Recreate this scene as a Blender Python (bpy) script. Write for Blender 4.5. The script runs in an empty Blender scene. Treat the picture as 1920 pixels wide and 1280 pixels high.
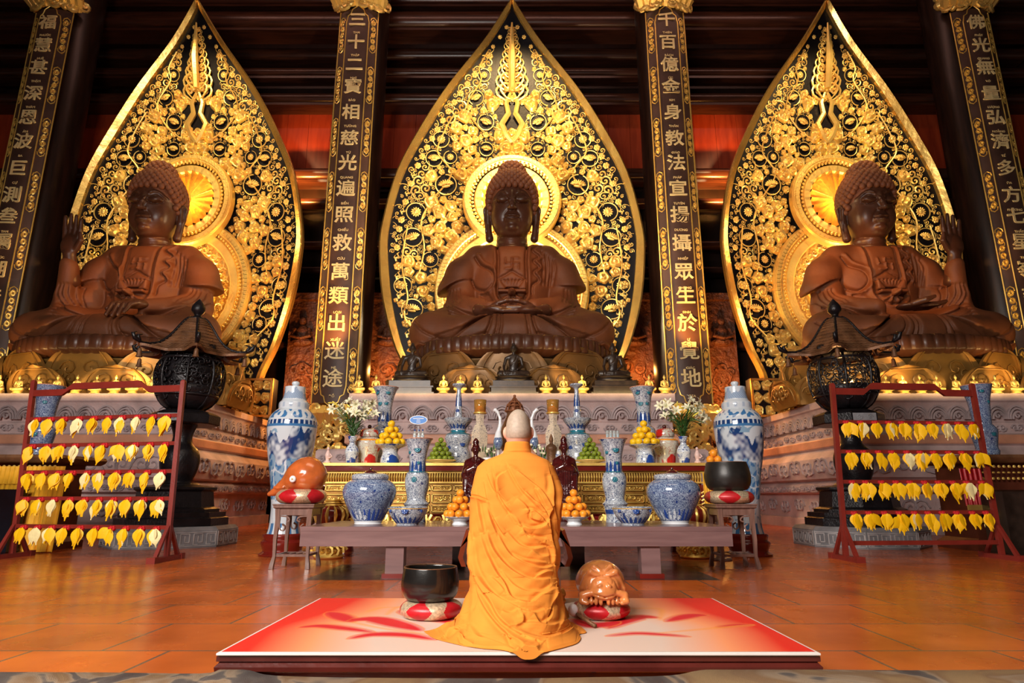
import bpy, math, random
import numpy as np
from mathutils import Matrix, Vector
random.seed(7); RNG = np.random.default_rng(7)
PI = math.pi; R = math.radians
# ------------------------------------------------------------ camera, world, lights, exposure
sc = bpy.context.scene
FPX = 1179.0; PITCH = R(13.8); CH = 0.9
cam_d = bpy.data.cameras.new('camera'); cam = bpy.data.objects.new('camera', cam_d)
sc.collection.objects.link(cam); sc.camera = cam
cam_d.sensor_width = 36; cam_d.lens = 36*FPX/1920; cam_d.clip_end = 200; cam_d.clip_start = .05
cam.location = (0, 0, CH); cam.rotation_euler = (PI/2+PITCH, 0, 0)
w = bpy.data.worlds.new('world'); sc.world = w; w.use_nodes = True
w.node_tree.nodes['Background'].inputs[0].default_value = (.9, .75, .65, 1)
w.node_tree.nodes['Background'].inputs[1].default_value = .012
sc.view_settings.view_transform = 'Standard'; sc.view_settings.look = 'None'
sc.view_settings.gamma = 1; sc.view_settings.use_curve_mapping = False
sc.view_settings.exposure = 0.25
def aim(o, tgt):
    o.rotation_euler = (Vector(tgt)-o.location).to_track_quat('-Z', 'Y').to_euler()
def lamp(name, kind, loc, tgt, power, col, size=.3, sizey=None, spot=60, blend=.6):
    d = bpy.data.lights.new(name, kind); d.energy = power; d.color = col
    if kind == 'AREA':
        d.size = size
        if sizey: d.shape = 'RECTANGLE'; d.size_y = sizey
    else: d.shadow_soft_size = size
    if kind == 'SPOT': d.spot_size = R(spot); d.spot_blend = blend
    o = bpy.data.objects.new(name, d); sc.collection.objects.link(o); o.location = loc
    if tgt: aim(o, tgt)
    return o
WARM = (1, .66, .30); HALO = (1, .74, .42); NEUT = (1, .93, .86); AMB = (1, .40, .08)
# daylight through the temple doors behind the camera
lamp('door_daylight', 'AREA', (-5.0, -3.2, 6.2), (.3, 7.5, .9), 2050, NEUT, 6, 4)
# hall lamps high in front of the altars
lamp('hall_lamp', 'AREA', (0, 4.5, 12), (0, 11.5, 2), 200, (1, .80, .6), 7, 3)
for X, s in ((-11.4, 1), (0, 1.15), (11.4, 1)):
    g = 1 if X == 0 else .66
    # lamps behind each statue washing the mandorla
    lamp('aureole_lamp', 'POINT', (X, 19.75, 8.0), None, (900 if X == 0 else 230), HALO if X == 0 else WARM, .25)
    lamp('aureole_lamp', 'POINT', (X, 19.75, 10.9), None, (700 if X == 0 else 90), HALO if X == 0 else WARM, .2)
    lamp('statue_lamp', 'SPOT', (X*.62, 9.5, 12.5), (X, 18, 6.9), 1700 if X else 2000, (1, .44, .13), .15, spot=22)
    for sx in (-1, 1):
        lamp('aureole_foot_lamp', 'SPOT', (X+sx*2.6, 18.0, 3.75), (X+sx*2.2, 21, 9.5), 1300*g*s, WARM, .15, spot=80)
    lamp('aureole_top_lamp', 'SPOT', (X*.97, 14.4, 17.2), (X, 20.4, 13.0), 3000*g*s, WARM, .2, spot=62)
    if X: lamp('shoulder_lamp', 'SPOT', (X*.50, 15.6, 8.6), (X, 18.4, 7.6), 1100, (1, .42, .10), .12, spot=34)
    lamp('lotus_lamp', 'SPOT', (X-1.6, 15.15, 3.55), (X-1.7, 17, 5.1), 110 if X else 45, (1, .55, .16), .05, spot=84)
    lamp('lotus_lamp', 'SPOT', (X+1.6, 15.15, 3.55), (X+1.7, 17, 5.1), 110 if X else 45, (1, .55, .16), .05, spot=84)
for X in (-11.4, 0, 11.4):
    lamp('altar_fill', 'AREA', (X, 15.28, 3.44), (X, 15.9, 4.0), 34 if X else 26, (1, .68, .26), 8.0, .05)  # added strip light that makes the tiny gilded Buddhas brighter
for sx in (-1, 1):
    lamp('wall_lamp', 'SPOT', (sx*8.6, 22.0, 12.0), (sx*8.3, 23.6, 13.6), 1500, AMB, .1, spot=75)
    lamp('rim_lamp', 'SPOT', (sx*5.0, 18.6, 5.2), (sx*8.2, 21.4, 9.0), 900, AMB, .15, spot=60)
    lamp('alcove_lamp', 'POINT', (sx*7.2, 20.9, 4.6), None, 260, AMB, .1)
    lamp('alcove_lamp', 'POINT', (sx*4.5, 21.75, 5.2), None, 90, AMB, .1)
    lamp('column_lamp', 'SPOT', (sx*3.4, 15.9, 3.7), (sx*5.7, 20, 11.5), 1500, (1, .66, .38), .15, spot=46)
lamp('beam_fill', 'AREA', (0, 17.5, 21.5), (0, 22.4, 16.5), 260, (1, .50, .38), 26, .4)  # added wide area light out of view, brings up the dark beams
# ------------------------------------------------------------ pixel helpers
CP, SP = math.cos(PITCH), math.sin(PITCH)
def ray(u, v):
    x = (u-960)/FPX; y = (640-v)/FPX
    return x, CP-y*SP, SP+y*CP
def at(u, v, Y):
    x, yy, z = ray(u, v); t = Y/yy
    return Vector((x*t, Y, CH+z*t))
def zat(v, Y): return at(960, v, Y).z
def xat(u, v, Y): return at(u, v, Y).x
# ------------------------------------------------------------ mesh helpers
COL = sc.collection
def mesh_obj(name, verts, faces, mat=None, parent=None, smooth=True, loc=(0, 0, 0), cols=None):
    me = bpy.data.meshes.new(name)
    if isinstance(verts, np.ndarray): verts = verts.tolist()
    if isinstance(faces, np.ndarray): faces = faces.tolist()
    me.from_pydata(verts, [], faces)
    if smooth is True: me.shade_smooth()
    elif smooth: 
        me.shade_smooth(); me.set_sharp_from_angle(angle=R(smooth))
    if cols is not None:
        a = me.color_attributes.new('Col', 'FLOAT_COLOR', 'POINT')
        c = np.ones((len(verts), 4), np.float32); c[:, :3] = cols
        a.data.foreach_set('color', c.ravel())
    if mat: me.materials.append(mat)
    o = bpy.data.objects.new(name, me); COL.objects.link(o)
    o.location = loc
    if parent: o.parent = parent
    return o
def tag(o, label, cat, group=None, kind=None):
    if label: o['label'] = label
    if cat: o['category'] = cat
    if group: o['group'] = group
    if kind: o['kind'] = kind
    return o
def thing(name, label, cat, loc=(0, 0, 0), rz=0, group=None):
    o = bpy.data.objects.new(name, None); COL.objects.link(o); o.empty_display_size = .1
    o.location = loc; o.rotation_euler = (0, 0, rz)
    return tag(o, label, cat, group)
def kids(o): return [c for c in bpy.data.objects if c.parent == o]
def dup(root, loc=None, rz=None, label=None, group=None, scale=None, parent=None):
    c = root.copy(); COL.objects.link(c)
    if parent is not None: c.parent = parent
    if loc is not None: c.location = loc
    if rz is not None: c.rotation_euler = (0, 0, rz)
    if scale is not None: c.scale = scale
    if label: c['label'] = label
    if group: c['group'] = group
    for ch in CH_OF.get(root.name) or kids(root): dup(ch, parent=c)
    return c
CH_OF = {}
def inst(me, name, parent=None, loc=(0, 0, 0), rot=(0, 0, 0), sc_=(1, 1, 1)):
    o = bpy.data.objects.new(name, me); COL.objects.link(o)
    o.location = loc; o.rotation_euler = rot; o.scale = sc_
    if parent: o.parent = parent
    return o
class MB:
    def __init__(s): s.v = []; s.f = []
    def add(s, vs, fs, M=None):
        b = len(s.v)
        if M is not None: vs = [tuple(M @ Vector(p)) for p in vs]
        s.v += [tuple(p) for p in vs]; s.f += [tuple(i+b for i in f) for f in fs]; return s
    def box(s, c, d, M=None, top=1.0):
        x, y, z = d[0]/2, d[1]/2, d[2]/2; cx, cy, cz = c; t = top
        vs = [(cx-x, cy-y, cz-z), (cx+x, cy-y, cz-z), (cx+x, cy+y, cz-z), (cx-x, cy+y, cz-z),
              (cx-x*t, cy-y*t, cz+z), (cx+x*t, cy-y*t, cz+z), (cx+x*t, cy+y*t, cz+z), (cx-x*t, cy+y*t, cz+z)]
        return s.add(vs, [(3, 2, 1, 0), (4, 5, 6, 7), (0, 1, 5, 4), (1, 2, 6, 5), (2, 3, 7, 6), (3, 0, 4, 7)], M)
    def bx(s, x0, x1, y0, y1, z0, z1, M=None):
        return s.box(((x0+x1)/2, (y0+y1)/2, (z0+z1)/2), (x1-x0, y1-y0, z1-z0), M)
    def tube(s, pts, r, n=6, M=None, closed=False):
        P = [Vector(p) for p in pts]; m = len(P); vs = []
        if m < 2: return s
        up = None
        for i in range(m):
            t = (P[(i+1) % m]-P[i-1]) if closed else (P[min(i+1, m-1)]-P[max(i-1, 0)])
            t = t.normalized() if t.length > 1e-9 else Vector((0, 0, 1))
            if up is None: up = t.orthogonal().normalized()
            up = (up-t*up.dot(t)); up = up.normalized() if up.length > 1e-6 else t.orthogonal().normalized()
            b = t.cross(up); rr = r[i] if isinstance(r, (list, tuple)) else r
            for k in range(n):
                a = 2*PI*k/n; vs.append(P[i]+(up*math.cos(a)+b*math.sin(a))*rr)
        fs = []
        for i in range(m if closed else m-1):
            j = (i+1) % m
            for k in range(n): fs.append((i*n+k, i*n+(k+1) % n, j*n+(k+1) % n, j*n+k))
        if not closed: fs.append(tuple(range(n-1, -1, -1))); fs.append(tuple((m-1)*n+k for k in range(n)))
        return s.add(vs, fs, M)
    def lathe(s, prof, n=32, c=(0, 0, 0), sx=1, sy=1, rot=0, M=None, mod=None):
        vs = []; fs = []; m = len(prof)
        for (r, z) in prof:
            for k in range(n):
                a = 2*PI*k/n+rot; q = max(r, 1e-4)*(mod(a, z) if mod else 1)
                vs.append((c[0]+q*math.cos(a)*sx, c[1]+q*math.sin(a)*sy, c[2]+z))
        for i in range(m-1):
            for k in range(n): fs.append((i*n+k, i*n+(k+1) % n, (i+1)*n+(k+1) % n, (i+1)*n+k))
        if prof[0][0] > 1e-3: fs.append(tuple(range(n-1, -1, -1)))
        if prof[-1][0] > 1e-3: fs.append(tuple((m-1)*n+k for k in range(n)))
        return s.add(vs, fs, M)
    def ball(s, c, r, n=10, m=7, M=None):
        if not isinstance(r, (tuple, list)): r = (r, r, r)
        vs = [(c[0], c[1], c[2]-r[2])]; fs = []
        for i in range(1, m):
            p = -PI/2+PI*i/m
            for k in range(n):
                a = 2*PI*k/n; vs.append((c[0]+r[0]*math.cos(p)*math.cos(a), c[1]+r[1]*math.cos(p)*math.sin(a), c[2]+r[2]*math.sin(p)))
        vs.append((c[0], c[1], c[2]+r[2]))
        for k in range(n): fs.append((0, 1+(k+1) % n, 1+k))
        for i in range(m-2):
            for k in range(n): fs.append((1+i*n+k, 1+i*n+(k+1) % n, 1+(i+1)*n+(k+1) % n, 1+(i+1)*n+k))
        t = len(vs)-1
        for k in range(n): fs.append((t, 1+(m-2)*n+k, 1+(m-2)*n+(k+1) % n))
        return s.add(vs, fs, M)
    def prism(s, poly, y0, y1, M=None):      # poly in x,z ; extruded along y
        n = len(poly); vs = [(x, y0, z) for x, z in poly]+[(x, y1, z) for x, z in poly]
        fs = [tuple(range(n)), tuple(range(2*n-1, n-1, -1))]
        fs += [(i, i+n, (i+1) % n+n, (i+1) % n) for i in range(n)]
        return s.add(vs, fs, M)
    def sweep_rect(s, x0, x1, y0, y1, prof, M=None):   # prof of (offset outwards, z) round a rectangle
        vs = []; m = len(prof)
        for (o, z) in prof: vs += [(x0-o, y0-o, z), (x1+o, y0-o, z), (x1+o, y1+o, z), (x0-o, y1+o, z)]
        fs = [(i*4+k, i*4+(k+1) % 4, (i+1)*4+(k+1) % 4, (i+1)*4+k) for i in range(m-1) for k in range(4)]
        fs += [(3, 2, 1, 0), tuple((m-1)*4+k for k in range(4))]
        return s.add(vs, fs, M)
    def build(s, name, mat, parent=None, smooth=40, loc=(0, 0, 0), cols=None):
        return mesh_obj(name, s.v, s.f, mat, parent, smooth, loc, cols)
def spl(P, m=6):
    P = [tuple(p) for p in P]; out = []
    for i in range(len(P)-1):
        p0 = P[max(i-1, 0)]; p1 = P[i]; p2 = P[i+1]; p3 = P[min(i+2, len(P)-1)]
        for j in range(m):
            t = j/m; out.append(tuple(.5*((2*b)+(-a+c)*t+(2*a-5*b+4*c-d)*t*t+(-a+3*b-3*c+d)*t**3) for a, b, c, d in zip(p0, p1, p2, p3)))
    out.append(P[-1]); return out
def lprof(pts, m=5): return [(max(r, 0), z) for r, z in spl(pts, m)]
# ------------------------------------------------------------ implicit surfaces (carved and draped bodies)
def rotm(e): return np.array(Matrix.Rotation(e[2], 3, 'Z') @ Matrix.Rotation(e[1], 3, 'Y') @ Matrix.Rotation(e[0], 3, 'X'))
class Field:
    def __init__(s, lo, hi, h):
        s.lo = np.array(lo, float); s.h = h; n = np.ceil((np.array(hi)-s.lo)/h).astype(int)+1; s.n = n
        s.F = np.full(n, 9., np.float32)
        s.ax = [s.lo[i]+h*np.arange(n[i]) for i in range(3)]
    def _sl(s, lo, hi):
        a = np.clip(np.floor((np.array(lo)-s.lo)/s.h).astype(int), 0, s.n-1); b = np.clip(np.ceil((np.array(hi)-s.lo)/s.h).astype(int)+1, 1, s.n)
        return tuple(slice(a[i], max(b[i], a[i]+1)) for i in range(3))
    def _g(s, sl): return [g.astype(np.float32) for g in np.meshgrid(*(s.ax[i][sl[i]] for i in range(3)), indexing='ij', sparse=True)]
    def _mix(s, sl, d, k, sub=False):
        f = s.F[sl]
        if sub: f = -f
        if k > 0:
            hh = np.clip(.5+.5*(f-d)/k, 0, 1); q = f*(1-hh)+d*hh-k*hh*(1-hh)
        else: q = np.minimum(f, d)
        s.F[sl] = -q if sub else q
    def ell(s, c, r, e=None, k=.05, sub=False, two=False):
        for sg in ((1, -1) if two else (1,)):
            cc = np.array(c, float); ee = e; cc[0] *= sg
            if sg < 0 and e: ee = (e[0], -e[1], -e[2])
            R_ = max(r)+k+3*s.h; sl = s._sl(cc-R_, cc+R_); X, Y, Z = s._g(sl); X = X-cc[0]; Y = Y-cc[1]; Z = Z-cc[2]
            if ee:
                m = rotm(ee).T; X, Y, Z = (m[i, 0]*X+m[i, 1]*Y+m[i, 2]*Z for i in range(3))
            a = np.sqrt((X/r[0])**2+(Y/r[1])**2+(Z/r[2])**2)+1e-6; b = np.sqrt((X/r[0]**2)**2+(Y/r[1]**2)**2+(Z/r[2]**2)**2)+1e-6
            s._mix(sl, a*(a-1)/b, k, sub)
        return s
    def cap(s, a, b, ra, rb=None, k=.05, sub=False, two=False):
        rb = ra if rb is None else rb
        for sg in ((1, -1) if two else (1,)):
            A = np.array(a, float); B = np.array(b, float); A[0] *= sg; B[0] *= sg
            R_ = max(ra, rb)+k+3*s.h; sl = s._sl(np.minimum(A, B)-R_, np.maximum(A, B)+R_); X, Y, Z = s._g(sl); D = B-A; L = float(D@D)+1e-9
            t = np.clip(((X-A[0])*D[0]+(Y-A[1])*D[1]+(Z-A[2])*D[2])/L, 0, 1)
            d = np.sqrt((X-A[0]-t*D[0])**2+(Y-A[1]-t*D[1])**2+(Z-A[2]-t*D[2])**2)-(ra+(rb-ra)*t)
            s._mix(sl, d, k, sub)
        return s
    def chain(s, pts, rs, k=.05, two=False, sub=False):
        for i in range(len(pts)-1): s.cap(pts[i], pts[i+1], rs[i], rs[i+1], k, sub, two)
        return s
    def boxr(s, c, h, r=.02, e=None, k=.03, sub=False, two=False):
        for sg in ((1, -1) if two else (1,)):
            cc = np.array(c, float); cc[0] *= sg; ee = e
            if sg < 0 and e: ee = (e[0], -e[1], -e[2])
            R_ = float(np.linalg.norm(h))+k+3*s.h; sl = s._sl(cc-R_, cc+R_); X, Y, Z = s._g(sl); X = X-cc[0]; Y = Y-cc[1]; Z = Z-cc[2]
            if ee:
                m = rotm(ee).T; X, Y, Z = (m[i, 0]*X+m[i, 1]*Y+m[i, 2]*Z for i in range(3))
            q = [np.abs(X)-h[0]+r, np.abs(Y)-h[1]+r, np.abs(Z)-h[2]+r]
            d = np.sqrt(np.maximum(q[0], 0)**2+np.maximum(q[1], 0)**2+np.maximum(q[2], 0)**2)+np.minimum(np.maximum(q[0], np.maximum(q[1], q[2])), 0)-r
            s._mix(sl, d, k, sub)
        return s
    def cutz(s, z, keep='above'):
        Z = s.ax[2].astype(np.float32)[None, None, :]; s.F = np.maximum(s.F, (z-Z) if keep == 'above' else (Z-z)); return s
    def stroke(s, pts, r, depth, side=-1, ylim=0., plane='xz', two=False, curve=True):
        # relief line drawn in plan on the body: depth>0 cuts a groove, <0 raises a ridge
        P0 = np.array(spl(pts, 5) if curve and len(pts) > 2 else pts, float)
        for sg in ((1, -1) if two else (1,)):
            P = P0.copy(); P[:, 0] *= sg; rr = 3*r
            lo = [P[:, 0].min()-rr, s.lo[1], P[:, 1].min()-rr]; hi = [P[:, 0].max()+rr, s.ax[1][-1], P[:, 1].max()+rr]
            if side < 0: hi[1] = ylim
            else: lo[1] = ylim
            sl = s._sl(lo, hi); X, Y, Z = s._g(sl); best = None
            for i in range(len(P)-1):
                A, B = P[i], P[i+1]; D = B-A; L = D@D+1e-9
                t = np.clip(((X-A[0])*D[0]+(Z-A[1])*D[1])/L, 0, 1); d = (X-A[0]-t*D[0])**2+(Z-A[1]-t*D[1])**2
                best = d if best is None else np.minimum(best, d)
            s.F[sl] += (depth*np.exp(-best/(r*r))).astype(np.float32)
        return s
    def mesh(s):
        F = s.F; F[0] = F[-1] = 1; F[:, 0] = F[:, -1] = 1; F[:, :, 0] = F[:, :, -1] = 1
        nx, ny, nz = F.shape; ins = F < 0
        S = np.zeros((nx-1, ny-1, nz-1, 3), np.float32); C = np.zeros((nx-1, ny-1, nz-1), np.float32); Q = []
        for a in range(3):
            s0 = [slice(None)]*3; s1 = [slice(None)]*3; s0[a] = slice(0, -1); s1[a] = slice(1, None)
            f0 = F[tuple(s0)]; f1 = F[tuple(s1)]; ch = (ins[tuple(s0)] != ins[tuple(s1)]); idx = np.argwhere(ch)
            if not len(idx): continue
            g0 = f0[ch]; g1 = f1[ch]; t = g0/(g0-g1); b, c = [i for i in range(3) if i != a]
            pos = idx.astype(np.float32); pos[:, a] += t; cells = []
            for db, dc in ((-1, -1), (0, -1), (0, 0), (-1, 0)):
                ce = idx.copy(); ce[:, b] += db; ce[:, c] += dc; cells.append(ce)
                np.add.at(S, (ce[:, 0], ce[:, 1], ce[:, 2]), pos); np.add.at(C, (ce[:, 0], ce[:, 1], ce[:, 2]), 1)
            Q.append((cells, ins[tuple(s0)][ch], a))
        m = C > 0; ids = np.full(C.shape, -1, np.int64); ids[m] = np.arange(m.sum())
        V = S[m]/C[m][:, None]*s.h+s.lo; faces = []
        for cells, i0, a in Q:
            q = np.stack([ids[c[:, 0], c[:, 1], c[:, 2]] for c in cells], 1)
            flip = i0 if a == 1 else ~i0
            q[flip] = q[flip][:, ::-1]; faces.append(q)
        return V, np.concatenate(faces)
    def build(s, name, mat, parent=None, cut=None, loc=(0, 0, 0)):
        V, Fc = s.mesh(); return mesh_obj(name, V, Fc, mat, parent, True, loc)
# ------------------------------------------------------------ materials
def nt(name):
    m = bpy.data.materials.new(name); m.use_nodes = True; t = m.node_tree; return m, t, t.nodes['Principled BSDF']
def L(t, a, b): t.links.new(a, b)
def node(t, typ, **kw):
    n = t.nodes.new(typ)
    for k, v in kw.items():
        if k in n.inputs: n.inputs[k].default_value = v
        else: setattr(n, k, v)
    return n
def ramp(t, fac, stops, interp='LINEAR'):
    r = t.nodes.new('ShaderNodeValToRGB'); r.color_ramp.interpolation = interp; e = r.color_ramp.elements
    while len(e) < len(stops): e.new(.5)
    for i, (p, c) in enumerate(stops): e[i].position = p; e[i].color = (*c, 1)
    L(t, fac, r.inputs[0]); return r.outputs[0]
def coords(t, scale=(1, 1, 1), kind='Object'):
    tc = t.nodes.new('ShaderNodeTexCoord'); mp = t.nodes.new('ShaderNodeMapping'); mp.inputs['Scale'].default_value = scale
    L(t, tc.outputs[kind], mp.inputs[0]); return mp.outputs[0]
def bump(t, b, h, strength=.3, dist=.02):
    n = node(t, 'ShaderNodeBump', Strength=strength, Distance=dist); L(t, h, n.inputs['Height']); L(t, n.outputs[0], b.inputs['Normal'])
def simple(name, c, rough=.5, metal=0, var=.25, scale=3., bs=.15, bscale=None, coat=0, spec=.5, bd=.02):
    m, t, b = nt(name); co = coords(t); nz = node(t, 'ShaderNodeTexNoise', Scale=scale, Detail=5.); L(t, co, nz.inputs['Vector'])
    c0 = tuple(x*(1-var) for x in c); c1 = tuple(min(x*(1+var), 1) for x in c)
    L(t, ramp(t, nz.outputs[0], [(.3, c0), (.7, c1)]), b.inputs['Base Color'])
    b.inputs['Roughness'].default_value = rough; b.inputs['Metallic'].default_value = metal
    b.inputs['Coat Weight'].default_value = coat; b.inputs['Coat Roughness'].default_value = .08
    b.inputs['Specular IOR Level'].default_value = spec
    if bs:
        n2 = node(t, 'ShaderNodeTexNoise', Scale=bscale or scale*8, Detail=4.); L(t, co, n2.inputs['Vector']); bump(t, b, n2.outputs[0], bs, bd)
    return m
def woodm(name, c0, c1, rough=.4, stretch=(1, 8, 8), scale=2., coat=0):
    m, t, b = nt(name); co = coords(t, stretch); nz = node(t, 'ShaderNodeTexNoise', Scale=scale, Detail=7., Distortion=.6); L(t, co, nz.inputs['Vector'])
    L(t, ramp(t, nz.outputs[0], [(.3, c0), (.7, c1)]), b.inputs['Base Color']); b.inputs['Roughness'].default_value = rough
    b.inputs['Coat Weight'].default_value = coat; b.inputs['Coat Roughness'].default_value = .1
    bump(t, b, nz.outputs[0], .12, .01); return m
def vcol(name, rough=.4, coat=0, bs=0, bscale=200, spec=.5):
    m, t, b = nt(name); a = node(t, 'ShaderNodeVertexColor', layer_name='Col'); L(t, a.outputs[0], b.inputs['Base Color'])
    b.inputs['Roughness'].default_value = rough; b.inputs['Coat Weight'].default_value = coat; b.inputs['Specular IOR Level'].default_value = spec
    if bs:
        n2 = node(t, 'ShaderNodeTexNoise', Scale=float(bscale)); L(t, coords(t), n2.inputs['Vector']); bump(t, b, n2.outputs[0], bs, .01)
    return m
def porcelain(name, white, blue, scale=40., width=.05, cover=.5, blob=.62):
    # contour lines of a fine noise read as painted scrollwork; a broader noise adds solid flowers
    m, t, b = nt(name); co = coords(t); nz = node(t, 'ShaderNodeTexNoise', Scale=scale, Detail=1.5, Distortion=1.2); L(t, co, nz.inputs['Vector'])
    s1 = node(t, 'ShaderNodeMath', operation='SUBTRACT'); L(t, nz.outputs[0], s1.inputs[0]); s1.inputs[1].default_value = .5
    s2 = node(t, 'ShaderNodeMath', operation='ABSOLUTE'); L(t, s1.outputs[0], s2.inputs[0])
    mid = tuple(a*.45+c*.55 for a, c in zip(white, blue)); lines = ramp(t, s2.outputs[0], [(0, blue), (width, mid), (width*1.5, white)])
    big = node(t, 'ShaderNodeTexNoise', Scale=scale*.3, Detail=2.); L(t, co, big.inputs['Vector'])
    mk = ramp(t, big.outputs[0], [(blob, (0, 0, 0)), (blob+.03, (1, 1, 1))]); mx = node(t, 'ShaderNodeMix', data_type='RGBA'); L(t, mk, mx.inputs[0]); L(t, lines, mx.inputs[6]); mx.inputs[7].default_value = (*[x*1.3 for x in blue], 1)
    L(t, mx.outputs[2], b.inputs['Base Color']); b.inputs['Roughness'].default_value = .12; b.inputs['Coat Weight'].default_value = .6; b.inputs['Coat Roughness'].default_value = .05
    return m
M = {}
M['gold'] = simple('gold_leaf', (1, .66, .20), .36, .55, .18, 1.5, .35, 14, bd=.03)
M['goldrim'] = simple('gold_sheet', (1, .60, .17), .27, .85, .15, 2., .3, 1.3, bd=.12)
M['goldp'] = simple('gilt_paint', (1, .62, .15), .35, .55, .15, 6., .3, 60, bd=.004)
M['antique'] = simple('antique_gold', (.42, .21, .04), .42, .5, .3, 8, .4, 60, bd=.004)
M['goldchar'] = simple('gold_lettering', (1, .74, .36), .5, .05, .15, 3., .2, 20, bd=.01)
M['ground'] = simple('dark_lacquer_ground', (.004, .004, .008), .4, 0, .4, 2., .2, 12, spec=.25)
M['statue'] = simple('carved_dark_wood', (.075, .027, .014), .36, 0, .28, 1.2, .12, 9, bd=.02)
M['robe'] = simple('carved_robe_wood', (.150, .046, .015), .62, 0, .22, 1.4, .3, 12, bd=.02)
M['hair'] = simple('carved_hair_wood', (.20, .066, .028), .6, 0, .2, 2., .2, 20)
M['throne'] = simple('throne_bronze', (.20, .105, .035), .42, .35, .35, 1.0, .2, 8, bd=.02)
M['throneg'] = simple('throne_gilt_bronze', (.36, .19, .045), .40, .5, .35, 1.0, .2, 8, bd=.02)
M['bronze'] = simple('black_bronze', (.012, .010, .012), .34, .3, .5, 5, .4, 30)
M['bronzedk'] = simple('black_statue_wood', (.030, .018, .013), .35, 0, .4, 6, .3, 40, bd=.004)
M['roofb'] = simple('brown_bronze_roof', (.17, .075, .032), .5, .3, .4, 5, .4, 30)
M['board'] = simple('board_dark_lacquer', (.070, .036, .028), .5, 0, .4, .9, .3, 6)
M['boardside'] = simple('board_side_lacquer', (.03, .012, .008), .4, 0, .3, 2, .2)
M['pillar'] = woodm('pillar_dark_wood', (.012, .006, .004), (.035, .014, .008), .35, (6, 6, .6), 1.5)
M['beam'] = woodm('beam_dark_wood', (.022, .008, .005), (.065, .022, .012), .28, (.5, 6, 6), 1.5)
M['redwood'] = woodm('red_wood_panel', (.26, .03, .010), (.42, .06, .018), .32, (3, 3, .4), 1.5)
M['carvewood'] = simple('carved_brown_panel', (.14, .045, .018), .5, 0, .4, 3., 1., 6, bd=.12)
M['stone'] = simple('carved_grey_stone', (.54, .39, .375), .65, 0, .28, 1.6, .4, 25, bd=.02)
M['stonepink'] = simple('pink_stone', (.66, .30, .18), .5, 0, .2, 1.6, .3, 20)
M['stonedk'] = simple('stone_relief', (.40, .31, .315), .7, 0, .3, 3, .3, 25)
M['slab'] = simple('grey_octagon_stone', (.20, .20, .215), .6, 0, .35, 3, .3, 25)
M['slabkey'] = simple('carved_key_stone', (.42, .40, .40), .6, 0, .25, 6, .2)
M['rackred'] = simple('dark_red_paint', (.21, .022, .014), .38, 0, .15, 4, .1)
M['knot'] = simple('red_yarn', (.55, .008, .012), .7, 0, .2, 30, .5, 200, bd=.002)
M['tablewood'] = woodm('mauve_brown_lacquered_wood', (.155, .085, .085), (.235, .135, .130), .30, (.6, 6, 6), 2., .3)
M['stoolwood'] = woodm('stool_wood', (.13, .065, .05), (.24, .13, .10), .32, (6, 6, 1), 3., .3)
M['redlac'] = simple('red_lacquer', (.16, .012, .008), .2, 0, .2, 3, .05, coat=.5)
M['blacklac'] = simple('black_glazed_metal', (.012, .011, .010), .22, .2, .3, 8, .25, 40, coat=.4, bd=.003)
M['bowlmatt'] = simple('matt_black_metal', (.018, .015, .013), .38, .2, .3, 8, .25, 40, bd=.003)
M['fishwood'] = simple('polished_orange_wood', (.52, .12, .028), .2, 0, .22, 7, .05, coat=.7)
M['amberwood'] = simple('polished_amber_wood', (.62, .21, .06), .25, 0, .25, 8, .08, coat=.6)
M['mahog'] = simple('mahogany_statue', (.055, .006, .006), .15, 0, .4, 10, .1, 60, coat=.9, bd=.003)
M['brocade'] = simple('silver_gold_brocade', (.72, .55, .36), .35, .55, .4, 60, .6, 220, bd=.003)
M['redsatin'] = simple('red_satin', (.50, .012, .018), .33, .1, .15, 20, .3, 200, bd=.002)
M['orange'] = simple('orange_peel', (1, .33, .02), .4, 0, .1, 10, .3, 180, bd=.002)
M['yfruit'] = simple('yellow_tangerine_peel', (1, .56, .01), .4, 0, .1, 10, .3, 180, bd=.002)
M['lime'] = simple('lime_peel', (.20, .26, .02), .38, 0, .5, 14, .3, 180, bd=.002)
M['white'] = simple('white_porcelain', (.80, .82, .85), .12, 0, .04, 5, 0, coat=.5)
M['leafg'] = simple('green_leaves', (.035, .12, .02), .5, 0, .4, 20, 0)
M['petal'] = simple('cream_lily_petals', (.92, .86, .62), .5, 0, .12, 30, 0)
M['petaly'] = simple('yellow_lily_buds', (.85, .68, .10), .5, 0, .2, 30, 0)
M['wax'] = simple('yellow_wax', (.95, .50, .03), .4, 0, .1, 5, 0)
M['clothy'] = simple('yellow_cloth', (.82, .42, .02), .7, 0, .12, 5, .2, 80, bd=.003)
M['skin'] = simple('skin', (.62, .32, .22), .5, 0, .1, 20, .1, 150, bd=.001)
M['stubble'] = simple('shaved_hair', (.37, .29, .22), .6, 0, .12, 60, .2, 400, bd=.0008)
M['robecloth'] = simple('saffron_cloth', (.70, .235, .030), .85, 0, .08, 6, .25, 500, bd=.0008, spec=.2)
M['wall'] = woodm('dark_hall_wood', (.010, .005, .004), (.028, .011, .007), .4, (3, 3, .5), 1.)
P_sc = porcelain('blue_scroll_porcelain', (.54, .58, .62), (.02, .04, .13), 36., .045, .1, .66)
P_dn = porcelain('dense_blue_porcelain', (.34, .43, .56), (.010, .03, .15), 46., .075, .3, .68)
P_bw = porcelain('blue_splash_porcelain', (.64, .69, .74), (.015, .05, .24), 16., .03, .4, .52)
P_pc = porcelain('polychrome_porcelain', (.62, .60, .50), (.40, .015, .012), 13., .022, .4, .53)
P_cr = porcelain('cream_painted_porcelain', (.66, .54, .40), (.05, .06, .12), 22., .018, .3, .72)
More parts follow.
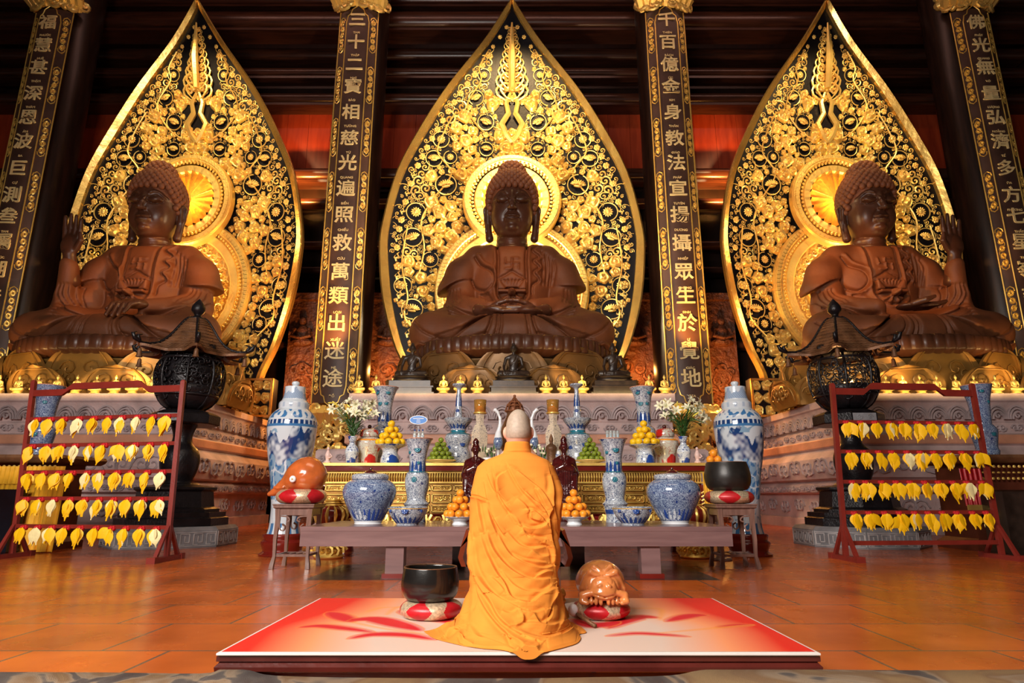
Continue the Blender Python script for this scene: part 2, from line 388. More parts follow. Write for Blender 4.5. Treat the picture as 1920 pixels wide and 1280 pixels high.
M['desk'] = simple('dark_red_desk_wood', (.17, .028, .010), .22, 0, .3, 6, .05, coat=.6)
M['dais'] = simple('dais_wood', (.085, .014, .010), .25, 0, .3, 3, .1, coat=.3)
M['cobalt'] = simple('cobalt_glaze', (.02, .06, .24), .15, 0, .3, 20, 0, coat=.5)
M['teal'] = simple('teal_glaze', (.02, .16, .22), .15, 0, .3, 20, 0, coat=.5)
m, t, b = nt('clear_plastic'); b.inputs['Base Color'].default_value = (.85, .93, .95, 1); b.inputs['Transmission Weight'].default_value = .8; b.inputs['Roughness'].default_value = .08; M['glass'] = m
m, t, b = nt('amber_glass'); b.inputs['Base Color'].default_value = (1, .55, .12, 1); b.inputs['Transmission Weight'].default_value = .75; b.inputs['Roughness'].default_value = .1; M['amber'] = m
m, t, b = nt('lantern_flame'); b.inputs['Emission Color'].default_value = (1, .5, .12, 1); b.inputs['Emission Strength'].default_value = 9; M['flame'] = m
# terracotta floor, 0.8 m tiles in running bond
m, t, b = nt('terracotta_floor'); co = coords(t)
bk = node(t, 'ShaderNodeTexBrick', offset=.5); bk.inputs['Scale'].default_value = 1
for k, vv in (('Mortar Size', .012), ('Mortar Smooth', .3), ('Bias', 0.), ('Brick Width', .82), ('Row Height', .82)): bk.inputs[k].default_value = vv
bk.inputs['Color1'].default_value = (.58, .125, .020, 1); bk.inputs['Color2'].default_value = (.46, .105, .022, 1); bk.inputs['Mortar'].default_value = (.15, .09, .06, 1)
L(t, co, bk.inputs['Vector']); nz = node(t, 'ShaderNodeTexNoise', Scale=1.3, Detail=6.); L(t, co, nz.inputs['Vector'])
mx = node(t, 'ShaderNodeMix', data_type='RGBA', blend_type='MULTIPLY'); mx.inputs[0].default_value = .8
L(t, bk.outputs[0], mx.inputs[6]); L(t, ramp(t, nz.outputs[0], [(.3, (.6, .55, .5)), (.7, (1.25, 1.2, 1.1))]), mx.inputs[7]); 
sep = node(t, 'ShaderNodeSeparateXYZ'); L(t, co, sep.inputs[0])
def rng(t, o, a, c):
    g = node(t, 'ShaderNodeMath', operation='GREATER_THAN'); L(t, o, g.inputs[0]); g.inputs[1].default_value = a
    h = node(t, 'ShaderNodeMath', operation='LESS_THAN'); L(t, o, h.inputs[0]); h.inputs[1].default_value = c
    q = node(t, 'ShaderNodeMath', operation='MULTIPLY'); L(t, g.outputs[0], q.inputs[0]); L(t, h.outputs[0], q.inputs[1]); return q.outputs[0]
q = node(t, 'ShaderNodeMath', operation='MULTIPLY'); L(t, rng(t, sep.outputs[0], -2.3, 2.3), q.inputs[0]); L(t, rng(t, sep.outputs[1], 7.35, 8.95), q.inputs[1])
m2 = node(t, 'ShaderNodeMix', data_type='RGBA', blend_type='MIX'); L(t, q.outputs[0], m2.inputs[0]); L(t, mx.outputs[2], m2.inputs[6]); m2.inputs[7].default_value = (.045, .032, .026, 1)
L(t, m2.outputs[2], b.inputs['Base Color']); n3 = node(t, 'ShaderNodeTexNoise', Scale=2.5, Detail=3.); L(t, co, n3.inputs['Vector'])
rr = node(t, 'ShaderNodeMapRange'); L(t, n3.outputs[0], rr.inputs[0]); rr.inputs[3].default_value = .13; rr.inputs[4].default_value = .36; L(t, rr.outputs[0], b.inputs['Roughness'])
bump(t, b, bk.outputs['Fac'], -.25, .01); M['floor'] = m
# ------------------------------------------------------------ setting
def struct(name, mb, mat, smooth=40, parent=None):
    o = mb.build(name, mat, parent, smooth)
    if not parent: o['kind'] = 'structure'
    return o
fl = struct('floor', MB().add([(-22, -8, 0), (22, -8, 0), (22, 24.2, 0), (-22, 24.2, 0), (-22, -8, -.1), (22, -8, -.1), (22, 24.2, -.1), (-22, 24.2, -.1)],
            [(0, 1, 2, 3), (7, 6, 5, 4), (0, 4, 5, 1), (1, 5, 6, 2), (2, 6, 7, 3), (3, 7, 4, 0)]), M['floor'])
struct('wall_back', MB().bx(-22, 22, 24, 24.3, 0, 24), M['wall'])
struct('wall_left', MB().bx(-22.3, -22, -8, 24.3, 0, 24), M['wall'])
struct('wall_right', MB().bx(22, 22.3, -8, 24.3, 0, 24), M['wall'])
struct('ceiling', MB().bx(-22, 22, -8, 24.3, 24, 24.3), M['wall'])
n = 0
def trim(mb, mat):
    global n; n += 1; return struct('trim_%d' % n, mb, mat)
# round-edged tie beams across the hall, and plank shelves behind them
def beam(v0, v1, Y, d=.5, mat='beam', lip=True):
    z0, z1 = zat(v1, Y), zat(v0, Y); h = z1-z0; pr = []
    for i in range(13):
        a = -PI/2+PI*i/12; pr.append((math.cos(a)*h*.35, (z0+z1)/2+math.sin(a)*h/2))
    b = MB(); vs = []; fs = []
    for X in (-21.9, 21.9): vs += [(X, Y-o, z) for o, z in pr]+[(X, Y+d, z1), (X, Y+d, z0)]
    k = len(pr)+2; fs += [(i, (i+1) % k, (i+1) % k+k, i+k) for i in range(k)]; b.add(vs, fs); fs
    if lip: b.bx(-21.9, 21.9, Y-.05, Y+d, z0-.14, z0-.03)
    trim(b, M[mat])
beam(24, 52, 22.0, .8); beam(-12, 8, 22.6, .5)
beam(92, 112, 23.2, .5, lip=False); beam(128, 142, 23.0, .5); beam(176, 192, 22.9, .7)
beam(316, 336, 23.0, .6); beam(372, 384, 23.3, .4, lip=False)
for v in (452, 500, 560, 640): beam(v, v+12, 23.2, .5, lip=False)
for X in [-17.1, -5.7, 5.7, 17.1]:
    b = MB()
    for s in ((1 if X > 0 else -1),): b.bx(X+s*1.55-.15, X+s*1.55+.15, 22.9, 23.9, 0, 24)
    trim(b, M['beam'])
b = MB()
for k in range(-24, 25): b.bx(k*.9-.445, k*.9+.445, 23.55, 23.7, zat(318, 23.6), zat(192, 23.6))
trim(b, M['redwood'])
b = MB()
for X in (-5.7, 5.7): b.bx(X-2.6, X+2.6, 22.6, 23.5, 0, zat(560, 23)); b.sweep_rect(X-2.6, X+2.6, 22.6, 23.5, [(0, 8.0), (.1, 8.05), (.12, 8.3), (.02, 8.35)])
trim(b, M['carvewood'])
# carved figures on the wainscot: cloud scrolls and a seated figure per bay
def spiral_pts(c, r, turns, a0, sg, n=16, tail=0.):
    out = []
    for i in range(n+1):
        q = i/n; rr = r*(1-q)**.8; a = a0+sg*turns*2*PI*q; out.append((c[0]+rr*math.cos(a), c[1], c[2]+rr*math.sin(a)))
    return out
rs = random.Random(3); b = MB()
for X in (-5.7, 5.7):
    for i in range(90):
        c = (X+rs.uniform(-2.5, 2.5), 22.55, rs.uniform(2.6, 5.6)); r_ = rs.uniform(.15, .35)
        b.tube(spiral_pts(c, r_, 1.3, rs.uniform(0, 6), rs.choice((-1, 1)), 12), .07, 5)
    for dx in (-2.05, -1.15, 1.15, 2.05):
        for zz in (6.4,):
            b.ball((X+dx, 22.5, zz), (.42, .2, .16)); b.ball((X+dx, 22.5, zz+.35), (.24, .18, .34)); b.ball((X+dx, 22.48, zz+.8), (.13, .13, .17)); b.tube([(X+dx-.26, 22.45, zz+.5), (X+dx-.34, 22.35, zz+.2), (X+dx, 22.25, zz+.1)], .07)
            b.tube([(X+dx+.26, 22.45, zz+.5), (X+dx+.34, 22.35, zz+.2), (X+dx, 22.25, zz+.1)], .07)
trim(b, M['carvewood'])
# ------------------------------------------------------------ pillars and couplet boards
COUP = [(-17.1, '福慧甚深恩波巨測叁屬湖法', 'PHƯỚC HUỆ THẬM THÂM ÂN BA CỰ TRẮC TAM CHÚC HỒ PHÁP'.split(), 'outer left'),
        (-5.7, '三十二寶相慈光遍照救萬類出迷途', 'TAM THẬP NHỊ BẢO TƯỚNG TỪ QUANG BIẾN CHIẾU CỨU VẠN LOẠI XUẤT MÊ ĐỒ'.split(), 'inner left'),
        (5.7, '千百億金身教法宣揚攝眾生於覺地', 'THIÊN BÁCH ỨC KIM THÂN GIÁO PHÁP TUYÊN DƯƠNG NHIẾP CHÚNG SINH Ư GIÁC ĐỊA'.split(), 'inner right'),
        (17.1, '佛光無量弘濟多方七星嶺慈', 'PHẬT QUANG VÔ LƯỢNG HOẰNG TẾ ĐA PHƯƠNG THẤT TINH LÃNH TỪ'.split(), 'outer right')]
VI = [40, 82, 124, 165, 213, 262, 308, 356, 405, 458, 512, 557, 608, 660, 712]; VO = [45, 88, 130, 178, 223, 268, 318, 368, 408, 456, 508, 557]
def text_mesh(s, size, ext, sx=1.0):
    c = bpy.data.curves.new('t', 'FONT'); c.body = s; c.size = size; c.extrude = ext; c.align_x = 'CENTER'; c.align_y = 'CENTER'; c.resolution_u = 3
    c.offset = size*.012
    o = bpy.data.objects.new('t', c); COL.objects.link(o)
    dg = bpy.context.evaluated_depsgraph_get(); me = bpy.data.meshes.new_from_object(o.evaluated_get(dg)); bpy.data.objects.remove(o); bpy.data.curves.remove(c)
    return me
BY = 19.95; BR = 1.15; ZB, ZT = zat(755, 19.7), zat(16, 19.7)
def arc_pt(a, z, r=BR): return (r*math.sin(a), 0.95-r*math.cos(a), z)       # board bows outwards from the pillar
def arc_panel(mb, a0, a1, z0, z1, r0, r1, n=14):
    vs = []; fs = []
    for i in range(n+1):
        a = a0+(a1-a0)*i/n
        for (r, z) in ((r1, z0), (r1, z1), (r0, z1), (r0, z0)): vs.append(arc_pt(a, z, r))
    for i in range(n):
        for k in range(4): fs.append((i*4+k, (i+1)*4+k, (i+1)*4+(k+1) % 4, i*4+(k+1) % 4))
    fs += [(3, 2, 1, 0), (n*4, n*4+1, n*4+2, n*4+3)]; mb.add(vs, fs)
def cartouche_line(inset, r):
    # border line with rounded, lobed ends
    a = R(21); zt, zb = ZT-.55-inset, ZB+.55+inset; P = []
    for t in (0, .2, .4, .6, .8, 1): P.append((-a+inset*0, zb+(zt-zb)*t))
    P += [(-a*.86, zt+.28), (-a*.62, zt+.34), (-a*.5, zt+.52), (0, zt+.68), (a*.5, zt+.52), (a*.62, zt+.34), (a*.86, zt+.28)]
    for t in (1, .8, .6, .4, .2, 0): P.append((a, zb+(zt-zb)*t))
    P += [(a*.86, zb-.28), (a*.62, zb-.34), (a*.5, zb-.52), (0, zb-.68), (-a*.5, zb-.52), (-a*.62, zb-.34), (-a*.86, zb-.28)]
    return [arc_pt(p[0], p[1], r) for p in P]
def S_scroll(mb, a, z, h, r, w=.10, rad=.018):
    def c(da, zz): return arc_pt(a+da, zz, r)
    for sg in (-1, 1):
        for k in range(5):
            zz = z+h*(k/5-.4); P = []
            for i in range(14):
                q = i/13; rr = w*(1-q*.75); an = sg*q*2.6*PI+(0 if k % 2 else PI); P.append(c((rr*math.cos(an))/BR*.8*sg, zz+rr*math.sin(an)*1.15))
            mb.tube(P, rad, 4)
    P = []
    for i in range(29):
        q = i/28; P.append(c(w*.9/BR*math.sin(q*4*PI), z-h*.5+h*q))
    mb.tube(P, rad, 4)
    mb.tube([c(-w*1.1/BR, z-h*.45), c(-w*.9/BR, z-h*.53), c(0, z-h*.58), c(w*.9/BR, z-h*.53), c(w*1.1/BR, z-h*.45)], rad, 4)
    mb.tube([c(-w*1.1/BR, z+h*.45), c(-w*.9/BR, z+h*.53), c(0, z+h*.58), c(w*.9/BR, z+h*.53), c(w*1.1/BR, z+h*.45)], rad, 4)
def build_board():
    b1 = MB(); arc_panel(b1, -R(38), R(38), ZB, ZT, 1.03, BR); 
    b2 = MB(); b2.tube(cartouche_line(0, BR+.005), .022, 5, closed=True)
    for s in (-1, 1): b2.tube([arc_pt(s*R(37.3), ZB+(ZT-ZB)*i/4, BR+.01) for i in range(5)], .024, 5)
    H = ZT-ZB; k = 7; b3 = []
    for s in (-1, 1):
        for i in range(k): q = MB(); S_scroll(q, s*R(29.5), ZB+H*(i+.5)/k, H/k*.62, BR+.01); b3.append(q)
    B4 = []
    rr = random.Random(5)
    for s in (0,):      # gilded lotus-and-cloud carving above and below the board
        for (z0, z1, r0) in ((ZT+.10, ZT+1.8, 1.2), (ZB-1.7, ZB-.1, 1.2)):
            up = z0 > 10; b4 = MB(); B4.append(b4)
            for i in range(90):
                a = R(rr.uniform(-52, 52)); q = rr.random(); z = z0+(z1-z0)*q; c = arc_pt(a, z, r0)
                if rr.random() < .5: b4.ball(c, (rr.uniform(.1, .2),)*3, 7, 5)
                else:
                    P = []
                    R0 = rr.uniform(.14, .28); a0 = rr.uniform(0, 6); sg = rr.choice((-1, 1))
                    for j in range(12):
                        q2 = j/11; an = a0+sg*q2*2.6*PI; P.append(arc_pt(a+R0*(1-q2*.8)*math.cos(an)/BR, z+R0*(1-q2*.8)*math.sin(an), r0+.1))
                    b4.tube(P, .05, 5)
            for i in range(9):
                a = R(-44+88*i/8); z = (z0 if up else z1); dz = .5 if up else -.5
                b4.tube([arc_pt(a, z+dz*.1, r0-.08), arc_pt(a*.9, z+dz*.6, r0+.2), arc_pt(a, z+dz*1.3, r0+.05)], [.12, .2, .03], 6)
    return b1, b2, b3, B4
bb = build_board(); me4 = [None]*4
chs = {}
for X, cn, vn, side in COUP:
    p = MB(); p.lathe([(.86, 0), (.86, 23.9)], 40); 
    o = p.build('pillar', M['pillar'], None, 40, (X, 21.0, 0)); tag(o, 'round dark wooden pillar behind the %s couplet board' % side, 'pillar', 'round pillars behind the couplet boards')
    t = thing('couplet_board', 'tall dark board with gold characters starting %s, on the %s pillar' % (cn[:3], side), 'couplet board', (X, BY-.05, 0), 0, 'couplet boards on the pillars')
    if me4[0] is None:
        os_ = [bb[0].build('board', M['board'], t), bb[1].build('gold_border', M['goldp'], t), bb[3][0].build('gilded_capital', M['gold'], t), bb[3][1].build('gilded_foot_carving', M['gold'], t)]+[q.build('scroll_ornament', M['goldp'], t) for q in bb[2]]
        me4 = [(q.name.split('.')[0], q.data) for q in os_]
    else:
        for nm, me in me4: inst(me, nm, t)
    out = abs(X) > 10; N = len(cn)
    for i, c in enumerate(cn):
        z = zat((VO if out else VI)[i], 19.75)
        if c not in chs:
            chs[c] = text_mesh(c, .66, .02); chs[c].materials.append(M['goldchar'])
        o = inst(chs[c], 'character', t, (0, .95-BR-.005, z), (PI/2, 0, 0), (1.0, .95, 1))
        v = vn[i]
        if v not in chs: chs[v] = text_mesh(v, .12, .01); chs[v].materials.append(M['goldchar'])
        inst(chs[v], 'caption', t, (0, .95-BR-.005, z-.53), (PI/2, 0, 0), (1, .9, 1))
# ------------------------------------------------------------ mandorlas
OUT = [(8, 2), (80, 48.7), (171, 119), (255, 171), (336, 211), (430, 236), (484, 241), (568, 235), (650, 215), (712, 190)]   # (v, half width in px) of the middle one
MZ0 = 3.4
def my(z):      # the panel leans forward towards its tip
    return 20.85-1.45*max(0, (z-8)/10)**2
def m_z(v):
    Y = 20.8
    for _ in range(20): Y = .5*Y+.5*my(zat(v, Y))
    return zat(v, Y), Y
prof = []
for v, du in OUT:
    z, Y = m_z(v); x, yy, zz = ray(960, v); prof.append((z, du*Y/yy/FPX))
prof.append((MZ0, prof[-1][1]*.985)); prof = prof[::-1]
pz = [p[0] for p in prof]; pw = [p[1] for p in prof]; MT = pz[-1]
def hw(z):
    P = spl([(a, b) for a, b in zip(pz, pw)], 8); return float(np.interp(z, [q[0] for q in P], [q[1] for q in P]))
_P = spl([(a, b) for a, b in zip(pz, pw)], 8); _pz = [q[0] for q in _P]; _pw = [q[1] for q in _P]
def hw(z): return float(np.interp(z, _pz, _pw))
def mp(x, z, off=0.):    # point on the panel; off = towards the viewer
    return (x, my(z)-.35*(x/4.6)**2-off, z)
NZ = 60; zs = [MZ0+(MT-MZ0)*(i/NZ) for i in range(NZ+1)]
b = MB(); vs = []; fs = []; NX = 12
for z in zs:
    for j in range(NX+1): vs.append(mp(hw(z)*(2*j/NX-1), z))
for z in zs:
    for j in range(NX+1): p = mp(hw(z)*(2*j/NX-1), z); vs.append((p[0], p[1]+.12, p[2]))
K = (NZ+1)*(NX+1)
for i in range(NZ):
    for j in range(NX):
        a = i*(NX+1)+j; fs.append((a, a+1, a+NX+2, a+NX+1)); fs.append((K+a+NX+1, K+a+NX+2, K+a+1, K+a))
for i in range(NZ): a = i*(NX+1); fs.append((a+NX+1, K+a+NX+1, K+a, a)); a += NX; fs.append((a, K+a, K+a+NX+1, a+NX+1))
fs.append(tuple(range(NX+1))+tuple(range(K+NX, K-1, -1)))
b.add(vs, fs); MANB = b
# rim: a broad flat gold band turned towards the inside
b = MB(); vs = []; fs = []
edge = [(-hw(z), z) for z in zs if z > 4.55]; edge += [(hw(z), z) for z in reversed([z for z in zs if z > 4.55])]
for x, z in edge:
    s = 1 if x > 0 else -1; wd = .21+.03*math.sin(z); sl = max(.0, min(1, (MT-z)/1.5)); xi = x-s*min(wd, abs(x)*.98)*(.7+.3*sl)
    vs += [mp(x+s*.05, z, -.05), mp(x+s*.06, z, .17), mp(x, z, .24), mp(xi, z, .15), mp(xi, z, 0.0)]
for i in range(len(edge)-1):
    for k in range(4): fs.append((i*5+k, (i+1)*5+k, (i+1)*5+k+1, i*5+k+1))
b.add(vs, fs); MANR = b
# halos
HZ = zat(386, 20.75); HR = 1.74; BZ = zat(543, 20.6); BRR = 144*20.6/.944/FPX
def rings(b, z0, r, off, wid, n=72, a0=0, a1=2*PI):
    prf = [(r-wid, off), (r-wid, off+.18), (r-wid+.05, off+.24), (r-.05, off+.24), (r, off+.16), (r, off-.1)]; vs = []; fs = []
    for i in range(n+1):
        a = a0+(a1-a0)*i/n
        for q, o in prf: x = q*math.cos(a); z = z0+q*math.sin(a); vs.append((x, my(z0)-o, z))
    for i in range(n):
        for k in range(5): fs.append((i*6+k, i*6+k+1, (i+1)*6+k+1, (i+1)*6+k))
    b.add(vs, fs)
hal = MB(); rings(hal, HZ, HR, .32, .30); rings(hal, HZ, HR-.40, .30, .32)
for i in range(60):
    a = 2*PI*i/60; hal.ball(((HR-.35)*math.cos(a), my(HZ)-.55, HZ+(HR-.35)*math.sin(a)), .05, 6, 5); hal.box((0, 0, 0), (.10, .06, .16), Matrix.Translation(((HR-.14)*math.cos(a), my(HZ)-.57, HZ+(HR-.14)*math.sin(a))) @ Matrix.Rotation(-a, 4, 'Y'))
sun = MB(); vs = [(0, my(HZ)-.50, HZ)]; fs = []; NS = 22
for i in range(NS*2): a = PI*i/NS; vs.append(((HR-.68)*math.cos(a), my(HZ)-(.36 if i % 2 else .66), HZ+(HR-.68)*math.sin(a)))
for i in range(NS*2): fs.append((0, 1+i, 1+(i+1) % (NS*2)))
sun.add(vs, fs); sun.ball((0, my(HZ)-.52, HZ), (.16, .08, .16), 16, 8)
A0, A1 = R(-52), R(180+52)
bod = MB()
vs = []; fs = []; n_ = 72       # solid disc
for i in range(n_): a = 2*PI*i/n_; vs += [((BRR-.1)*math.cos(a), my(BZ)-.12, BZ+(BRR-.1)*math.sin(a)), ((BRR-.1)*math.cos(a), my(BZ)-.22, BZ+(BRR-.1)*math.sin(a))]
for i in range(n_): fs.append((2*i, 2*((i+1) % n_), 2*((i+1) % n_)+1, 2*i+1))
fs.append(tuple(2*i+1 for i in range(n_))); bod.add(vs, fs)
rings(bod, BZ, BRR, .10, .30, 96, R(-60), R(240)); rings(bod, BZ, BRR-.42, .12, .36, 96, R(-60), R(240)); rings(bod, BZ, BRR-1.25, .10, .08, 80)
for i in range(110):
    a = 2*PI*i/110; bod.ball(((BRR-.36)*math.cos(a), my(BZ)-.40, BZ+(BRR-.36)*math.sin(a)), .05, 6, 5)
    bod.box((0, 0, 0), (.11, .06, .16), Matrix.Translation(((BRR-.14)*math.cos(a), my(BZ)-.36, BZ+(BRR-.14)*math.sin(a))) @ Matrix.Rotation(-a, 4, 'Y'))
rs = random.Random(9)
for i in range(46):
    a = 2*PI*i/46; c = ((BRR-1.02)*math.cos(a), my(BZ)-.28, BZ+(BRR-1.02)*math.sin(a)); bod.tube(spiral_pts(c, .17, 1.4, a, 1 if i % 2 else -1, 10), .035, 4)
for i in range(70):
    a = rs.uniform(0, 6.28); q = rs.uniform(.3, BRR-1.5); bod.tube(spiral_pts((q*math.cos(a), my(BZ)-.26, BZ+q*math.sin(a)), .2, 1.4, a, 1 if i % 2 else -1, 10), .04, 4)
# the relief: motifs in the plane u,w (metres) with height h, stamped by numpy
def stamp(V, Fc, x, z, s, rot, acc, mir=True, base=.02):
    c, s_ = math.cos(rot), math.sin(rot)
    for sg in ((1, -1) if mir and abs(x) > .05 else (1,)):
        U = (V[:, 0]*c-V[:, 1]*s_)*s*sg+x*sg; W = (V[:, 0]*s_+V[:, 1]*c)*s+z; Hh = V[:, 2]*s+base
        yy = np.where(W > 8, 20.85-1.45*((np.maximum(W, 8)-8)/10)**2, 20.85)-.35*(U/4.6)**2-Hh
        f = Fc if sg > 0 else Fc[:, ::-1]
        acc.append((np.stack([U, yy, W], 1), f))
def as_np(mb, quads=True):
    V = np.array(mb.v, float); F_ = []
    for f in mb.f:
        if len(f) == 4: F_.append(f)
        elif len(f) == 3: F_.append((f[0], f[1], f[2], f[2]))
        else:
            for i in range(1, len(f)-1): F_.append((f[0], f[i], f[i+1], f[i+1]))
    return V, np.array(F_)
def cloud_motif(lob, turns, sg=1, n=20, m=7):
    vs = [(0, 0, .42)]; fs = []
    for j in range(1, m+1):
        q = j/m
        for k in range(n):
            a = 2*PI*k/n; rr = q*(1+.09*math.cos(lob*a)); hgt = .45*math.sqrt(max(0, 1-q**2.6)); ph = a*sg+turns*2*PI*q
            hgt *= (1+.42*math.sin(ph)) if q < .97 else 1
            vs.append((rr*math.cos(a), rr*math.sin(a), hgt if j < m else -.1))
    for k in range(n): fs.append((0, 1+k, 1+(k+1) % n, 1+(k+1) % n))
    for j in range(m-1):
        for k in range(n): a = 1+j*n; fs.append((a+k, a+n+k, a+n+(k+1) % n, a+(k+1) % n))
    return np.array(vs), np.array(fs)
CL = [cloud_motif(5, 1.6), cloud_motif(4, 1.4, -1), cloud_motif(3, 1.8)]
def tubexy(pts, r, n=4):      # tube in the u,w plane raised a little
    mb = MB(); mb.tube([(p[0], p[1], .10) for p in pts], r, n); return as_np(mb)
SPI = tubexy([(math.cos(1.5*2*PI*q)*(1-q)**.8, math.sin(1.5*2*PI*q)*(1-q)**.8) for q in [i/15 for i in range(16)]], .16)
CURL = tubexy([(-1.4, -1.2), (-.7, -1.25), (0, -1.0)]+[(math.sin(1.3*2*PI*q)*(1-q)**.8*.95, -math.cos(1.3*2*PI*q)*(1-q)**.8) for q in [i/12 for i in range(13)]], [.10]*2+[.17]*13+[.2])
RING = tubexy([(math.cos(2*PI*i/26), math.sin(2*PI*i/26)) for i in range(25)], .065)
mb = MB()
for rrow, cnt, ln in ((0, 9, 1.), (1, 7, .7), (2, 5, .45)):
    for i in range(cnt):
        a = R(-75+150*i/(cnt-1)) if rrow == 0 else R(-60+120*i/(cnt-1)); mb.ball((0, 0, 0), (.13, ln*.34, .12), 6, 5, Matrix.Translation((math.sin(a)*ln*.62, math.cos(a)*ln*.40-.12, .12+.07*rrow)) @ Matrix.Rotation(-a, 4, 'Z'))
mb.ball((0, -.25, .15), (.5, .16, .14), 8, 5); LOT = as_np(mb)
mb = MB()
for i in range(6): a = 2*PI*i/6; mb.ball((math.cos(a)*.55, math.sin(a)*.55, .1), (.42, .42, .22), 6, 4)
mb.ball((0, 0, .25), .3, 6, 4); FLO = as_np(mb)
mb = MB()
for i in range(12): a = 2*PI*i/12; mb.ball((0, 0, 0), (.16, .3, .12), 6, 4, Matrix.Translation((math.sin(a)*.6, math.cos(a)*.6, .1)) @ Matrix.Rotation(-a, 4, 'Z'))
mb.ball((0, 0, .18), (.4, .4, .15), 8, 5); CHR = as_np(mb)
mb = MB(); mb.tube([(0, -1, .1), (.35, -.5, .14), (-.25, 0, .16), (.3, .5, .14), (0, 1.1, .08)], [.25, .3, .26, .2, .05], 5); mb.tube([(.1, -.6, .1), (.7, -.3, .14), (.55, .3, .1)], [.2, .16, .04], 5); mb.tube([(-.1, -.3, .1), (-.65, .1, .14), (-.5, .6, .1)], [.2, .16, .04], 5); FLA = as_np(mb)
acc = []; placed = []
def inside(x, z, m):
    if z < 4.75 or abs(x) > hw(z)-.30-m: return False
    if (x*x+(z-HZ)**2) < (HR+m*.9)**2 or (x*x+(z-BZ)**2) < (BRR+m*.9)**2: return False
    return not (abs(x) < m*.9 and abs(x) > .04)
def free(x, z, r):
    for a, c, q in placed:
        if (a-x)**2+(c-z)**2 < (q+r)**2: return False
    return True
def put(motif, x, z, s, rot=0, occ=None, base=.02, chk=True):
    occ = s if occ is None else occ
    if chk and not (inside(x, z, occ*.9) and free(x, z, occ)): return False
    stamp(motif[0], motif[1], x, z, s, rot, acc, True, base); placed.append((x, z, occ)); return True
rs = random.Random(21)
# crest near the tip and the flame shapes on the centre line
for k, (z, s) in enumerate(((MT-1.0, .08), (MT-1.25, .12), (MT-1.5, .15), (MT-1.8, .18), (MT-2.1, .22), (MT-2.4, .26), (MT-2.75, .30), (MT-3.1, .30))):
    for sg in (1,):
        stamp(*CURL, s*1.15, z, s*.9, .2, acc, True, .08); stamp(*CURL, s*.6+.03, z+.05, s*.8, .5, acc, True, .16)
placed.append((0, MT-2.1, .75)); placed.append((.3, MT-2.8, .5))
mb = MB(); mb.tube([(0, -1, .1), (0, 0, .25), (0, 1.3, .1)], [.12, .14, .03], 6); stamp(*as_np(mb), 0, MT-2.1, 1.0, 0, acc, True, .14); [stamp(*CL[0], 0, MT-2.95+.33*q, .10+.03*(3-q) if q < 4 else .08, 0, acc, True, .14) for q in range(7)]
zf = zat(215, 20.2)
mb = MB(); mb.tube([(.0, 1.2, .1), (.28, .5, .14), (.18, 0, .14), (.5, -.5, .12), (.25, -1.1, .12), (0, -1.4, .1)], [.05, .12, .14, .16, .14, .12], 6); stamp(*as_np(mb), 0.001, zf, .75, 0, acc, False); V, Fq = as_np(mb); V = V*[-1, 1, 1]; stamp(V, Fq[:, ::-1], 0, zf, .75, 0, acc, False); placed.append((0, zf, .5))
# lotus roundels
ROU = [(800, 146, 433, .36), (0, 70, 573, .45), (0, 130, 433, .33)]
for (cu, cv, rpx, kind) in ((805, 143, 12, 0), (893, 186, 14, 1), (911, 231, 15, 1), (828, 266, 15, 0), (912, 281, 13, 1), (845, 298, 12, 0), (815, 302, 15, 1), (837, 350, 19, 1), (782, 403, 17, 0), (776, 450, 17, 1), (808, 490, 14, 0), (775, 583, 18, 1), (790, 610, 14, 0), (758, 540, 15, 0)):
    Y = 20.7; p = at(cu if cu != 805 else 908, cv, Y); z, Y = m_z(cv); x = abs(xat(cu if cu != 805 else 908, cv, Y)); s = rpx*Y/FPX*1.12
    if kind: put(LOT, x, z, s*.85, rs.uniform(-.4, .4), 0, .05, False)
    else: put(CHR, x, z, s*.62, 0, 0, .05, False)
    stamp(*RING, x, z, s, rs.uniform(0, 6), acc); placed.append((x, z, s*1.02))
    for i in range(9):
        a = rs.uniform(0, 6.28); q = s*rs.uniform(1.25, 1.5); xx, zz = x+q*math.cos(a), z+q*math.sin(a)
        put(CURL if rs.random() < .6 else SPI, xx, zz, s*.23, a+rs.uniform(-1, 1), s*.22)
# border rows of blossoms and flames inside the rim
z = 4.9
while z < MT-.75:
    s = (.13 if z > 9 else .17) if z < MT-1.6 else .085; x = hw(z)-(.46 if z < MT-1.6 else .33)-s*.6
    stamp(*(FLO if z > 12.5 or (int(z*3) % 2) else FLA), x, z, s, .25, acc); placed.append((x, z, s)); z += .34
# cloud zones: centre column, ring round the halos, outer band
def in_clouds(x, z):
    if abs(x) < .35+.95*math.exp(-((z-10.5-2.2)/4.2)**2) and z > HZ: return True
    d1 = math.hypot(x, z-HZ)-HR; d2 = math.hypot(x, z-BZ)-BRR
    if min(d1, d2) < .95: return True
    if hw(z)-abs(x) < 1.35 and z < 9: return True
    dd = hw(z)-abs(x); return 1.15 < dd < 2.2 and 9.5 < z < 15.2
for s_ in (.25, .21, .18, .15, .12, .095, .075):
    for _ in range(9000):
        z = rs.uniform(4.8, MT-1.5); x = rs.uniform(0, hw(z))
        if rs.random() < .06 and abs(x) < .4: x = 0
        if in_clouds(x, z):
            k = rs.choice(CL); put(k, x, z, s_*rs.uniform(.92, 1.12), rs.uniform(0, 6.28), s_*.86, rs.uniform(0, .06))
        elif s_ < .22:
            put(rs.choice((CURL, SPI, CURL)), x, z, s_*.95, rs.uniform(0, 6.28), s_*.66, 0)
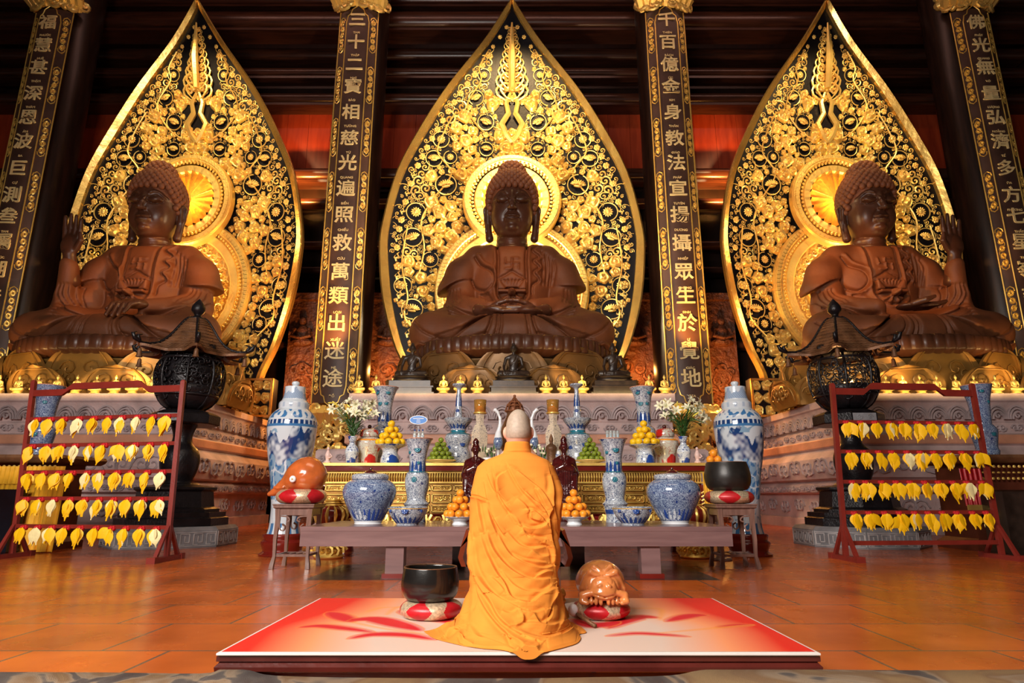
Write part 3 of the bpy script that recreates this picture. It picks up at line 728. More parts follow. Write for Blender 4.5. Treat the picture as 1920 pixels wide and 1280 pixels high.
# long vines linking the roundels
for pts in ([(918, 100), (902, 130), (905, 155), (880, 200), (900, 240), (930, 262)], [(858, 215), (838, 250), (825, 290), (850, 330), (815, 380), (795, 420), (800, 470), (790, 520)], [(770, 430), (760, 500), (770, 560), (765, 600), (800, 640)]):
    P = []
    for u, v in spl(pts, 7):
        z, Y = m_z(v); P.append((abs(xat(u, v, Y)), z, .05))
    V, Fq = as_np(MB().tube(P, .030, 5)); stamp(V, Fq, 0.06, 0, 1, 0, acc)
Vs = []; Fs = []; off = 0
for V, F_ in acc: Vs.append(V); Fs.append(F_+off); off += len(V)
RV = np.concatenate(Vs); RF = [tuple(dict.fromkeys(f)) for f in np.concatenate(Fs).tolist()]
# base box with framed cloud carving under the side of each mandorla
BX = []
for sg in (-1, 1):
    bas = MB(); baf = MB(); bac = []
    x0, x1 = sorted((sg*1.6, sg*3.95)); Y0 = 20.45; z0, z1 = 3.39, 4.66
    bas.bx(x0, x1, Y0, Y0+.38, z0, z1)
    for (a, c_, d, e) in ((x0, x1, z1-.07, z1), (x0, x1, z0, z0+.07), (x0, x0+.07, z0, z1), (x1-.07, x1, z0, z1)): baf.bx(a, c_, Y0-.08, Y0, d, e)
    for i in range(6):
        for j in range(3):
            V, Fq = CL[(i+j) % 3]; xx = x0+.24+(x1-x0-.48)*i/5+rs.uniform(-.05, .05); zz = z0+.22+(z1-z0-.44)*j/2; s = rs.uniform(.17, .21); a = rs.uniform(0, 6)
            U = (V[:, 0]*math.cos(a)-V[:, 1]*math.sin(a))*s+xx; W = (V[:, 0]*math.sin(a)+V[:, 1]*math.cos(a))*s+zz; bac.append((np.stack([U, Y0-V[:, 2]*s, W], 1), Fq))
    off = 0; Vs = []; Fs = []
    for V, F_ in bac: Vs.append(V); Fs.append(F_+off); off += len(V)
    BX.append((bas, baf, np.concatenate(Vs), [tuple(dict.fromkeys(f)) for f in np.concatenate(Fs).tolist()]))
SX = 11.4; first = None
for X, wh in ((0, 'middle'), (-SX, 'left'), (SX, 'right')):
    lab = 'pointed gilded openwork mandorla standing behind the %s great seated statue' % wh
    if first is None:
        t = thing('mandorla', lab, 'mandorla', (X, 0, 0), 0, 'mandorlas behind the three statues')
        parts = [MANB.build('backing_panel', M['ground'], t), MANR.build('gold_rim', M['goldrim'], t, 30), mesh_obj('gilded_relief', RV, RF, M['gold'], t, 50), hal.build('halo_ring', M['gold'], t, 30), sun.build('sunburst_disc', M['goldrim'], t, False), bod.build('body_halo', M['gold'], t, 30)]
        for q in BX: parts += [q[0].build('base_box', M['ground'], t), q[1].build('base_frame', M['goldrim'], t), mesh_obj('base_carving', q[2], q[3], M['gold'], t, 50)]
        first = [(p.name.split('.')[0], p.data) for p in parts]
    else:
        t = thing('mandorla', lab, 'mandorla', (X, 0, 0), 0, 'mandorlas behind the three statues'); t.scale = (.9, 1, 1)
        for nm, me in first: inst(me, nm, t)
# ------------------------------------------------------------ stone platforms
PT = 3.38
def arches(mb, P0, P1, z0, h, n, nrm, step=None):
    # rows of concentric carved arches between two points on a face
    P0 = Vector(P0); P1 = Vector(P1); d = (P1-P0); Ln = d.length; d.normalize(); w_ = Ln/n; nr = Vector(nrm)
    for i in range(n):
        c = P0+d*(w_*(i+.5))
        for k, q in enumerate((.98, .78, .56)):
            pts = []
            for j in range(11): a = PI*j/10; pts.append(c+d*(math.cos(a)*w_*.52*q)+Vector((0, 0, z0+math.sin(a)*h*q))+nr*(.01+.015*k))
            mb.tube(pts, .03, 4)
        sp = [c+d*(math.cos(a)*r_)+Vector((0, 0, z0+h*.28+math.sin(a)*r_))+nr*.03 for a, r_ in [(j*.75, w_*.20*(1-j/13)) for j in range(12)]]
        mb.tube(sp, .025, 4)
def scrolls(mb, P0, P1, z, r, n, nrm, rad=.022):
    P0 = Vector(P0); P1 = Vector(P1); d = (P1-P0); Ln = d.length; d.normalize(); nr = Vector(nrm)
    for i in range(n):
        c = P0+d*(Ln*(i+.5)/n); sg = 1 if i % 2 else -1
        for s2 in (1, -1):
            mb.tube([c+d*(math.cos(a)*q*s2+s2*r*.55)+Vector((0, 0, z+sg*math.sin(a)*q))+nr*.015 for a, q in [(j*.8, r*(1-j/13)) for j in range(12)]], rad, 4)
def platform(name, label, x0, x1, y0, y1, faces):
    t = thing(name, label, 'stone platform', (0, 0, 0), 0, 'carved stone altars under the statues')
    # profile measured from the photo: cornice, arch frieze, scroll band, plain pink band, carved belly, mouldings, base
    P = [(.0, 0), (.0, .28), (-.08, .3), (-.08, .95), (.12, 1.0), (.14, 1.2), (.04, 1.28), (.22, 1.34), (.30, 1.6), (.26, 1.86), (.12, 2.0), (.05, 2.1), (.12, 2.14), (.12, 2.36), (.02, 2.40), (.02, 2.66), (-.04, 2.70), (.0, 3.0), (.06, 3.16), (.10, 3.2), (.10, PT)]
    b = MB(); b.sweep_rect(x0, x1, y0, y1, P); b.build('body', M['stone'], t, 20)
    b = MB(); b.sweep_rect(x0, x1, y0, y1, [(.12, 2.14), (.135, 2.16), (.135, 2.34), (.12, 2.36)]); b.build('plain_band', M['stonepink'], t, 20)
    b = MB()
    for f in faces:
        if f == 'f': A, B, nr = (x0, y0, 0), (x1, y0, 0), (0, -1, 0)
        elif f == 'r': A, B, nr = (x1, y0, 0), (x1, y1, 0), (1, 0, 0)
        else: A, B, nr = (x0, y1, 0), (x0, y0, 0), (-1, 0, 0)
        Ln = (Vector(B)-Vector(A)).length; n1 = Vector(nr)
        arches(b, Vector(A)+n1*.03, Vector(B)+n1*.03, 2.74, .34, int(Ln/.47), nr)
        scrolls(b, Vector(A)+n1*.03, Vector(B)+n1*.03, 2.53, .10, int(Ln/.42), nr)
        scrolls(b, Vector(A)+n1*.28, Vector(B)+n1*.28, 1.64, .24, int(Ln/.72), nr, .03)
        scrolls(b, Vector(A)+n1*.13, Vector(B)+n1*.13, 1.1, .08, int(Ln/.3), nr, .02)
        scrolls(b, Vector(A)-n1*.07, Vector(B)-n1*.07, .62, .22, int(Ln/.9), nr, .025)
    b.build('carved_relief', M['stonedk'], t, 40); return t
platform('stone_altar', 'long grey carved stone altar under the middle statue', -3.95, 3.95, 15.6, 19.4, 'flr')
b = MB()
XL = -8.35
platform('stone_altar', 'carved stone altar under the left statue, receding side in view', -15.7, XL, 15.6, 22.4, 'fr')
platform('stone_altar', 'carved stone altar under the right statue, receding side in view', -XL, 15.7, 15.6, 22.4, 'fl')
# lower step of the middle altar, wider than the top
t = thing('stone_plinth', 'low stepped stone plinth at the foot of the middle stone altar', 'plinth')
b = MB(); b.sweep_rect(-4.5, 4.5, 14.6, 15.12, [(0, 0), (0, .3), (-.08, .32), (-.08, 1.0), (.1, 1.05), (.12, 1.5), (.0, 1.62), (.0, 1.9), (-.05, 1.95)]); b.build('body', M['stone'], t, 20)
b = MB(); arches(b, (-4.5, 14.58, 0), (4.5, 14.58, 0), 1.1, .36, 12, (0, -1, 0)); scrolls(b, (-4.5, 14.6, 0), (4.5, 14.6, 0), 1.75, .09, 22, (0, -1, 0)); scrolls(b, (-4.4, 14.66, 0), (4.4, 14.66, 0), .66, .22, 9, (0, -1, 0)); b.build('carved_relief', M['stonedk'], t)
# ------------------------------------------------------------ lotus thrones
def PW(q): return (.86+.14*math.sin(min(q*2.6, PI/2)))*math.sqrt(max(1-max(0, q-.12)**2.3*1.34, .0006))
def petal(wd, ht, bulge=.22, n=12, m=10):
    mb = MB(); vs = []; fs = []
    for side in (0, 1):
        for j in range(m+1):
            q = j/m
            ww = wd/2*PW(q)
            for i in range(n+1):
                s_ = 2*i/n-1; x = ww*s_; z = ht*q; y = -(bulge*math.sin(q*PI*.75+.3)*(1-.55*s_*s_)+.22*q*q)-.05*(abs(s_) > .86 or q > .95)
                vs.append((x, y+(.07 if side else 0), z-.05*(1-s_*s_)*0))
    K = (m+1)*(n+1)
    for j in range(m):
        for i in range(n): a = j*(n+1)+i; fs.append((a, a+1, a+n+2, a+n+1)); fs.append((K+a+n+1, K+a+n+2, K+a+1, K+a))
    for j in range(m): a = j*(n+1); fs.append((a+n+1, K+a+n+1, K+a, a)); a += n; fs.append((a, K+a, K+a+n+1, a+n+1))
    a = m*(n+1); fs += [(a+i, a+i+1, K+a+i+1, K+a+i) for i in range(n)]
    mb.add(vs, fs); 
    def Y_(x, q): s_ = x/(wd/2); return -(bulge*math.sin(q*PI*.75+.3)*(1-.55*s_*s_)+.22*q*q)-.03
    for sc_ in (.80,):
        P = []
        for i in range(17):
            q = abs(i/8-1); s2 = 1 if i > 8 else -1; qq = .15+.72*(1-q**2.2); ww = wd/2*PW(qq)*.80*(s2 if i != 8 else 0)
            P.append((ww if i != 8 else 0, Y_(ww, qq), ht*qq))
        mb.tube(P, .018, 4)
    for sg in (1, -1):
        for (cx, cq, r_) in ((.13, .52, .11), (.25, .40, .08), (.10, .32, .07)):
            mb.tube([(sg*(cx*wd+math.cos(a)*r_*wd*q_), Y_(cx*wd, cq)-.02, ht*cq+math.sin(a)*r_*wd*q_) for a, q_ in [(k*.75, 1-k/12) for k in range(11)]], .02, 4)
    return mb
PET = petal(2.15, 1.32, .13, 16, 14); PET2 = petal(1.9, .84, .15, 16, 12)
def throne(X, mat, label):
    t = thing('lotus_throne', label, 'lotus throne', (X, 18.3, PT), 0, 'lotus thrones of the great statues')
    rx, ry = 2.95, 1.80
    b = MB(); b.lathe(lprof([(rx*.98, 0), (rx*.86, .3), (rx*.9, .7), (rx*1.03, 1.05), (rx*1.03, 1.12), (rx*.98, 1.14)], 4), 64, sy=ry/rx); b.build('core', mat, t)
    N = 64
    b = MB(); b.lathe([(rx*.90, 1.14), (rx*1.0, 1.26), (rx*1.02, 1.30), (rx*1.02, 1.64), (rx*.99, 1.69), (rx*.90, 1.70)], N*8, sy=2.25/rx, mod=lambda a, z: 1-.020*abs(math.cos(a*N/2))**6); b.build('fluted_rim', M['statue'], t, True)
    for row, (pm, n_, z0, rr, off) in enumerate(((PET, 10, .10, 1.02, 0), (PET2, 10, 0, 1.13, .5))):
        for i in range(n_):
            a = 2*PI*(i+off)/n_-PI/2
            if math.sin(a) > .45: continue
            x, y = rx*rr*math.cos(a), ry*rr*math.sin(a); nx, ny = math.cos(a)/rx, math.sin(a)/ry; ang = math.atan2(ny, nx)+PI/2
            if pm.__dict__.get('me%s' % mat.name) is None:
                o = pm.build('petal', mat, t, 50); pm.__dict__['me%s' % mat.name] = o.data
            else: o = inst(pm.__dict__['me%s' % mat.name], 'petal', t)
            o.location = (x, y, z0); o.rotation_euler = (0, 0, ang); 
            k = .80+.35*abs(math.cos(a))*0+.0; o.scale = (1, 1, 1)
    return t
throne(0, M['throne'], 'dark bronze lotus throne of the middle statue'); throne(-SX, M['throneg'], 'gilt bronze lotus throne of the left statue'); throne(SX, M['throneg'], 'gilt bronze lotus throne of the right statue')
# ------------------------------------------------------------ the three great statues
def head_field(h):
    f = Field((-1.15, -1.25, 3.2), (1.15, 1.15, 6.7), h)
    f.ell((0, .02, 5.15), (.74, .80, .98)); f.ell((0, -.14, 4.55), (.655, .62, .66), k=.25); f.ell((0, -.42, 4.17), (.30, .26, .22), k=.18)
    f.ell((.36, -.40, 4.62), (.27, .28, .36), k=.15, two=True)                       # cheeks
    f.cap((0, .12, 3.3), (0, .06, 4.2), .60, .50, k=.08)
    for z in (3.62, 3.82, 4.0): f.stroke([(-.6, z+.05), (0, z-.04), (.6, z+.05)], .03, .03, curve=True)
    f.ell((.31, -.66, 5.10), (.25, .15, .13), k=.05, two=True)                     # closed lids
    f.cap((0, -.72, 5.28), (0, -.93, 4.83), .070, .088, k=.07); f.ell((0, -.93, 4.80), (.095, .10, .085), k=.04); f.ell((.105, -.86, 4.78), (.065, .09, .06), k=.03, two=True)
    f.ell((0, -.74, 4.50), (.26, .12, .16), k=.10); f.ell((.07, -.835, 4.545), (.115, .065, .040), k=.02, two=True); f.ell((0, -.825, 4.455), (.125, .065, .045), k=.02); f.ell((0, -.70, 4.22), (.17, .12, .11), k=.08)
    f.stroke([(-.23, 4.525), (-.1, 4.495), (0, 4.505), (.1, 4.495), (.23, 4.525)], .018, .06, ylim=-.5)
    f.stroke([(.10, 5.07), (.20, 5.01), (.34, 4.995), (.50, 5.05)], .022, .065, ylim=-.2, two=True)
    f.stroke([(.08, 5.02), (.12, 5.20), (.25, 5.35), (.42, 5.36), (.60, 5.20)], .030, -.055, ylim=-.2, two=True)
    f.ell((.32, -.82, 5.25), (.22, .10, .06), k=.06, sub=True, two=True)
    f.stroke([(.14, 4.74), (.24, 4.6), (.27, 4.46)], .04, .025, ylim=-.2, two=True)
    f.chain([(.76, .05, 5.15), (.82, .10, 5.0), (.83, .08, 4.7), (.80, .02, 4.3), (.76, 0, 4.05)], [.12, .17, .13, .11, .14], k=.04, two=True)
    f.boxr((.93, .0, 4.86), (.05, .06, .22), .04, k=.02, sub=True, two=True); f.boxr((.86, -.08, 4.38), (.03, .04, .16), .03, k=.02, sub=True, two=True)
    return f
def curls():
    b = MB(); 
    b.ball((0, .1, 5.32), (.80, .84, .98), 32, 20); b.ball((0, .12, 6.15), (.44, .46, .42), 20, 12)
    def hairline(x, y):      # lowest z of the curls at a direction
        a = math.atan2(x, -y); a = abs(a)
        return 5.50 if a < .75 else (5.50-(a-.75)*1.2 if a < 1.25 else 4.90-(a-1.25)*.5)
    R0 = .105
    for i in range(19):
        ph = -.55+i*(PI/2+.55)/18*.97; rr = math.cos(ph); n_ = max(1, int(2*PI*.83*rr/(R0*1.86)))
        for k in range(n_):
            a = 2*PI*(k+.5*(i % 2))/n_; x, y, z = .83*rr*math.sin(a), -.87*rr*math.cos(a)+.08, 5.32+1.0*math.sin(ph)
            if z < hairline(x, y-.08) or (x*x+(y-.1)**2 < .40**2 and z > 6.1): continue
            b.ball((x, y, z), (R0, R0, R0), 7, 6)
    for i in range(7):
        ph = .05+i*.24; rr = math.cos(ph); n_ = max(1, int(2*PI*.46*rr/(R0*1.8)))
        for k in range(n_):
            a = 2*PI*(k+.5*(i % 2))/n_; b.ball((.46*rr*math.sin(a), .12-.48*rr*math.cos(a), 6.15+.44*math.sin(ph)), (R0*.92,)*3, 7, 6)
    b.ball((0, -.52, 6.02), (.20, .13, .14), 12, 8); return b
def hand_field(f, side, pose, k=.03):
    s = side
    if pose == 'lap':       # two hands resting in the lap, one upon the other, thumbs meeting
        for sg, dz in ((1, .0), (-1, .10)):
            f.ell((sg*.40, -1.62, 1.15+dz*.6), (.46, .25, .10), k=.04); f.chain([(sg*.55, -1.62, 1.16), (sg*.95, -1.40, 1.26)], [.15, .19], k=.06)
            for i in range(4): f.chain([(sg*.15, -1.80+.14*i, 1.13+dz), (-sg*.25, -1.83+.13*i, 1.12+dz), (-sg*.60, -1.76+.12*i, 1.16+dz)], [.072, .066, .05], k=.015)
        f.chain([(.62, -1.60, 1.26), (.40, -1.70, 1.38), (.18, -1.75, 1.44), (.02, -1.76, 1.45)], [.10, .075, .065, .05], k=.03, two=True)
    elif pose == 'abhaya':  # raised open hand, palm to the front
        X, Y, Z = s*1.95, -.95, 3.25
        f.cap((s*1.85, -.75, 2.35), (X, Y+.02, Z-.1), .22, .17, k=.05); f.ell((X, Y, Z+.2), (.29, .14, .38), k=.06)
        for i, ln in enumerate((.50, .56, .52, .40)):
            x = X+(i-1.5)*.135; f.chain([(x, Y, Z+.42), (x+(i-1.5)*.02, Y-.02, Z+.45+ln*.6), (x+(i-1.5)*.03, Y-.07, Z+.48+ln*1.22)], [.080, .072, .052], k=.015)
        f.chain([(X-s*.22, Y-.02, Z+.08), (X-s*.36, Y-.10, Z+.3), (X-s*.34, Y-.14, Z+.52)], [.09, .08, .055], k=.03)
    elif pose == 'knee':    # hand laid palm down over the shin
        X, Y, Z = s*.75, -1.75, 1.35
        f.ell((X, Y, Z), (.36, .30, .15), e=(.35, 0, s*.3), k=.05)
        for i, ln in enumerate((.55, .60, .55, .42)):
            x = X-s*(.28-.16*i); f.chain([(x, Y-.15, Z-.02), (x-s*.08, Y-.38, Z-.14), (x-s*.12, Y-.52, Z-.14-ln*.6)], [.08, .075, .055], k=.015)
        f.chain([(X-s*.30, Y+.1, Z+.02), (X-s*.52, Y-.06, Z-.05), (X-s*.62, Y-.20, Z-.2)], [.09, .08, .06], k=.03)
    elif pose == 'palm':    # open hand lying on the lap, palm up, fingers across
        X, Y, Z = s*.1, -1.62, 1.30
        f.ell((X, Y, Z), (.38, .27, .10), k=.04)
        for i in range(4): f.chain([(X-s*.25, Y-.2+.13*i, Z), (X-s*.62, Y-.22+.13*i, Z+.02), (X-s*(.95-.05*abs(i-1)), Y-.2+.12*i, Z+.1)], [.078, .07, .052], k=.015)
        f.chain([(X+s*.05, Y-.25, Z+.02), (X-s*.2, Y-.42, Z+.08), (X-s*.42, Y-.46, Z+.16)], [.09, .08, .055], k=.03)
def robe_field(h, pose):
    f = Field((-3.5, -2.6, -.12), (3.5, 1.5, 4.1), h)
    f.ell((0, .12, 2.55), (1.36, .80, 1.30)); f.ell((0, .02, 1.35), (1.25, .90, 1.05), k=.3); f.ell((0, .12, 3.38), (.98, .62, .42), k=.3)
    f.chain([(.35, .14, 3.62), (1.05, .14, 3.36), (1.38, .12, 3.0)], [.30, .44, .50], k=.2, two=True)
    raised = {'abhaya_l': -1, 'abhaya_r': 1}.get(pose, 0)
    # short flaring outer sleeves ending in a ledge
    for sg in (-1, 1):
        g = Field(f.lo, (3.5, 1.5, 4.1), h); g.chain([(sg*1.12, .12, 3.35), (sg*1.55, .08, 2.85), (sg*1.74, .04, 2.25)], [.42, .52, .60], k=.15)
        zc = 2.42; Z = g.ax[2][None, None, :]; X = g.ax[0][:, None, None]
        g.F = np.maximum(g.F, (zc+.10*np.sin(X*3.2)-.22*(np.abs(X)-1.5)-Z).astype(np.float32)); f.F = np.minimum(f.F, g.F)
        f.cap((sg*1.45, .1, 2.6), (sg*1.62, -.05, 1.75), .46, .50, k=.06)
    for sg in (-1, 1):
        if raised == sg:      # forearm lifted, long sleeve hanging from it
            f.chain([(sg*1.60, -.1, 2.0), (sg*1.95, -.55, 1.75), (sg*1.95, -.9, 2.85)], [.42, .34, .22], k=.10)
            f.chain([(sg*1.9, -.85, 2.7), (sg*2.0, -.75, 1.9), (sg*2.05, -.9, 1.1), (sg*2.1, -1.1, .9)], [.23, .25, .24, .28], k=.1)
        else:
            tx = .62 if pose == 'lap' else .95
            f.chain([(sg*1.58, -.1, 1.80), (sg*1.42, -.75, 1.50), (sg*tx, -1.45, 1.34)], [.44, .36, .24], k=.10)
            f.chain([(sg*1.70, -.1, 1.62), (sg*1.62, -.6, 1.22), (sg*1.1, -1.1, 1.08)], [.40, .34, .26], k=.10)
    # crossed legs, lap and the spread of the skirt
    f.chain([(.8, -.1, .82), (1.7, -.85, .82), (2.28, -1.15, .66)], [.78, .68, .62], k=.2, two=True)
    f.chain([(2.35, -1.15, .60), (1.3, -1.62, .56), (.2, -1.78, .50)], [.60, .48, .36], k=.12, two=True)
    f.ell((0, -1.1, .55), (1.6, 1.1, .62), k=.3); f.ell((0, -.55, .10), (3.0, 1.72, .30), k=.18); f.boxr((0, -1.75, .50), (.42, .26, .46), .1, k=.08)
    f.cap((2.15, -.6, .34), (1.2, -.0, .34), .62, .6, k=.2, two=True)
    # relief: neckline, lapels, scalloped overlap, belt and bow, breast emblem, folds
    f.boxr((0, .0, 3.95), (.62, 1.2, .3), .28, k=.06, sub=True)
    f.stroke([(.46, 3.62), (.42, 3.1), (.44, 2.4), (.40, 1.9), (.16, 1.66), (0, 1.64)], 0.036, 0.105, two=True); f.stroke([(.56, 3.62), (.52, 3.1), (.54, 2.4), (.50, 1.86), (.20, 1.56), (0, 1.54)], 0.05, -0.06, two=True)
    f.stroke([(.80, 3.72), (.62, 3.5), (.85, 3.30), (.66, 3.12), (.84, 2.92), (.66, 2.72), (.82, 2.5), (.62, 2.3), (.60, 2.0)], 0.036, 0.09)
    f.stroke([(.86, 3.70), (.70, 3.5), (.93, 3.30), (.74, 3.12), (.92, 2.92), (.74, 2.72), (.90, 2.5)], 0.06, -0.075)
    f.stroke([(-1.15, 3.3), (-.95, 3.0), (-.62, 2.75), (-.56, 2.4), (-.80, 2.16), (-1.12, 2.3), (-1.25, 2.55)], 0.036, 0.1); f.stroke([(-1.05, 3.35), (-.85, 3.05), (-.55, 2.8), (-.48, 2.4), (-.75, 2.08)], 0.07, -0.075)
    for i in range(4): f.stroke([(-.95+.07*i, 2.05), (-.8+.06*i, 1.8), (-.7+.05*i, 1.5)], 0.036, 0.075)
    for i in range(4): f.stroke([(.92+.12*i, 3.5-.1*i), (.95+.13*i, 2.9), (.92+.11*i, 2.35)], 0.036, 0.0525)
    f.boxr((0, -.62, 2.27), (.42, .22, .17), .03, k=.02); f.boxr((0, -.68, 2.02), (.42, .26, .045), .03, k=.02); f.ell((0, -.97, 2.02), (.09, .08, .09), k=.02)
    for i in range(-3, 4): f.stroke([(i*.05, 2.12), (i*.12, 2.44)], 0.036, 0.075, curve=False)
    f.stroke([(0, 1.98), (.14, 1.86), (.28, 1.78)], 0.04, -0.09, two=True); f.stroke([(0, 1.95), (.08, 1.80), (.12, 1.72)], 0.036, -0.09, two=True)
    for P in ([(0, 2.80), (0, 3.16)], [(-.2, 2.98), (.2, 2.98)], [(0, 3.16), (.2, 3.16)], [(.2, 2.98), (.2, 2.80)], [(0, 2.80), (-.2, 2.80)], [(-.2, 2.98), (-.2, 3.16)]): f.stroke(P, .028, -.045, curve=False)
    f.stroke([(-.42, 2.50), (-.2, 2.60), (0, 2.72), (.2, 2.60), (.42, 2.50)], 0.036, 0.075)
    for i in range(5): f.stroke([(1.95-.05*i, 1.62-.13*i), (1.5-.05*i, 1.30-.07*i), (1.0, 1.12-.03*i)], 0.036, 0.0825, two=True)
    for i in range(5): f.stroke([(1.62+.1*i, 2.2), (1.58+.12*i, 1.9), (1.5+.1*i, 1.6)], 0.036, 0.06, two=True)
    for i in (-3, -2.2, 3): f.stroke([(i*.13, 1.0), (i*.14+.02, .6), (i*.17, .18)], 0.036, 0.075)
    f.stroke([(.55, .98), (.62, .6), (.8, .25)], 0.036, 0.105, two=True)
    for i in range(5): f.stroke([(.6+.1*i, 1.05-.05*i), (1.3+.1*i, .62-.09*i), (2.1+.12*i, .40-.1*i)], 0.036, 0.0675, two=True)
    f.stroke([(.7, .42), (1.5, .22), (2.4, .5), (2.75, .85)], 0.036, 0.075, two=True)
    for i in range(7): f.stroke([(.25+.36*i, .12+.05*(i % 2)), (.43+.36*i, .20+.04*(i % 2)), (.60+.36*i, .10+.05*(i % 2))], 0.045, -0.105, two=True)
    f.cutz(0.01); return f
HF = head_field(.028); HV, HFc = HF.mesh()
HF = None; CM = curls(); hmesh = None; cmesh = None
for X, pose, lab in ((0, 'lap', 'colossal dark wooden seated Buddha in the middle, both hands resting in the lap'),
                     (-SX, 'abhaya_l', 'colossal seated Buddha at the left, one hand raised and one over the shin'),
                     (SX, 'abhaya_r', 'colossal seated Buddha at the right, hand raised beside the outer board')):
    nod = R(7); t = thing('seated_buddha_statue', lab, 'statue', (X, 18.72, 4.82), 0, 'colossal seated Buddhas')
    if hmesh is None: o = mesh_obj('head', HV, HFc, M['statue'], t); hmesh = o.data; o = CM.build('curled_hair', M['hair'], t, True); cmesh = o.data; NM = Matrix.Translation((0, 0, 4.0)) @ Matrix.Rotation(nod, 4, 'X') @ Matrix.Translation((0, 0, -4.0)); NM = NM @ Matrix.Diagonal((.94, 1, 1, 1)); hmesh.transform(NM); cmesh.transform(NM)
    else: inst(hmesh, 'head', t); inst(cmesh, 'curled_hair', t)
    robe_field(.033, pose).build('robe', M['robe'], t)
    for sd, hp_, nm in {'lap': ((1, 'lap', 'joined_hands'),), 'abhaya_l': ((-1, 'abhaya', 'raised_hand'), (1, 'knee', 'hand')), 'abhaya_r': ((1, 'abhaya', 'raised_hand'), (-1, 'palm', 'hand'))}[pose]:
        f = Field((-2.9, -2.5, .5), (2.9, .2, 4.9), .03); hand_field(f, sd, hp_); f.build(nm, M['statue'], t)
# ------------------------------------------------------------ vessels measured against the photo
def pxr(hwpx, v, Y): return hwpx*Y/ray(960, v)[1]/FPX
def vprof(P, Y, zb, m=5, smooth=True):
    q = [(pxr(h, v, Y), zat(v, Y)-zb) for h, v in P]; q[0] = (q[0][0], 0.)
    return lprof(q, m) if smooth else q
def disc_marks(t, prof, spots, r, mat, name='flower_medallion'):
    zs_ = [p[1] for p in prof]; rs_ = [p[0] for p in prof]
    for a, z, k in spots:
        rr = float(np.interp(z, zs_, rs_)); dz = .01; sl = (float(np.interp(z+dz, zs_, rs_))-float(np.interp(z-dz, zs_, rs_)))/(2*dz)
        b = MB()
        for i in range(8): an = 2*PI*i/8; b.ball((math.cos(an)*r*k*.62, 0, math.sin(an)*r*k*.62), (r*k*.40, .006, r*k*.40), 6, 4)
        b.ball((0, -.003, 0), (r*k*.55, .008, r*k*.55), 10, 5)
        b.build(name, mat, t, True).matrix_local = Matrix.Translation((rr*math.sin(a), -rr*math.cos(a), z)) @ Matrix.Rotation(a, 4, 'Z') @ Matrix.Rotation(-math.atan(sl), 4, 'X')
def ring_band(t, prof, z0, z1, mat, name, off=.003, n=48):
    zs_ = [p[1] for p in prof]; rs_ = [p[0] for p in prof]; pr = [(float(np.interp(z0+(z1-z0)*i/8, zs_, rs_))+off, z0+(z1-z0)*i/8) for i in range(9)]
    b = MB(); vs = []; fs = []
    for r_, z in pr: vs += [(r_*math.cos(2*PI*k/n), r_*math.sin(2*PI*k/n), z) for k in range(n)]
    for i in range(8): fs += [(i*n+k, i*n+(k+1) % n, (i+1)*n+(k+1) % n, (i+1)*n+k) for k in range(n)]
    b.add(vs, fs); return b.build(name, mat, t, True)
def lappets(t, prof, z0, z1, k, mat, off=.004, name='lappet_band', down=False):
    # row of pointed painted leaves round a vessel
    zs_ = [p[1] for p in prof]; rs_ = [p[0] for p in prof]; b = MB()
    for i in range(k):
        a0 = 2*PI*i/k; w_ = 2*PI/k*.36; vs = []; fs = []
        for j in range(7):
            q = j/6; z = z0+(z1-z0)*q; qq = 1-q if down else q; ww = w_*(1-qq**2.5)+.001; r_ = float(np.interp(z, zs_, rs_))+off
            vs += [(r_*math.sin(a0-ww), -r_*math.cos(a0-ww), z), (r_*1.0*math.sin(a0), -r_*math.cos(a0), z), (r_*math.sin(a0+ww), -r_*math.cos(a0+ww), z)]
        for j in range(6): fs += [(j*3, j*3+1, j*3+4, j*3+3), (j*3+1, j*3+2, j*3+5, j*3+4)]
        b.add(vs, fs)
    return b.build(name, mat, t, True)
# ------------------------------------------------------------ low offering table
TZ = zat(987, 7.47); TX0, TX1 = xat(563, 990, 7.47), xat(1373, 990, 7.47); TY1 = 9.25
tb = thing('offering_table', 'long low mauve-brown lacquered table laden with porcelain and fruit', 'table', (0, 0, 0))
MB().bx(TX0, TX1, 7.47, TY1, TZ-.05, TZ).build('table_top', M['tablewood'], tb)
b = MB(); b.bx(TX0+.004, TX1-.004, 7.474, 7.53, TZ-.215, TZ-.05); b.bx(TX0+.004, TX1-.004, TY1-.06, TY1, TZ-.215, TZ-.05); b.bx(TX0+.004, TX0+.06, 7.53, TY1-.06, TZ-.215, TZ-.05); b.bx(TX1-.06, TX1-.004, 7.53, TY1-.06, TZ-.215, TZ-.05); b.build('apron', M['tablewood'], tb)
for (u0, u1, Y) in ((722, 756, 7.52), (1203, 1239, 7.52)):
    x0, x1 = xat(u0, 1060, Y), xat(u1, 1060, Y); b = MB(); b.bx(x0, x1, Y, Y+.2, .05, TZ-.215); b.build('leg', M['tablewood'], tb)
    MB().bx(x0-.03, x1+.03, Y-.03, Y+.23, 0, .05).build('foot', M['redlac'], tb)
for (u0, u1) in ((862, 872), (1068, 1096)):
    x0, x1 = xat(u0 if u0 > 900 else 848, 1040, 9.0), xat(u1, 1040, 9.0); MB().bx(x0, x1, 9.0, 9.2, 0, TZ-.215).build('leg', M['tablewood'], tb)
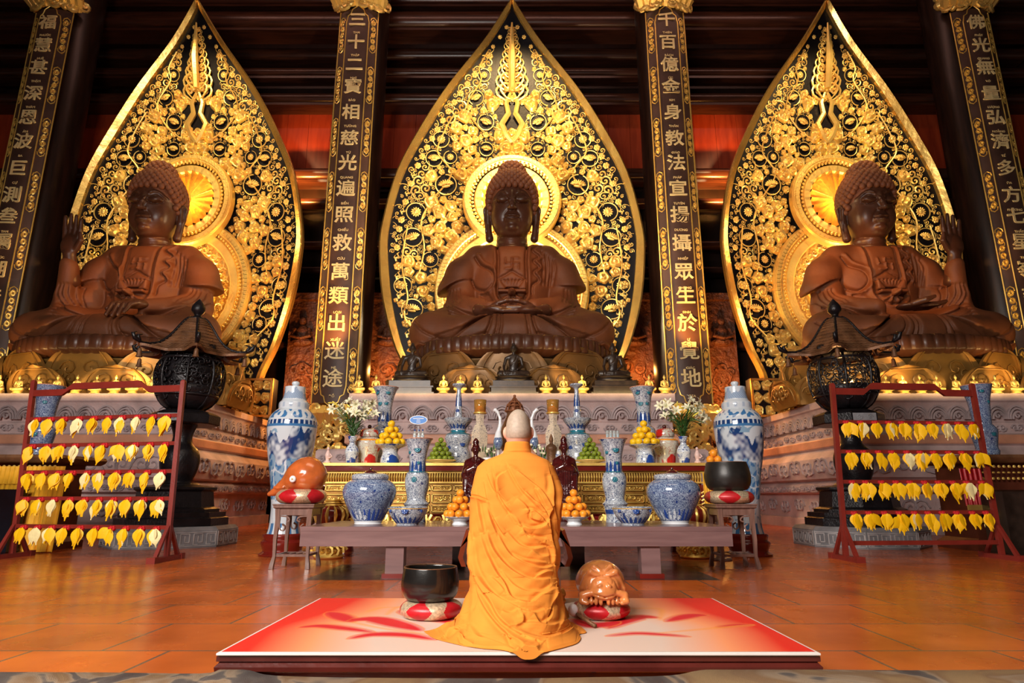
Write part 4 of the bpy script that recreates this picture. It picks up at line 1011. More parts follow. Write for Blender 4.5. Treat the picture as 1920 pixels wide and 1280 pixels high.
# ------------------------------------------------------------ gilt altar
GX = 3.0; GY0, GY1 = 9.95, 11.3; GZ = 1.40
ga = thing('gilded_altar', 'wide gilded and red-lacquered altar behind the low table', 'altar')
b = MB(); b.sweep_rect(-GX, GX, GY0, GY1, [(-.02, GZ-.14), (.06, GZ-.12), (.06, GZ-.05)]); b.build('altar_top', M['redlac'], ga)
b = MB(); b.sweep_rect(-GX, GX, GY0, GY1, [(.05, GZ-.05), (.085, GZ-.045), (.085, GZ-.005), (.06, GZ)]); b.build('gilt_edge', M['goldp'], ga)
b = MB(); b.bx(-GX+.06, GX-.06, GY0+.05, GY1-.05, .62, GZ-.14); b.build('body', M['redlac'], ga)
b = MB(); nT = 150
for i in range(nT):     # reeded gilt frieze below the top
    x = -GX+.06+(2*GX-.12)*(i+.5)/nT; b.tube([(x, GY0+.03, GZ-.16), (x, GY0-.0, GZ-.22), (x, GY0+.03, GZ-.28)], [.013, .017, .011], 5)
b.bx(-GX+.03, GX-.03, GY0, GY0+.06, GZ-.31, GZ-.285); b.bx(-GX+.04, GX-.04, GY0+.01, GY0+.06, GZ-.155, GZ-.135); b.build('reeded_frieze', M['goldp'], ga)
pan = MB(); fr = MB(); rs = random.Random(4)
x = -GX+.12; k = 0
while x < GX-.2:
    wd = .62 if k % 2 == 0 else .30; wd = min(wd, GX-.12-x)
    for (za, zb) in ((GZ-.42, GZ-.34), (GZ-.60, GZ-.47), (GZ-.74, GZ-.64)):
        for (a, c_, d, e) in ((x, x+wd, zb-.012, zb), (x, x+wd, za, za+.012), (x, x+.014, za, zb), (x+wd-.014, x+wd, za, zb)): fr.bx(a, c_, GY0+.01, GY0+.05, d, e)
        h = (zb-za)
        for j in range(int(wd/(h*.55))):
            c = (x+.03+h*.55*(j+.5), GY0+.03, (za+zb)/2+rs.uniform(-.1, .1)*h); pan.tube(spiral_pts(c, h*.32, 1.2, rs.uniform(0, 6), rs.choice((-1, 1)), 8), h*.07, 4)
            pan.ball(c, (h*.12, h*.1, h*.12), 6, 4)
    x += wd+.035; k += 1
fr.build('panel_frames', M['goldp'], ga); pan.build('carved_panels', M['goldp'], ga)
MB().bx(-GX+.1, GX-.1, GY0+.042, GY0+.05, .64, GZ-.31).build('panel_ground', M['antique'], ga)
# flowing gilt curls hanging below, with red between
b = MB()
for i in range(120):
    x = -GX+.25+(2*GX-.5)*rs.random(); z = .60-.16*rs.random(); r_ = rs.uniform(.05, .10)
    b.tube(spiral_pts((x, GY0+rs.uniform(-.03, .03), z), r_, 1.3, rs.uniform(0, 6), rs.choice((-1, 1)), 10), r_*.22, 4)
for i in range(70): x = -GX+.3+(2*GX-.6)*rs.random(); b.tube([(x, GY0, .62), (x+rs.uniform(-.08, .08), GY0-.03, .5), (x+rs.uniform(-.2, .2), GY0, .38+rs.uniform(-.05, .05))], [.03, .028, .006], 5)
b.build('hanging_carving', M['goldp'], ga)
def altar_leg(s):
    x = s*2.74; y = GY0-.06
    o = MB().lathe(lprof([(.09, .84), (.085, .80), (.13, .76), (.21, .70), (.235, .62), (.21, .52), (.15, .42), (.11, .32), (.10, .20)][::-1], 3), 28, (x, y, 0)).build('leg', M['redlac'], ga, True)
    c = MB()
    for i in range(12):
        a = 2*PI*i/12; P = []
        for r_, z in ((.14, .755), (.222, .695), (.246, .62), (.222, .53), (.165, .44)): P.append((x+r_*math.cos(a), y+r_*math.sin(a), z))
        c.tube(P, [.006, .020, .028, .018, .005], 5)
    for z, r_ in ((.80, .10), (.765, .135), (.84, .10)): c.tube([(x+r_*math.cos(2*PI*i/20), y+r_*math.sin(2*PI*i/20), z) for i in range(20)], .018, 5, closed=True)
    c.build('gilt_petals', M['goldp'], o)
    c = MB(); c.lathe(lprof([(.20, 0), (.23, .03), (.17, .09), (.13, .16), (.19, .22), (.10, .28)], 3), 16, (x, y, 0))
    for i in range(14): a = 2*PI*i/14; c.tube(spiral_pts((x+.19*math.cos(a), y+.19*math.sin(a), .12), .08, 1.2, a, 1, 8), .022, 4)
    c.build('gilt_foot', M['goldp'], o)
    c = MB()     # scrolled shoulder bracket with red and gold plumes
    for k in range(7): c.tube([(s*(GX-.02)-s*.02, GY0-.02, GZ-.36-.05*k), (s*(GX+.02+.02*math.sin(k*.6)), GY0-.06, GZ-.40-.055*k), (s*(GX-.10), GY0-.03, GZ-.46-.055*k)], [.012, .028, .012], 5)
    c.build('gilt_plume', M['goldp'], ga)
    MB().tube(spl([(s*(GX-.04), GY0+.02, GZ-.33), (s*(GX+.02), GY0, GZ-.55), (s*(GX-.08), GY0+.05, .66)], 4), [.07]*9, 8).build('shoulder', M['redlac'], ga)
for s in (-1, 1):
    altar_leg(s)
    b = MB(); b.lathe([(.14, 0), (.12, .12), (.14, .62)], 12, (s*(GX-.2), GY1-.2, 0)); b.build('leg', M['redlac'], ga)
# cloth on the underside: dark recess between the legs is open; a long red-and-gold valance
b = MB(); vs = []; fs = []
for i in range(121):
    x = -GX+.3+(2*GX-.6)*i/120; y = GY0+.12+.02*math.sin(i*1.1); vs += [(x, y, .62), (x, y+.01*math.sin(i*2), .30)]
fs = [(2*i, 2*i+2, 2*i+3, 2*i+1) for i in range(120)]; b.add(vs, fs); vs2 = [(x, y+.02, z) for x, y, z in vs]; b.add(vs2, [f[::-1] for f in fs]); b.build('red_valance', M['redsatin'], ga)
# ------------------------------------------------------------ things on the low table
def blue_jar(u, word, Y=8.35):
    zb = TZ; x = xat(u, 985, Y); t = thing('lidded_jar', 'large round blue-and-white lidded jar on the low table, %s' % word, 'jar', (x, Y, zb), 0, 'round blue jars on the low table')
    P = vprof([(26, 984), (25, 978), (35, 960), (46, 937), (49.5, 922), (46, 909), (36, 900.5), (29, 899)], Y, zb); b = MB(); b.lathe(P, 64); b.build('body', P_dn, t, True)
    zt = P[-1][1]; ring_band(t, P, .0, .035, M['white'], 'foot_rim'); lappets(t, P, .045, .19, 26, P_bw, .003)
    b = MB(); b.lathe(lprof([(.215, zt-.005), (.235, zt+.01), (.235, zt+.055), (.20, zt+.07), (.10, zt+.085), (0, zt+.088)], 3), 48); ld = b.build('lid', P_sc, t, True)
    b = MB(); b.lathe(lprof([(.09, zt+.08), (.06, zt+.11), (.02, zt+.13), (.015, zt+.15), (0, zt+.155)], 3), 20); b.build('knob', M['mahog'], ld, True); return t
blue_jar(690, 'behind its left bowl'); blue_jar(1266, 'behind its right bowl')
def bowl(u, word, Y=7.95):
    x = xat(u, 985, Y); t = thing('porcelain_bowl', 'blue-and-white flared bowl on the low table, %s' % word, 'bowl', (x, Y, TZ), 0, 'blue bowls on the low table')
    P = vprof([(21, 986), (21, 981), (30, 970), (35, 960), (37.5, 951.5)], Y, TZ); q = P+[(P[-1][0]-.012, P[-1][1])]+[(max(r_-.014, .01), z+.012) for r_, z in reversed(P[4:])]+[(0, .05)]
    b = MB(); b.lathe(q, 48); b.build('body', P_sc, t, True); lappets(t, P, .025, .10, 20, M['cobalt'], .003); ring_band(t, P, P[-1][1]-.012, P[-1][1]-.002, M['goldp'], 'rim_line')
    disc_marks(t, P, [(.0, .17, 1), (.9, .17, .6), (-.9, .17, .6)], .045, M['cobalt'])
bowl(764, 'left of the fruit'); bowl(1187, 'right of the fruit')
def gu(u, word, Y, zb, P, spots, grp, mat=None, cap_=True, label=None):
    x = xat(u, P[0][1], Y); t = thing('beaker_vase', label or ('tall blue-and-white trumpet beaker vase on the low table, %s' % word), 'vase', (x, Y, zb), 0, grp)
    pr = vprof(P, Y, zb, 4); q = pr+[(pr[-1][0]-.012, pr[-1][1]+.002), (pr[-1][0]*.72, pr[-1][1]-.10), (0, pr[-1][1]-.12)]
    b = MB(); b.lathe(q, 48); b.build('body', mat or P_sc, t, True)
    H = pr[-1][1]; ring_band(t, pr, H-.012, H-.001, M['stonepink'], 'rim_line')
    disc_marks(t, pr, [(a, z*H, k) for a, z, k in spots], .05, M['teal']); return t, pr, H
GP = [(19, 986), (19, 978), (18, 966), (22, 948), (24, 944), (18, 935), (22, 912), (22.5, 898), (20, 889), (19.5, 886), (15.5, 884), (15, 874), (15.5, 862), (18, 846), (22, 832), (26, 824), (27, 822)]
for u, w_ in ((779, 'behind the left bowl'), (1155, 'behind the right bowl')):
    t, pr, H = gu(u, w_, 8.65, TZ, GP, [(.1, .86, .9), (-.9, .83, .6), (-.1, .50, .8), (.25, .70, .5)], 'beaker vases on the low table')
    lappets(t, pr, H*.60, H*.73, 12, M['cobalt']); ring_band(t, pr, H*.585, H*.60, M['teal'], 'blue_line'); ring_band(t, pr, H*.10, H*.15, M['cobalt'], 'blue_line')
    b = MB(); b.lathe([(0, H-.05), (.13, H-.05), (.135, H-.045), (.135, H-.04), (0, H-.035)], 24); b.build('cover', M['white'], t, True)
    GT = TZ+H-.035; XX = xat(u, 986, 8.65)
    if u < 900:
        for i, (dx, dy) in enumerate(((-.055, 0), (.0, .03), (.055, -.01))):
            bt = thing('water_bottle', 'small clear bottle with blue cap, %s of three on the left beaker vase' % ('left', 'middle', 'right')[i], 'bottle', (XX+dx, 8.65+dy, GT), 0, 'small bottles under the blue sign')
            MB().lathe(lprof([(.020, 0), (.022, .01), (.022, .10), (.010, .125), (.010, .14)], 3), 16).build('body', M['glass'], bt, True)
            MB().lathe([(.012, .14), (.012, .16), (0, .161)], 12).build('cap', M['cobalt'], bt)
            MB().lathe([(.0228, .04), (.0228, .08)], 16).build('paper_label', M['white'], bt, True)
        sg = thing('sign', 'oval blue sign with white writing on a thin stick above the left beaker vase', 'sign', (XX-.02, 8.72, GT))
        MB().lathe([(.022, 0), (.022, .004), (.004, .01), (.004, .21)], 12).build('stick', M['white'], sg)
        z = zat(787, 8.72)-GT; MB().lathe([(0, -.006), (.125, -.006), (.125, .006), (0, .006)], 40, M=Matrix.Translation((0, 0, z)) @ Matrix.Rotation(PI/2, 4, 'X') @ Matrix.Diagonal((1, .50, 1, 1))).build('white_border', M['white'], sg)
        MB().lathe([(0, -.008), (.115, -.008), (.115, .008), (0, .008)], 40, M=Matrix.Translation((0, 0, z)) @ Matrix.Rotation(PI/2, 4, 'X') @ Matrix.Diagonal((1, .46, 1, 1))).build('blue_face', simple('sign_blue', (.01, .17, .55), .4, 0, .05, 3, 0), sg)
        bl = MB()      # the writing is too small to read: three rows of tiny white strokes as it appears
        for dz, w_ in ((.022, .150), (-.003, .050), (-.030, .056)):
            k_ = int(w_/.011)
            for i in range(k_): bl.box((-w_/2+w_*(i+.5)/k_, -.0095, z+dz-.06*abs(-w_/2+w_*(i+.5)/k_)*(dz > 0)), (w_/k_*.72, .002, .013))
        bl.build('lettering', M['white'], sg)
    else:
        for i in range(4):
            bt = thing('glass_tumbler', 'pale glass tumbler on the right beaker vase, %s of four' % ('leftmost', 'second from left', 'third from left', 'rightmost')[i], 'glass', (XX-.07+.047*i, 8.65, GT), 0, 'pale glasses on the right beaker vase')
            MB().lathe(lprof([(.018, 0), (.020, .01), (.021, .13), (.019, .13), (.017, .02), (0, .015)], 3), 16).build('body', M['glass'], bt, True)
            MB().lathe([(0, .016), (.016, .016), (.018, .10), (0, .10)], 12).build('filling', M['white'], bt, True)
# ------------------------------------------------------------ fruit piles
FP = ['front middle', 'front just right of middle', 'right side near the front', 'right side', 'right side near the back', 'back just right of middle', 'back middle', 'back just left of middle', 'left side near the back', 'left side', 'left side near the front', 'front just left of middle']
def fruit_pile(kind, mat, x, y, zb, r, layers, where, grp, cat):
    me = None; rs = random.Random(int(x*100)+5); z = zb+r; n_l = len(layers)
    names = {0: 'bottom layer', n_l-1: 'peak'}
    for li, (rad, cnt) in enumerate(layers):
        for k in range(cnt):
            a = -PI/2+2*PI*(k+.5*(li % 2))/max(cnt, 1)
            if cnt == 1: px, py = 0, 0
            else: px, py = rad*math.cos(a), rad*math.sin(a)
            lay = 'top' if li == n_l-1 else ['bottom', 'second', 'third', 'fourth'][li]
            pos = FP[round((math.degrees(a)+90)/30) % 12]
            lab = '%s at the very top of the %s' % (cat, where) if cnt == 1 else '%s, %s tier of the %s, %s' % (cat, lay, where, pos)
            if me is None:
                b = MB(); b.lathe(lprof([(0, -r*.93), (r*.5, -r*.86), (r*.93, -r*.3), (r, 0), (r*.93, r*.35), (r*.5, r*.82), (.0, r*.9)], 3), 16); o = b.build(kind, mat, None, True); me = o.data
            else: o = inst(me, kind)
            o.location = (x+px, y+py, z); o.scale = (.95,)*3; o.rotation_euler = (rs.uniform(-.4, .4), rs.uniform(-.4, .4), rs.uniform(0, 6)); tag(o, lab, cat, grp)
        z += r*1.58
def footed_dish(u, v_rim, v_base, hwr, hwf, Y, zb, mat, label, grp, inner=0):
    x = xat(u, v_base, Y); t = thing('footed_dish', label, 'dish', (x, Y, zb), 0, grp)
    pr = vprof([(hwf, v_base), (hwf*.96, v_base-2), (hwf*.78, (v_base*.5+v_rim*.5)+1), (hwf*.95, v_rim+7), (hwr*.80, v_rim+3.5), (hwr, v_rim)], Y, zb, 4)
    H = pr[-1][1]; q = pr+[(pr[-1][0]-.01, H), (pr[-1][0]*.6, H-.025), (0, H-.03)]; b = MB(); b.lathe(q, 40); b.build('body', mat, t, True); return t, x, H
for u, w_ in ((862, 'left'), (1077, 'right')):
    t, x, H = footed_dish(u, 968, 986, 29, 16, 8.0, TZ, M['white'], 'white footed dish under the %s pile of oranges on the low table' % w_, 'white footed dishes')
    fruit_pile('orange', M['orange'], x, 8.0, TZ+H-.018, .052, [(.155, 9), (.112, 6), (.060, 3), (.0, 1)], '%s low-table pile' % w_, 'oranges piled on the low table', 'orange')
# ------------------------------------------------------------ dark wooden standing figures
def standing_figure(hgt):
    f = Field((-.4, -.3, -.02), (.4, .3, 1.42), .011)
    f.ell((0, 0, 1.22), (.075, .082, .105)); f.ell((0, .01, 1.335), (.060, .062, .06), k=.02); f.ell((0, .0, 1.385), (.032, .034, .03), k=.01); f.cap((0, 0, 1.04), (0, 0, 1.15), .042, k=.02)
    f.ell((0, -.082, 1.215), (.011, .018, .022), k=.008); f.ell((0, -.076, 1.175), (.020, .012, .007), k=.004); f.ell((.028, -.074, 1.238), (.018, .01, .007), k=.004, two=True); f.ell((.078, .0, 1.20), (.012, .02, .035), k=.008, two=True)
    f.chain([(.05, 0, 1.02), (.135, .01, .96), (.185, -.01, .76)], [.058, .068, .075], k=.03, two=True); f.ell((0, 0, .90), (.14, .10, .16), k=.05)
    f.chain([(.18, -.02, .74), (.13, -.11, .82), (.02, -.14, .88)], [.068, .055, .035], k=.03, two=True); f.chain([(.18, -.04, .72), (.17, -.08, .45), (.15, -.06, .25)], [.06, .05, .03], k=.04, two=True)
    f.chain([(0, 0, .85), (0, .0, .4), (0, 0, .06)], [.17, .165, .19], k=.05)
    f.stroke([(-.06, 1.10), (-.03, 1.0), (.0, .90)], .012, .02, two=True)
    for i in range(6): f.stroke([(-.10+.04*i, .78), (-.12+.045*i, .4), (-.14+.055*i, .05)], .010, .016)
    for i in range(4): f.stroke([(-.12, .62-.1*i), (0, .52-.1*i), (.12, .62-.1*i)], .010, .012)
    f.cutz(0); return f.mesh()
SV, SF = standing_figure(1); sm = None
for u, w_, vt in ((891, 'left', 816), (1059, 'right', 812)):
    Y = 8.95; x = xat(u, 935, Y); t = thing('standing_statuette', 'glossy dark red wooden robed figure standing %s of the monk on the low table' % w_, 'statuette', (x, Y, TZ), 0, 'dark wooden figures on the low table')
    sc_ = (zat(vt, Y)-TZ)/1.46; t.scale = (sc_*.96,)*3
    if sm is None: o = mesh_obj('figure', SV, SF, M['mahog'], t, True, (0, 0, .06)); sm = o.data
    else: inst(sm, 'figure', t, (0, 0, .06))
    MB().lathe(lprof([(.26, 0), (.27, .02), (.22, .04), (.24, .06), (.2, .065)], 3), 24).build('lotus_base', M['mahog'], t)
# ------------------------------------------------------------ things on the gilt altar
def lily_vase(u, word, sd):
    Y = 10.25; x = xat(u, 861, Y); t = thing('flower_vase', 'small blue-and-white vase of white lilies at the %s end of the gilded altar' % word, 'vase of flowers', (x, Y, GZ), 0, 'lily vases on the gilded altar')
    P = vprof([(9, 861), (12, 852), (13, 846), (10, 838), (6, 833), (6, 828), (9, 818)], Y, GZ); b = MB(); b.lathe(P+[(P[-1][0]-.01, P[-1][1]), (.05, P[-1][1]-.1), (0, P[-1][1]-.11)], 32); b.build('vase', P_bw, t, True)
    H = P[-1][1]; r_ = random.Random(sd); lf = MB(); st = MB(); fl = MB(); bu = MB()
    for i in range(130):
        a = r_.uniform(0, 6.28); rr = r_.uniform(.02, .24); z0 = H+r_.uniform(-.02, .34); s_ = r_.uniform(.10, .17)
        c = Vector((math.cos(a)*rr*(.35+1.2*(z0-H)), math.sin(a)*rr*(.35+1.2*(z0-H)), z0)); d = Vector((math.cos(a), math.sin(a), r_.uniform(.1, .9))).normalized(); sd_ = d.cross(Vector((0, 0, 1))).normalized()*.013; up = Vector((0, 0, .003))
        m_ = c+d*s_*.5+Vector((0, 0, .012)); e = c+d*s_-Vector((0, 0, .01))
        lf.add([c-sd_*.5, m_-sd_, e, m_+sd_, c+sd_*.5, m_-up], [(0, 1, 5), (1, 2, 5), (2, 3, 5), (3, 4, 5), (4, 0, 5), (0, 4, 3, 1), (1, 3, 2)])
    heads = [(r_.uniform(-.36, .40), r_.uniform(-.18, .18), H+.42+r_.uniform(-.08, .20)) for _ in range(26)]
    for (hx, hy, hz) in heads:
        hz -= abs(hx)*.22; st.tube(spl([(hx*.05, hy*.05, H-.02), (hx*.35, hy*.4, H+.25), (hx*.9, hy*.9, hz-.06)], 3), .006, 4)
        dv = Vector((hx*1.4+r_.uniform(-.3, .3), hy-.35, r_.uniform(-.1, .6))).normalized(); q = dv.to_track_quat('Z', 'Y').to_matrix().to_4x4(); Mx = Matrix.Translation((hx, hy, hz)) @ q
        if r_.random() < .72:
            for k in range(6):
                a = PI/3*k; ca, sa = math.cos(a), math.sin(a); px = (-sa, ca)
                vs = []; 
                for (rr, zz, ww) in ((.006, -.07, .004), (.018, -.01, .015), (.045, .035, .022), (.085, .045, .012), (.105, .03, .001)):
                    vs += [(ca*rr+px[0]*ww, sa*rr+px[1]*ww, zz), (ca*rr, sa*rr, zz-.004), (ca*rr-px[0]*ww, sa*rr-px[1]*ww, zz)]
                fs = [(3*j+i, 3*j+i+1, 3*j+i+4, 3*j+i+3) for j in range(4) for i in range(2)]; fl.add(vs, fs, Mx)
                if k % 2: st.tube([Mx @ Vector((0, 0, -.02)), Mx @ Vector((ca*.015, sa*.015, .06))], .003, 3)
        else: bu.ball((0, 0, 0), (.016, .016, .075), 6, 6, Mx)
    lf.build('foliage', M['leafg'], t, False); st.build('stems', M['leafg'], t); fl.build('lily_blooms', M['petal'], t, True); bu.build('lily_buds', M['petaly'], t, True)
lily_vase(659, 'left', 3); lily_vase(1283, 'right', 8)
def ginger_jar(u, word):
    Y = 10.55; x = xat(u, 861, Y); t = thing('lidded_jar', 'white lidded jar with red and green painting, on the gilded altar %s' % word, 'jar', (x, Y, GZ), 0, 'painted jars on the gilded altar')
    P = vprof([(17, 861), (19, 852), (24, 836), (24, 828), (18, 821), (13, 819)], Y, GZ); MB().lathe(P, 48).build('body', P_pc, t, True)
    ring_band(t, P, P[-1][1]-.07, P[-1][1]-.045, M['orange'], 'orange_band'); z = P[-1][1]
    o = MB().lathe(lprof([(.15, z), (.16, z+.03), (.14, z+.11), (.06, z+.14), (0, z+.15)], 3), 32).build('lid', P_pc, t, True); MB().ball((0, 0, z+.17), .035, 10, 7).build('knob', M['mahog'], o, True)
ginger_jar(690, 'behind the left lilies'); ginger_jar(1249, 'behind the right lilies')
for u, w_, lab in ((731, 'left', 'yellow tangerines'), (1210, 'right', 'yellow tangerines')):
    t, x, H = footed_dish(u, 834, 861, 31, 18, 10.15, GZ, P_bw, 'blue-and-white pedestal dish under the %s pile of yellow tangerines' % w_, 'pedestal dishes on the gilded altar')
    fruit_pile('tangerine', M['yfruit'], x, 10.15, GZ+H-.018, .062, [(.185, 9), (.13, 6), (.070, 3), (0, 1)], '%s pile of yellow fruit' % w_, 'yellow tangerines piled on the gilded altar', 'tangerine')
for u, w_ in ((826, 'left'), (1107, 'right')):
    x = xat(u, 860, 10.2); t = thing('plate', 'gold-edged white plate under the %s pile of limes' % w_, 'plate', (x, 10.2, GZ), 0, 'plates of limes')
    MB().lathe(lprof([(.12, 0), (.13, .012), (.20, .03), (.245, .05), (.235, .052), (.12, .03), (0, .028)], 3), 40).build('body', M['white'], t, True); MB().tube([(.242*math.cos(2*PI*i/40), .242*math.sin(2*PI*i/40), .052) for i in range(40)], .008, 5, closed=True).build('gold_edge', M['goldp'], t)
    fruit_pile('lime', M['lime'], x, 10.2, GZ+.03, .047, [(.175, 12), (.135, 9), (.098, 6), (.058, 3), (0, 1)], '%s pile of limes' % w_, 'limes piled on the gilded altar', 'lime')
BP = [(18, 862), (19, 850), (17, 836), (21, 815), (20, 806), (16, 800), (12.5, 797), (13, 788), (12.5, 780), (13, 765), (16, 745), (20, 733), (23, 728), (23.5, 726)]
for u, w_ in ((717, 'left, behind the tangerines'), (1211, 'right, behind the tangerines')):
    t, pr, H = gu(u, w_, 10.95, GZ, BP, [(-.7, .92, .9), (.45, .92, .9), (-.5, .78, .9), (.35, .78, .7), (-.2, .35, .9)], 'tall beaker vases on the gilded altar', label='tall blue-and-white trumpet vase on the gilded altar at the %s' % w_)
    lappets(t, pr, H*.55, H*.68, 10, M['cobalt'])
def porc_stand(u, w_):
    Y = 10.8; x = xat(u, 862, Y); t = thing('candle_stand', 'tall blue-and-white porcelain candle stand with wide drip dish, %s of the monk\'s head' % w_, 'candle stand', (x, Y, GZ), 0, 'porcelain candle stands')
    P = vprof([(25, 862), (24, 850), (20, 838), (25, 822), (22, 814), (15, 811), (15, 802), (16, 801), (24, 792), (27, 786), (26, 785), (14, 786), (8, 783), (7, 772), (6, 765), (5, 750), (4, 735), (4.5, 728), (12, 723), (12.5, 720)], Y, GZ, 3)
    MB().lathe(P+[(.08, P[-1][1]-.01), (0, P[-1][1]-.015)], 48).build('body', P_sc, t, True); H = P[-1][1]
    lappets(t, P, H*.44, H*.50, 16, M['cobalt']); lappets(t, P, H*.72, H*.88, 7, M['cobalt']); ring_band(t, P, H*.365, H*.42, M['teal'], 'blue_band')
    disc_marks(t, P, [(-.2, H*.66, .7), (.5, H*.25, 1), (-.8, H*.2, .9)], .05, M['cobalt'])
porc_stand(858, 'left'); porc_stand(1084, 'right')
def candle(u, w_):
    Y = 10.5; x = xat(u, 862, Y); t = thing('candle_holder', 'square porcelain holder with amber glass and yellow candle, %s of the monk\'s head' % w_, 'candle holder', (x, Y, GZ), 0, 'amber candle holders')
    P = vprof([(13, 862), (14, 850), (15, 812), (9, 797), (7, 794), (7, 788), (8.5, 776)], Y, GZ, smooth=False); H = P[-1][1]
    MB().lathe([(r_*1.15, z) for r_, z in P], 6, rot=PI/6).build('body', P_cr, t, False)
    MB().lathe([(.10, H), (.115, H+.01), (.115, H+.02), (.09, H+.03)], 24).build('gold_ring', M['goldp'], t)
    MB().lathe([(.095, H+.02), (.105, H+.235), (.100, H+.235), (.09, H+.03), (0, H+.03)], 28).build('glass_cup', M['amber'], t, True); MB().lathe([(.08, H+.05), (.085, H+.13), (.06, H+.15), (0, H+.152)], 20).build('candle', M['wax'], t, True)
candle(899, 'left'); candle(1038, 'right')
def crane(u, w_, s):
    Y = 10.2; x = xat(u, 862, Y); t = thing('crane_figurine', 'slender white crane figurine with raised neck, %s of the monk\'s head' % w_, 'figurine', (x, Y, GZ), 0, 'crane figurines')
    f = Field((-.3, -.2, -.02), (.3, .2, .95), .012); f.ell((0, 0, .36), (.07, .08, .15)); f.chain([(0, 0, .48), (s*.03, 0, .60), (s*.03, 0, .72), (-s*.01, 0, .82), (-s*.05, 0, .86), (-s*.09, 0, .84)], [.045, .03, .022, .022, .026, .006], k=.02)
    f.chain([(0, 0, .26), (0, 0, .1), (0, 0, .03)], [.03, .015, .02], k=.02); f.ell((0, 0, .02), (.11, .11, .03), k=.01); f.cutz(0); V, Fc = f.mesh()
    o = mesh_obj('body', V, Fc, M['white'], t); f = MB(); f.ball((0, -.02, .33), (.078, .075, .12), 16, 10); f.build('wings', P_dn, t, True)
crane(934, 'left', 1); crane(1001, 'right', -1)
# bronze censer behind the monk with a pagoda lid
Y = 10.65; x = xat(965, 862, Y); t = thing('incense_burner', 'brown bronze incense burner with pointed openwork lid behind the monk\'s head', 'incense burner', (x, Y, GZ))
z1 = zat(772, Y)-GZ; MB().lathe(lprof([(.12, 0), (.18, .05), (.14, .12), (.24, .3), (.25, .5), (.2, .66), (.13, z1-.05), (.15, z1)], 4), 32).build('body', M['roofb'], t, True)
b = MB()
for k in range(8):
    a = 2*PI*k/8; b.tube([(.16*math.cos(a), .16*math.sin(a), z1), (.12*math.cos(a), .12*math.sin(a), z1+.12), (.04*math.cos(a), .04*math.sin(a), z1+.20), (0, 0, z1+.26)], .014, 5)
for q in (.155, .13, .09): b.tube([(q*math.cos(2*PI*k/16), q*math.sin(2*PI*k/16), z1+(.01, .1, .16)[(.155, .13, .09).index(q)]) for k in range(16)], .012, 5, closed=True)
b.lathe([(.11, z1), (.10, z1+.08), (.03, z1+.18), (0, z1+.26)], 16); b.ball((0, 0, z1+.27), .025); b.build('pagoda_lid', simple('copper_brown', (.30, .11, .05), .4, .4, .3, 9, .3), t)
# small urn, tiny candle pots and low flowers by the monk's shoulders
Y = 10.05; x = xat(1034, 862, Y); t = thing('urn', 'small dark brass urn with pointed finial right of the monk on the gilded altar', 'urn', (x, Y, GZ)); P = vprof([(8, 862), (9, 850), (11, 840), (7, 834), (3, 831), (4, 825), (3, 820), (.5, 813)], Y, GZ); MB().lathe(P, 24).build('body', M['roofb'], t, True)
x = xat(1047, 862, Y); t = thing('candle_cup', 'tiny blue-and-white pot holding a pale candle beside the brass urn', 'candle', (x, Y, GZ)); MB().lathe(lprof([(.04, 0), (.05, .05), (.055, .13), (.045, .13), (0, .10)], 3), 20).build('pot', P_bw, t, True); MB().ball((0, 0, .15), (.035, .035, .045), 10, 8).build('candle', M['white'], t, True); 
for u, w_ in ((915, 'left'), (1010, 'right')):
    Y = 10.12; x = xat(u, 862, Y); t = thing('flower_arrangement', 'low white and yellow flowers with leaves close to the monk\'s %s shoulder' % w_, 'flowers', (x, Y, GZ), 0, 'low flowers on the gilded altar')
    MB().lathe(lprof([(.06, 0), (.09, .04), (.08, .09), (0, .08)], 3), 20).build('pot', M['white'], t, True); lf = MB(); fl = MB(); r_ = random.Random(u)
    for i in range(26):
        a = r_.uniform(0, 6.28); q = r_.uniform(.02, .13); z = .1+r_.uniform(0, .16); lf.ball((0, 0, 0), (.012, .004, .05), 5, 4, Matrix.Translation((q*math.cos(a), q*math.sin(a), z)) @ Matrix.Rotation(r_.uniform(-1, 1), 4, 'X') @ Matrix.Rotation(a, 4, 'Z'))
        if i % 3 == 0: fl.ball((q*math.cos(a), q*math.sin(a)-.03, z+.03), (.028, .028, .02), 7, 5)
    lf.build('foliage', M['leafg'], t); fl.build('blossoms', M['petal'], t, True)
for s, w_ in ((-1, 'left'), (1, 'right')):
    x = s*(GX-.08) + (0 if s > 0 else .02); f = MB(); f.lathe(lprof([(.05, 0), (.055, .02), (.03, .05), (.045, .12), (.03, .17), (.018, .20)], 3), 14); f.ball((0, 0, .225), (.022, .022, .028)); f.tube([(.03, 0, .15), (.07, -.02, .10), (.02, -.04, .08)], .014, 5)
    o = f.build('figurine', simple('pale_pink_glaze_%s' % w_, (.75, .52, .47), .4, 0, .1, 5, 0), None, True, (x, 10.05, GZ)); tag(o, 'tiny pale pink figurine at the %s corner of the gilded altar' % w_, 'figurine', 'corner figurines on the gilded altar')
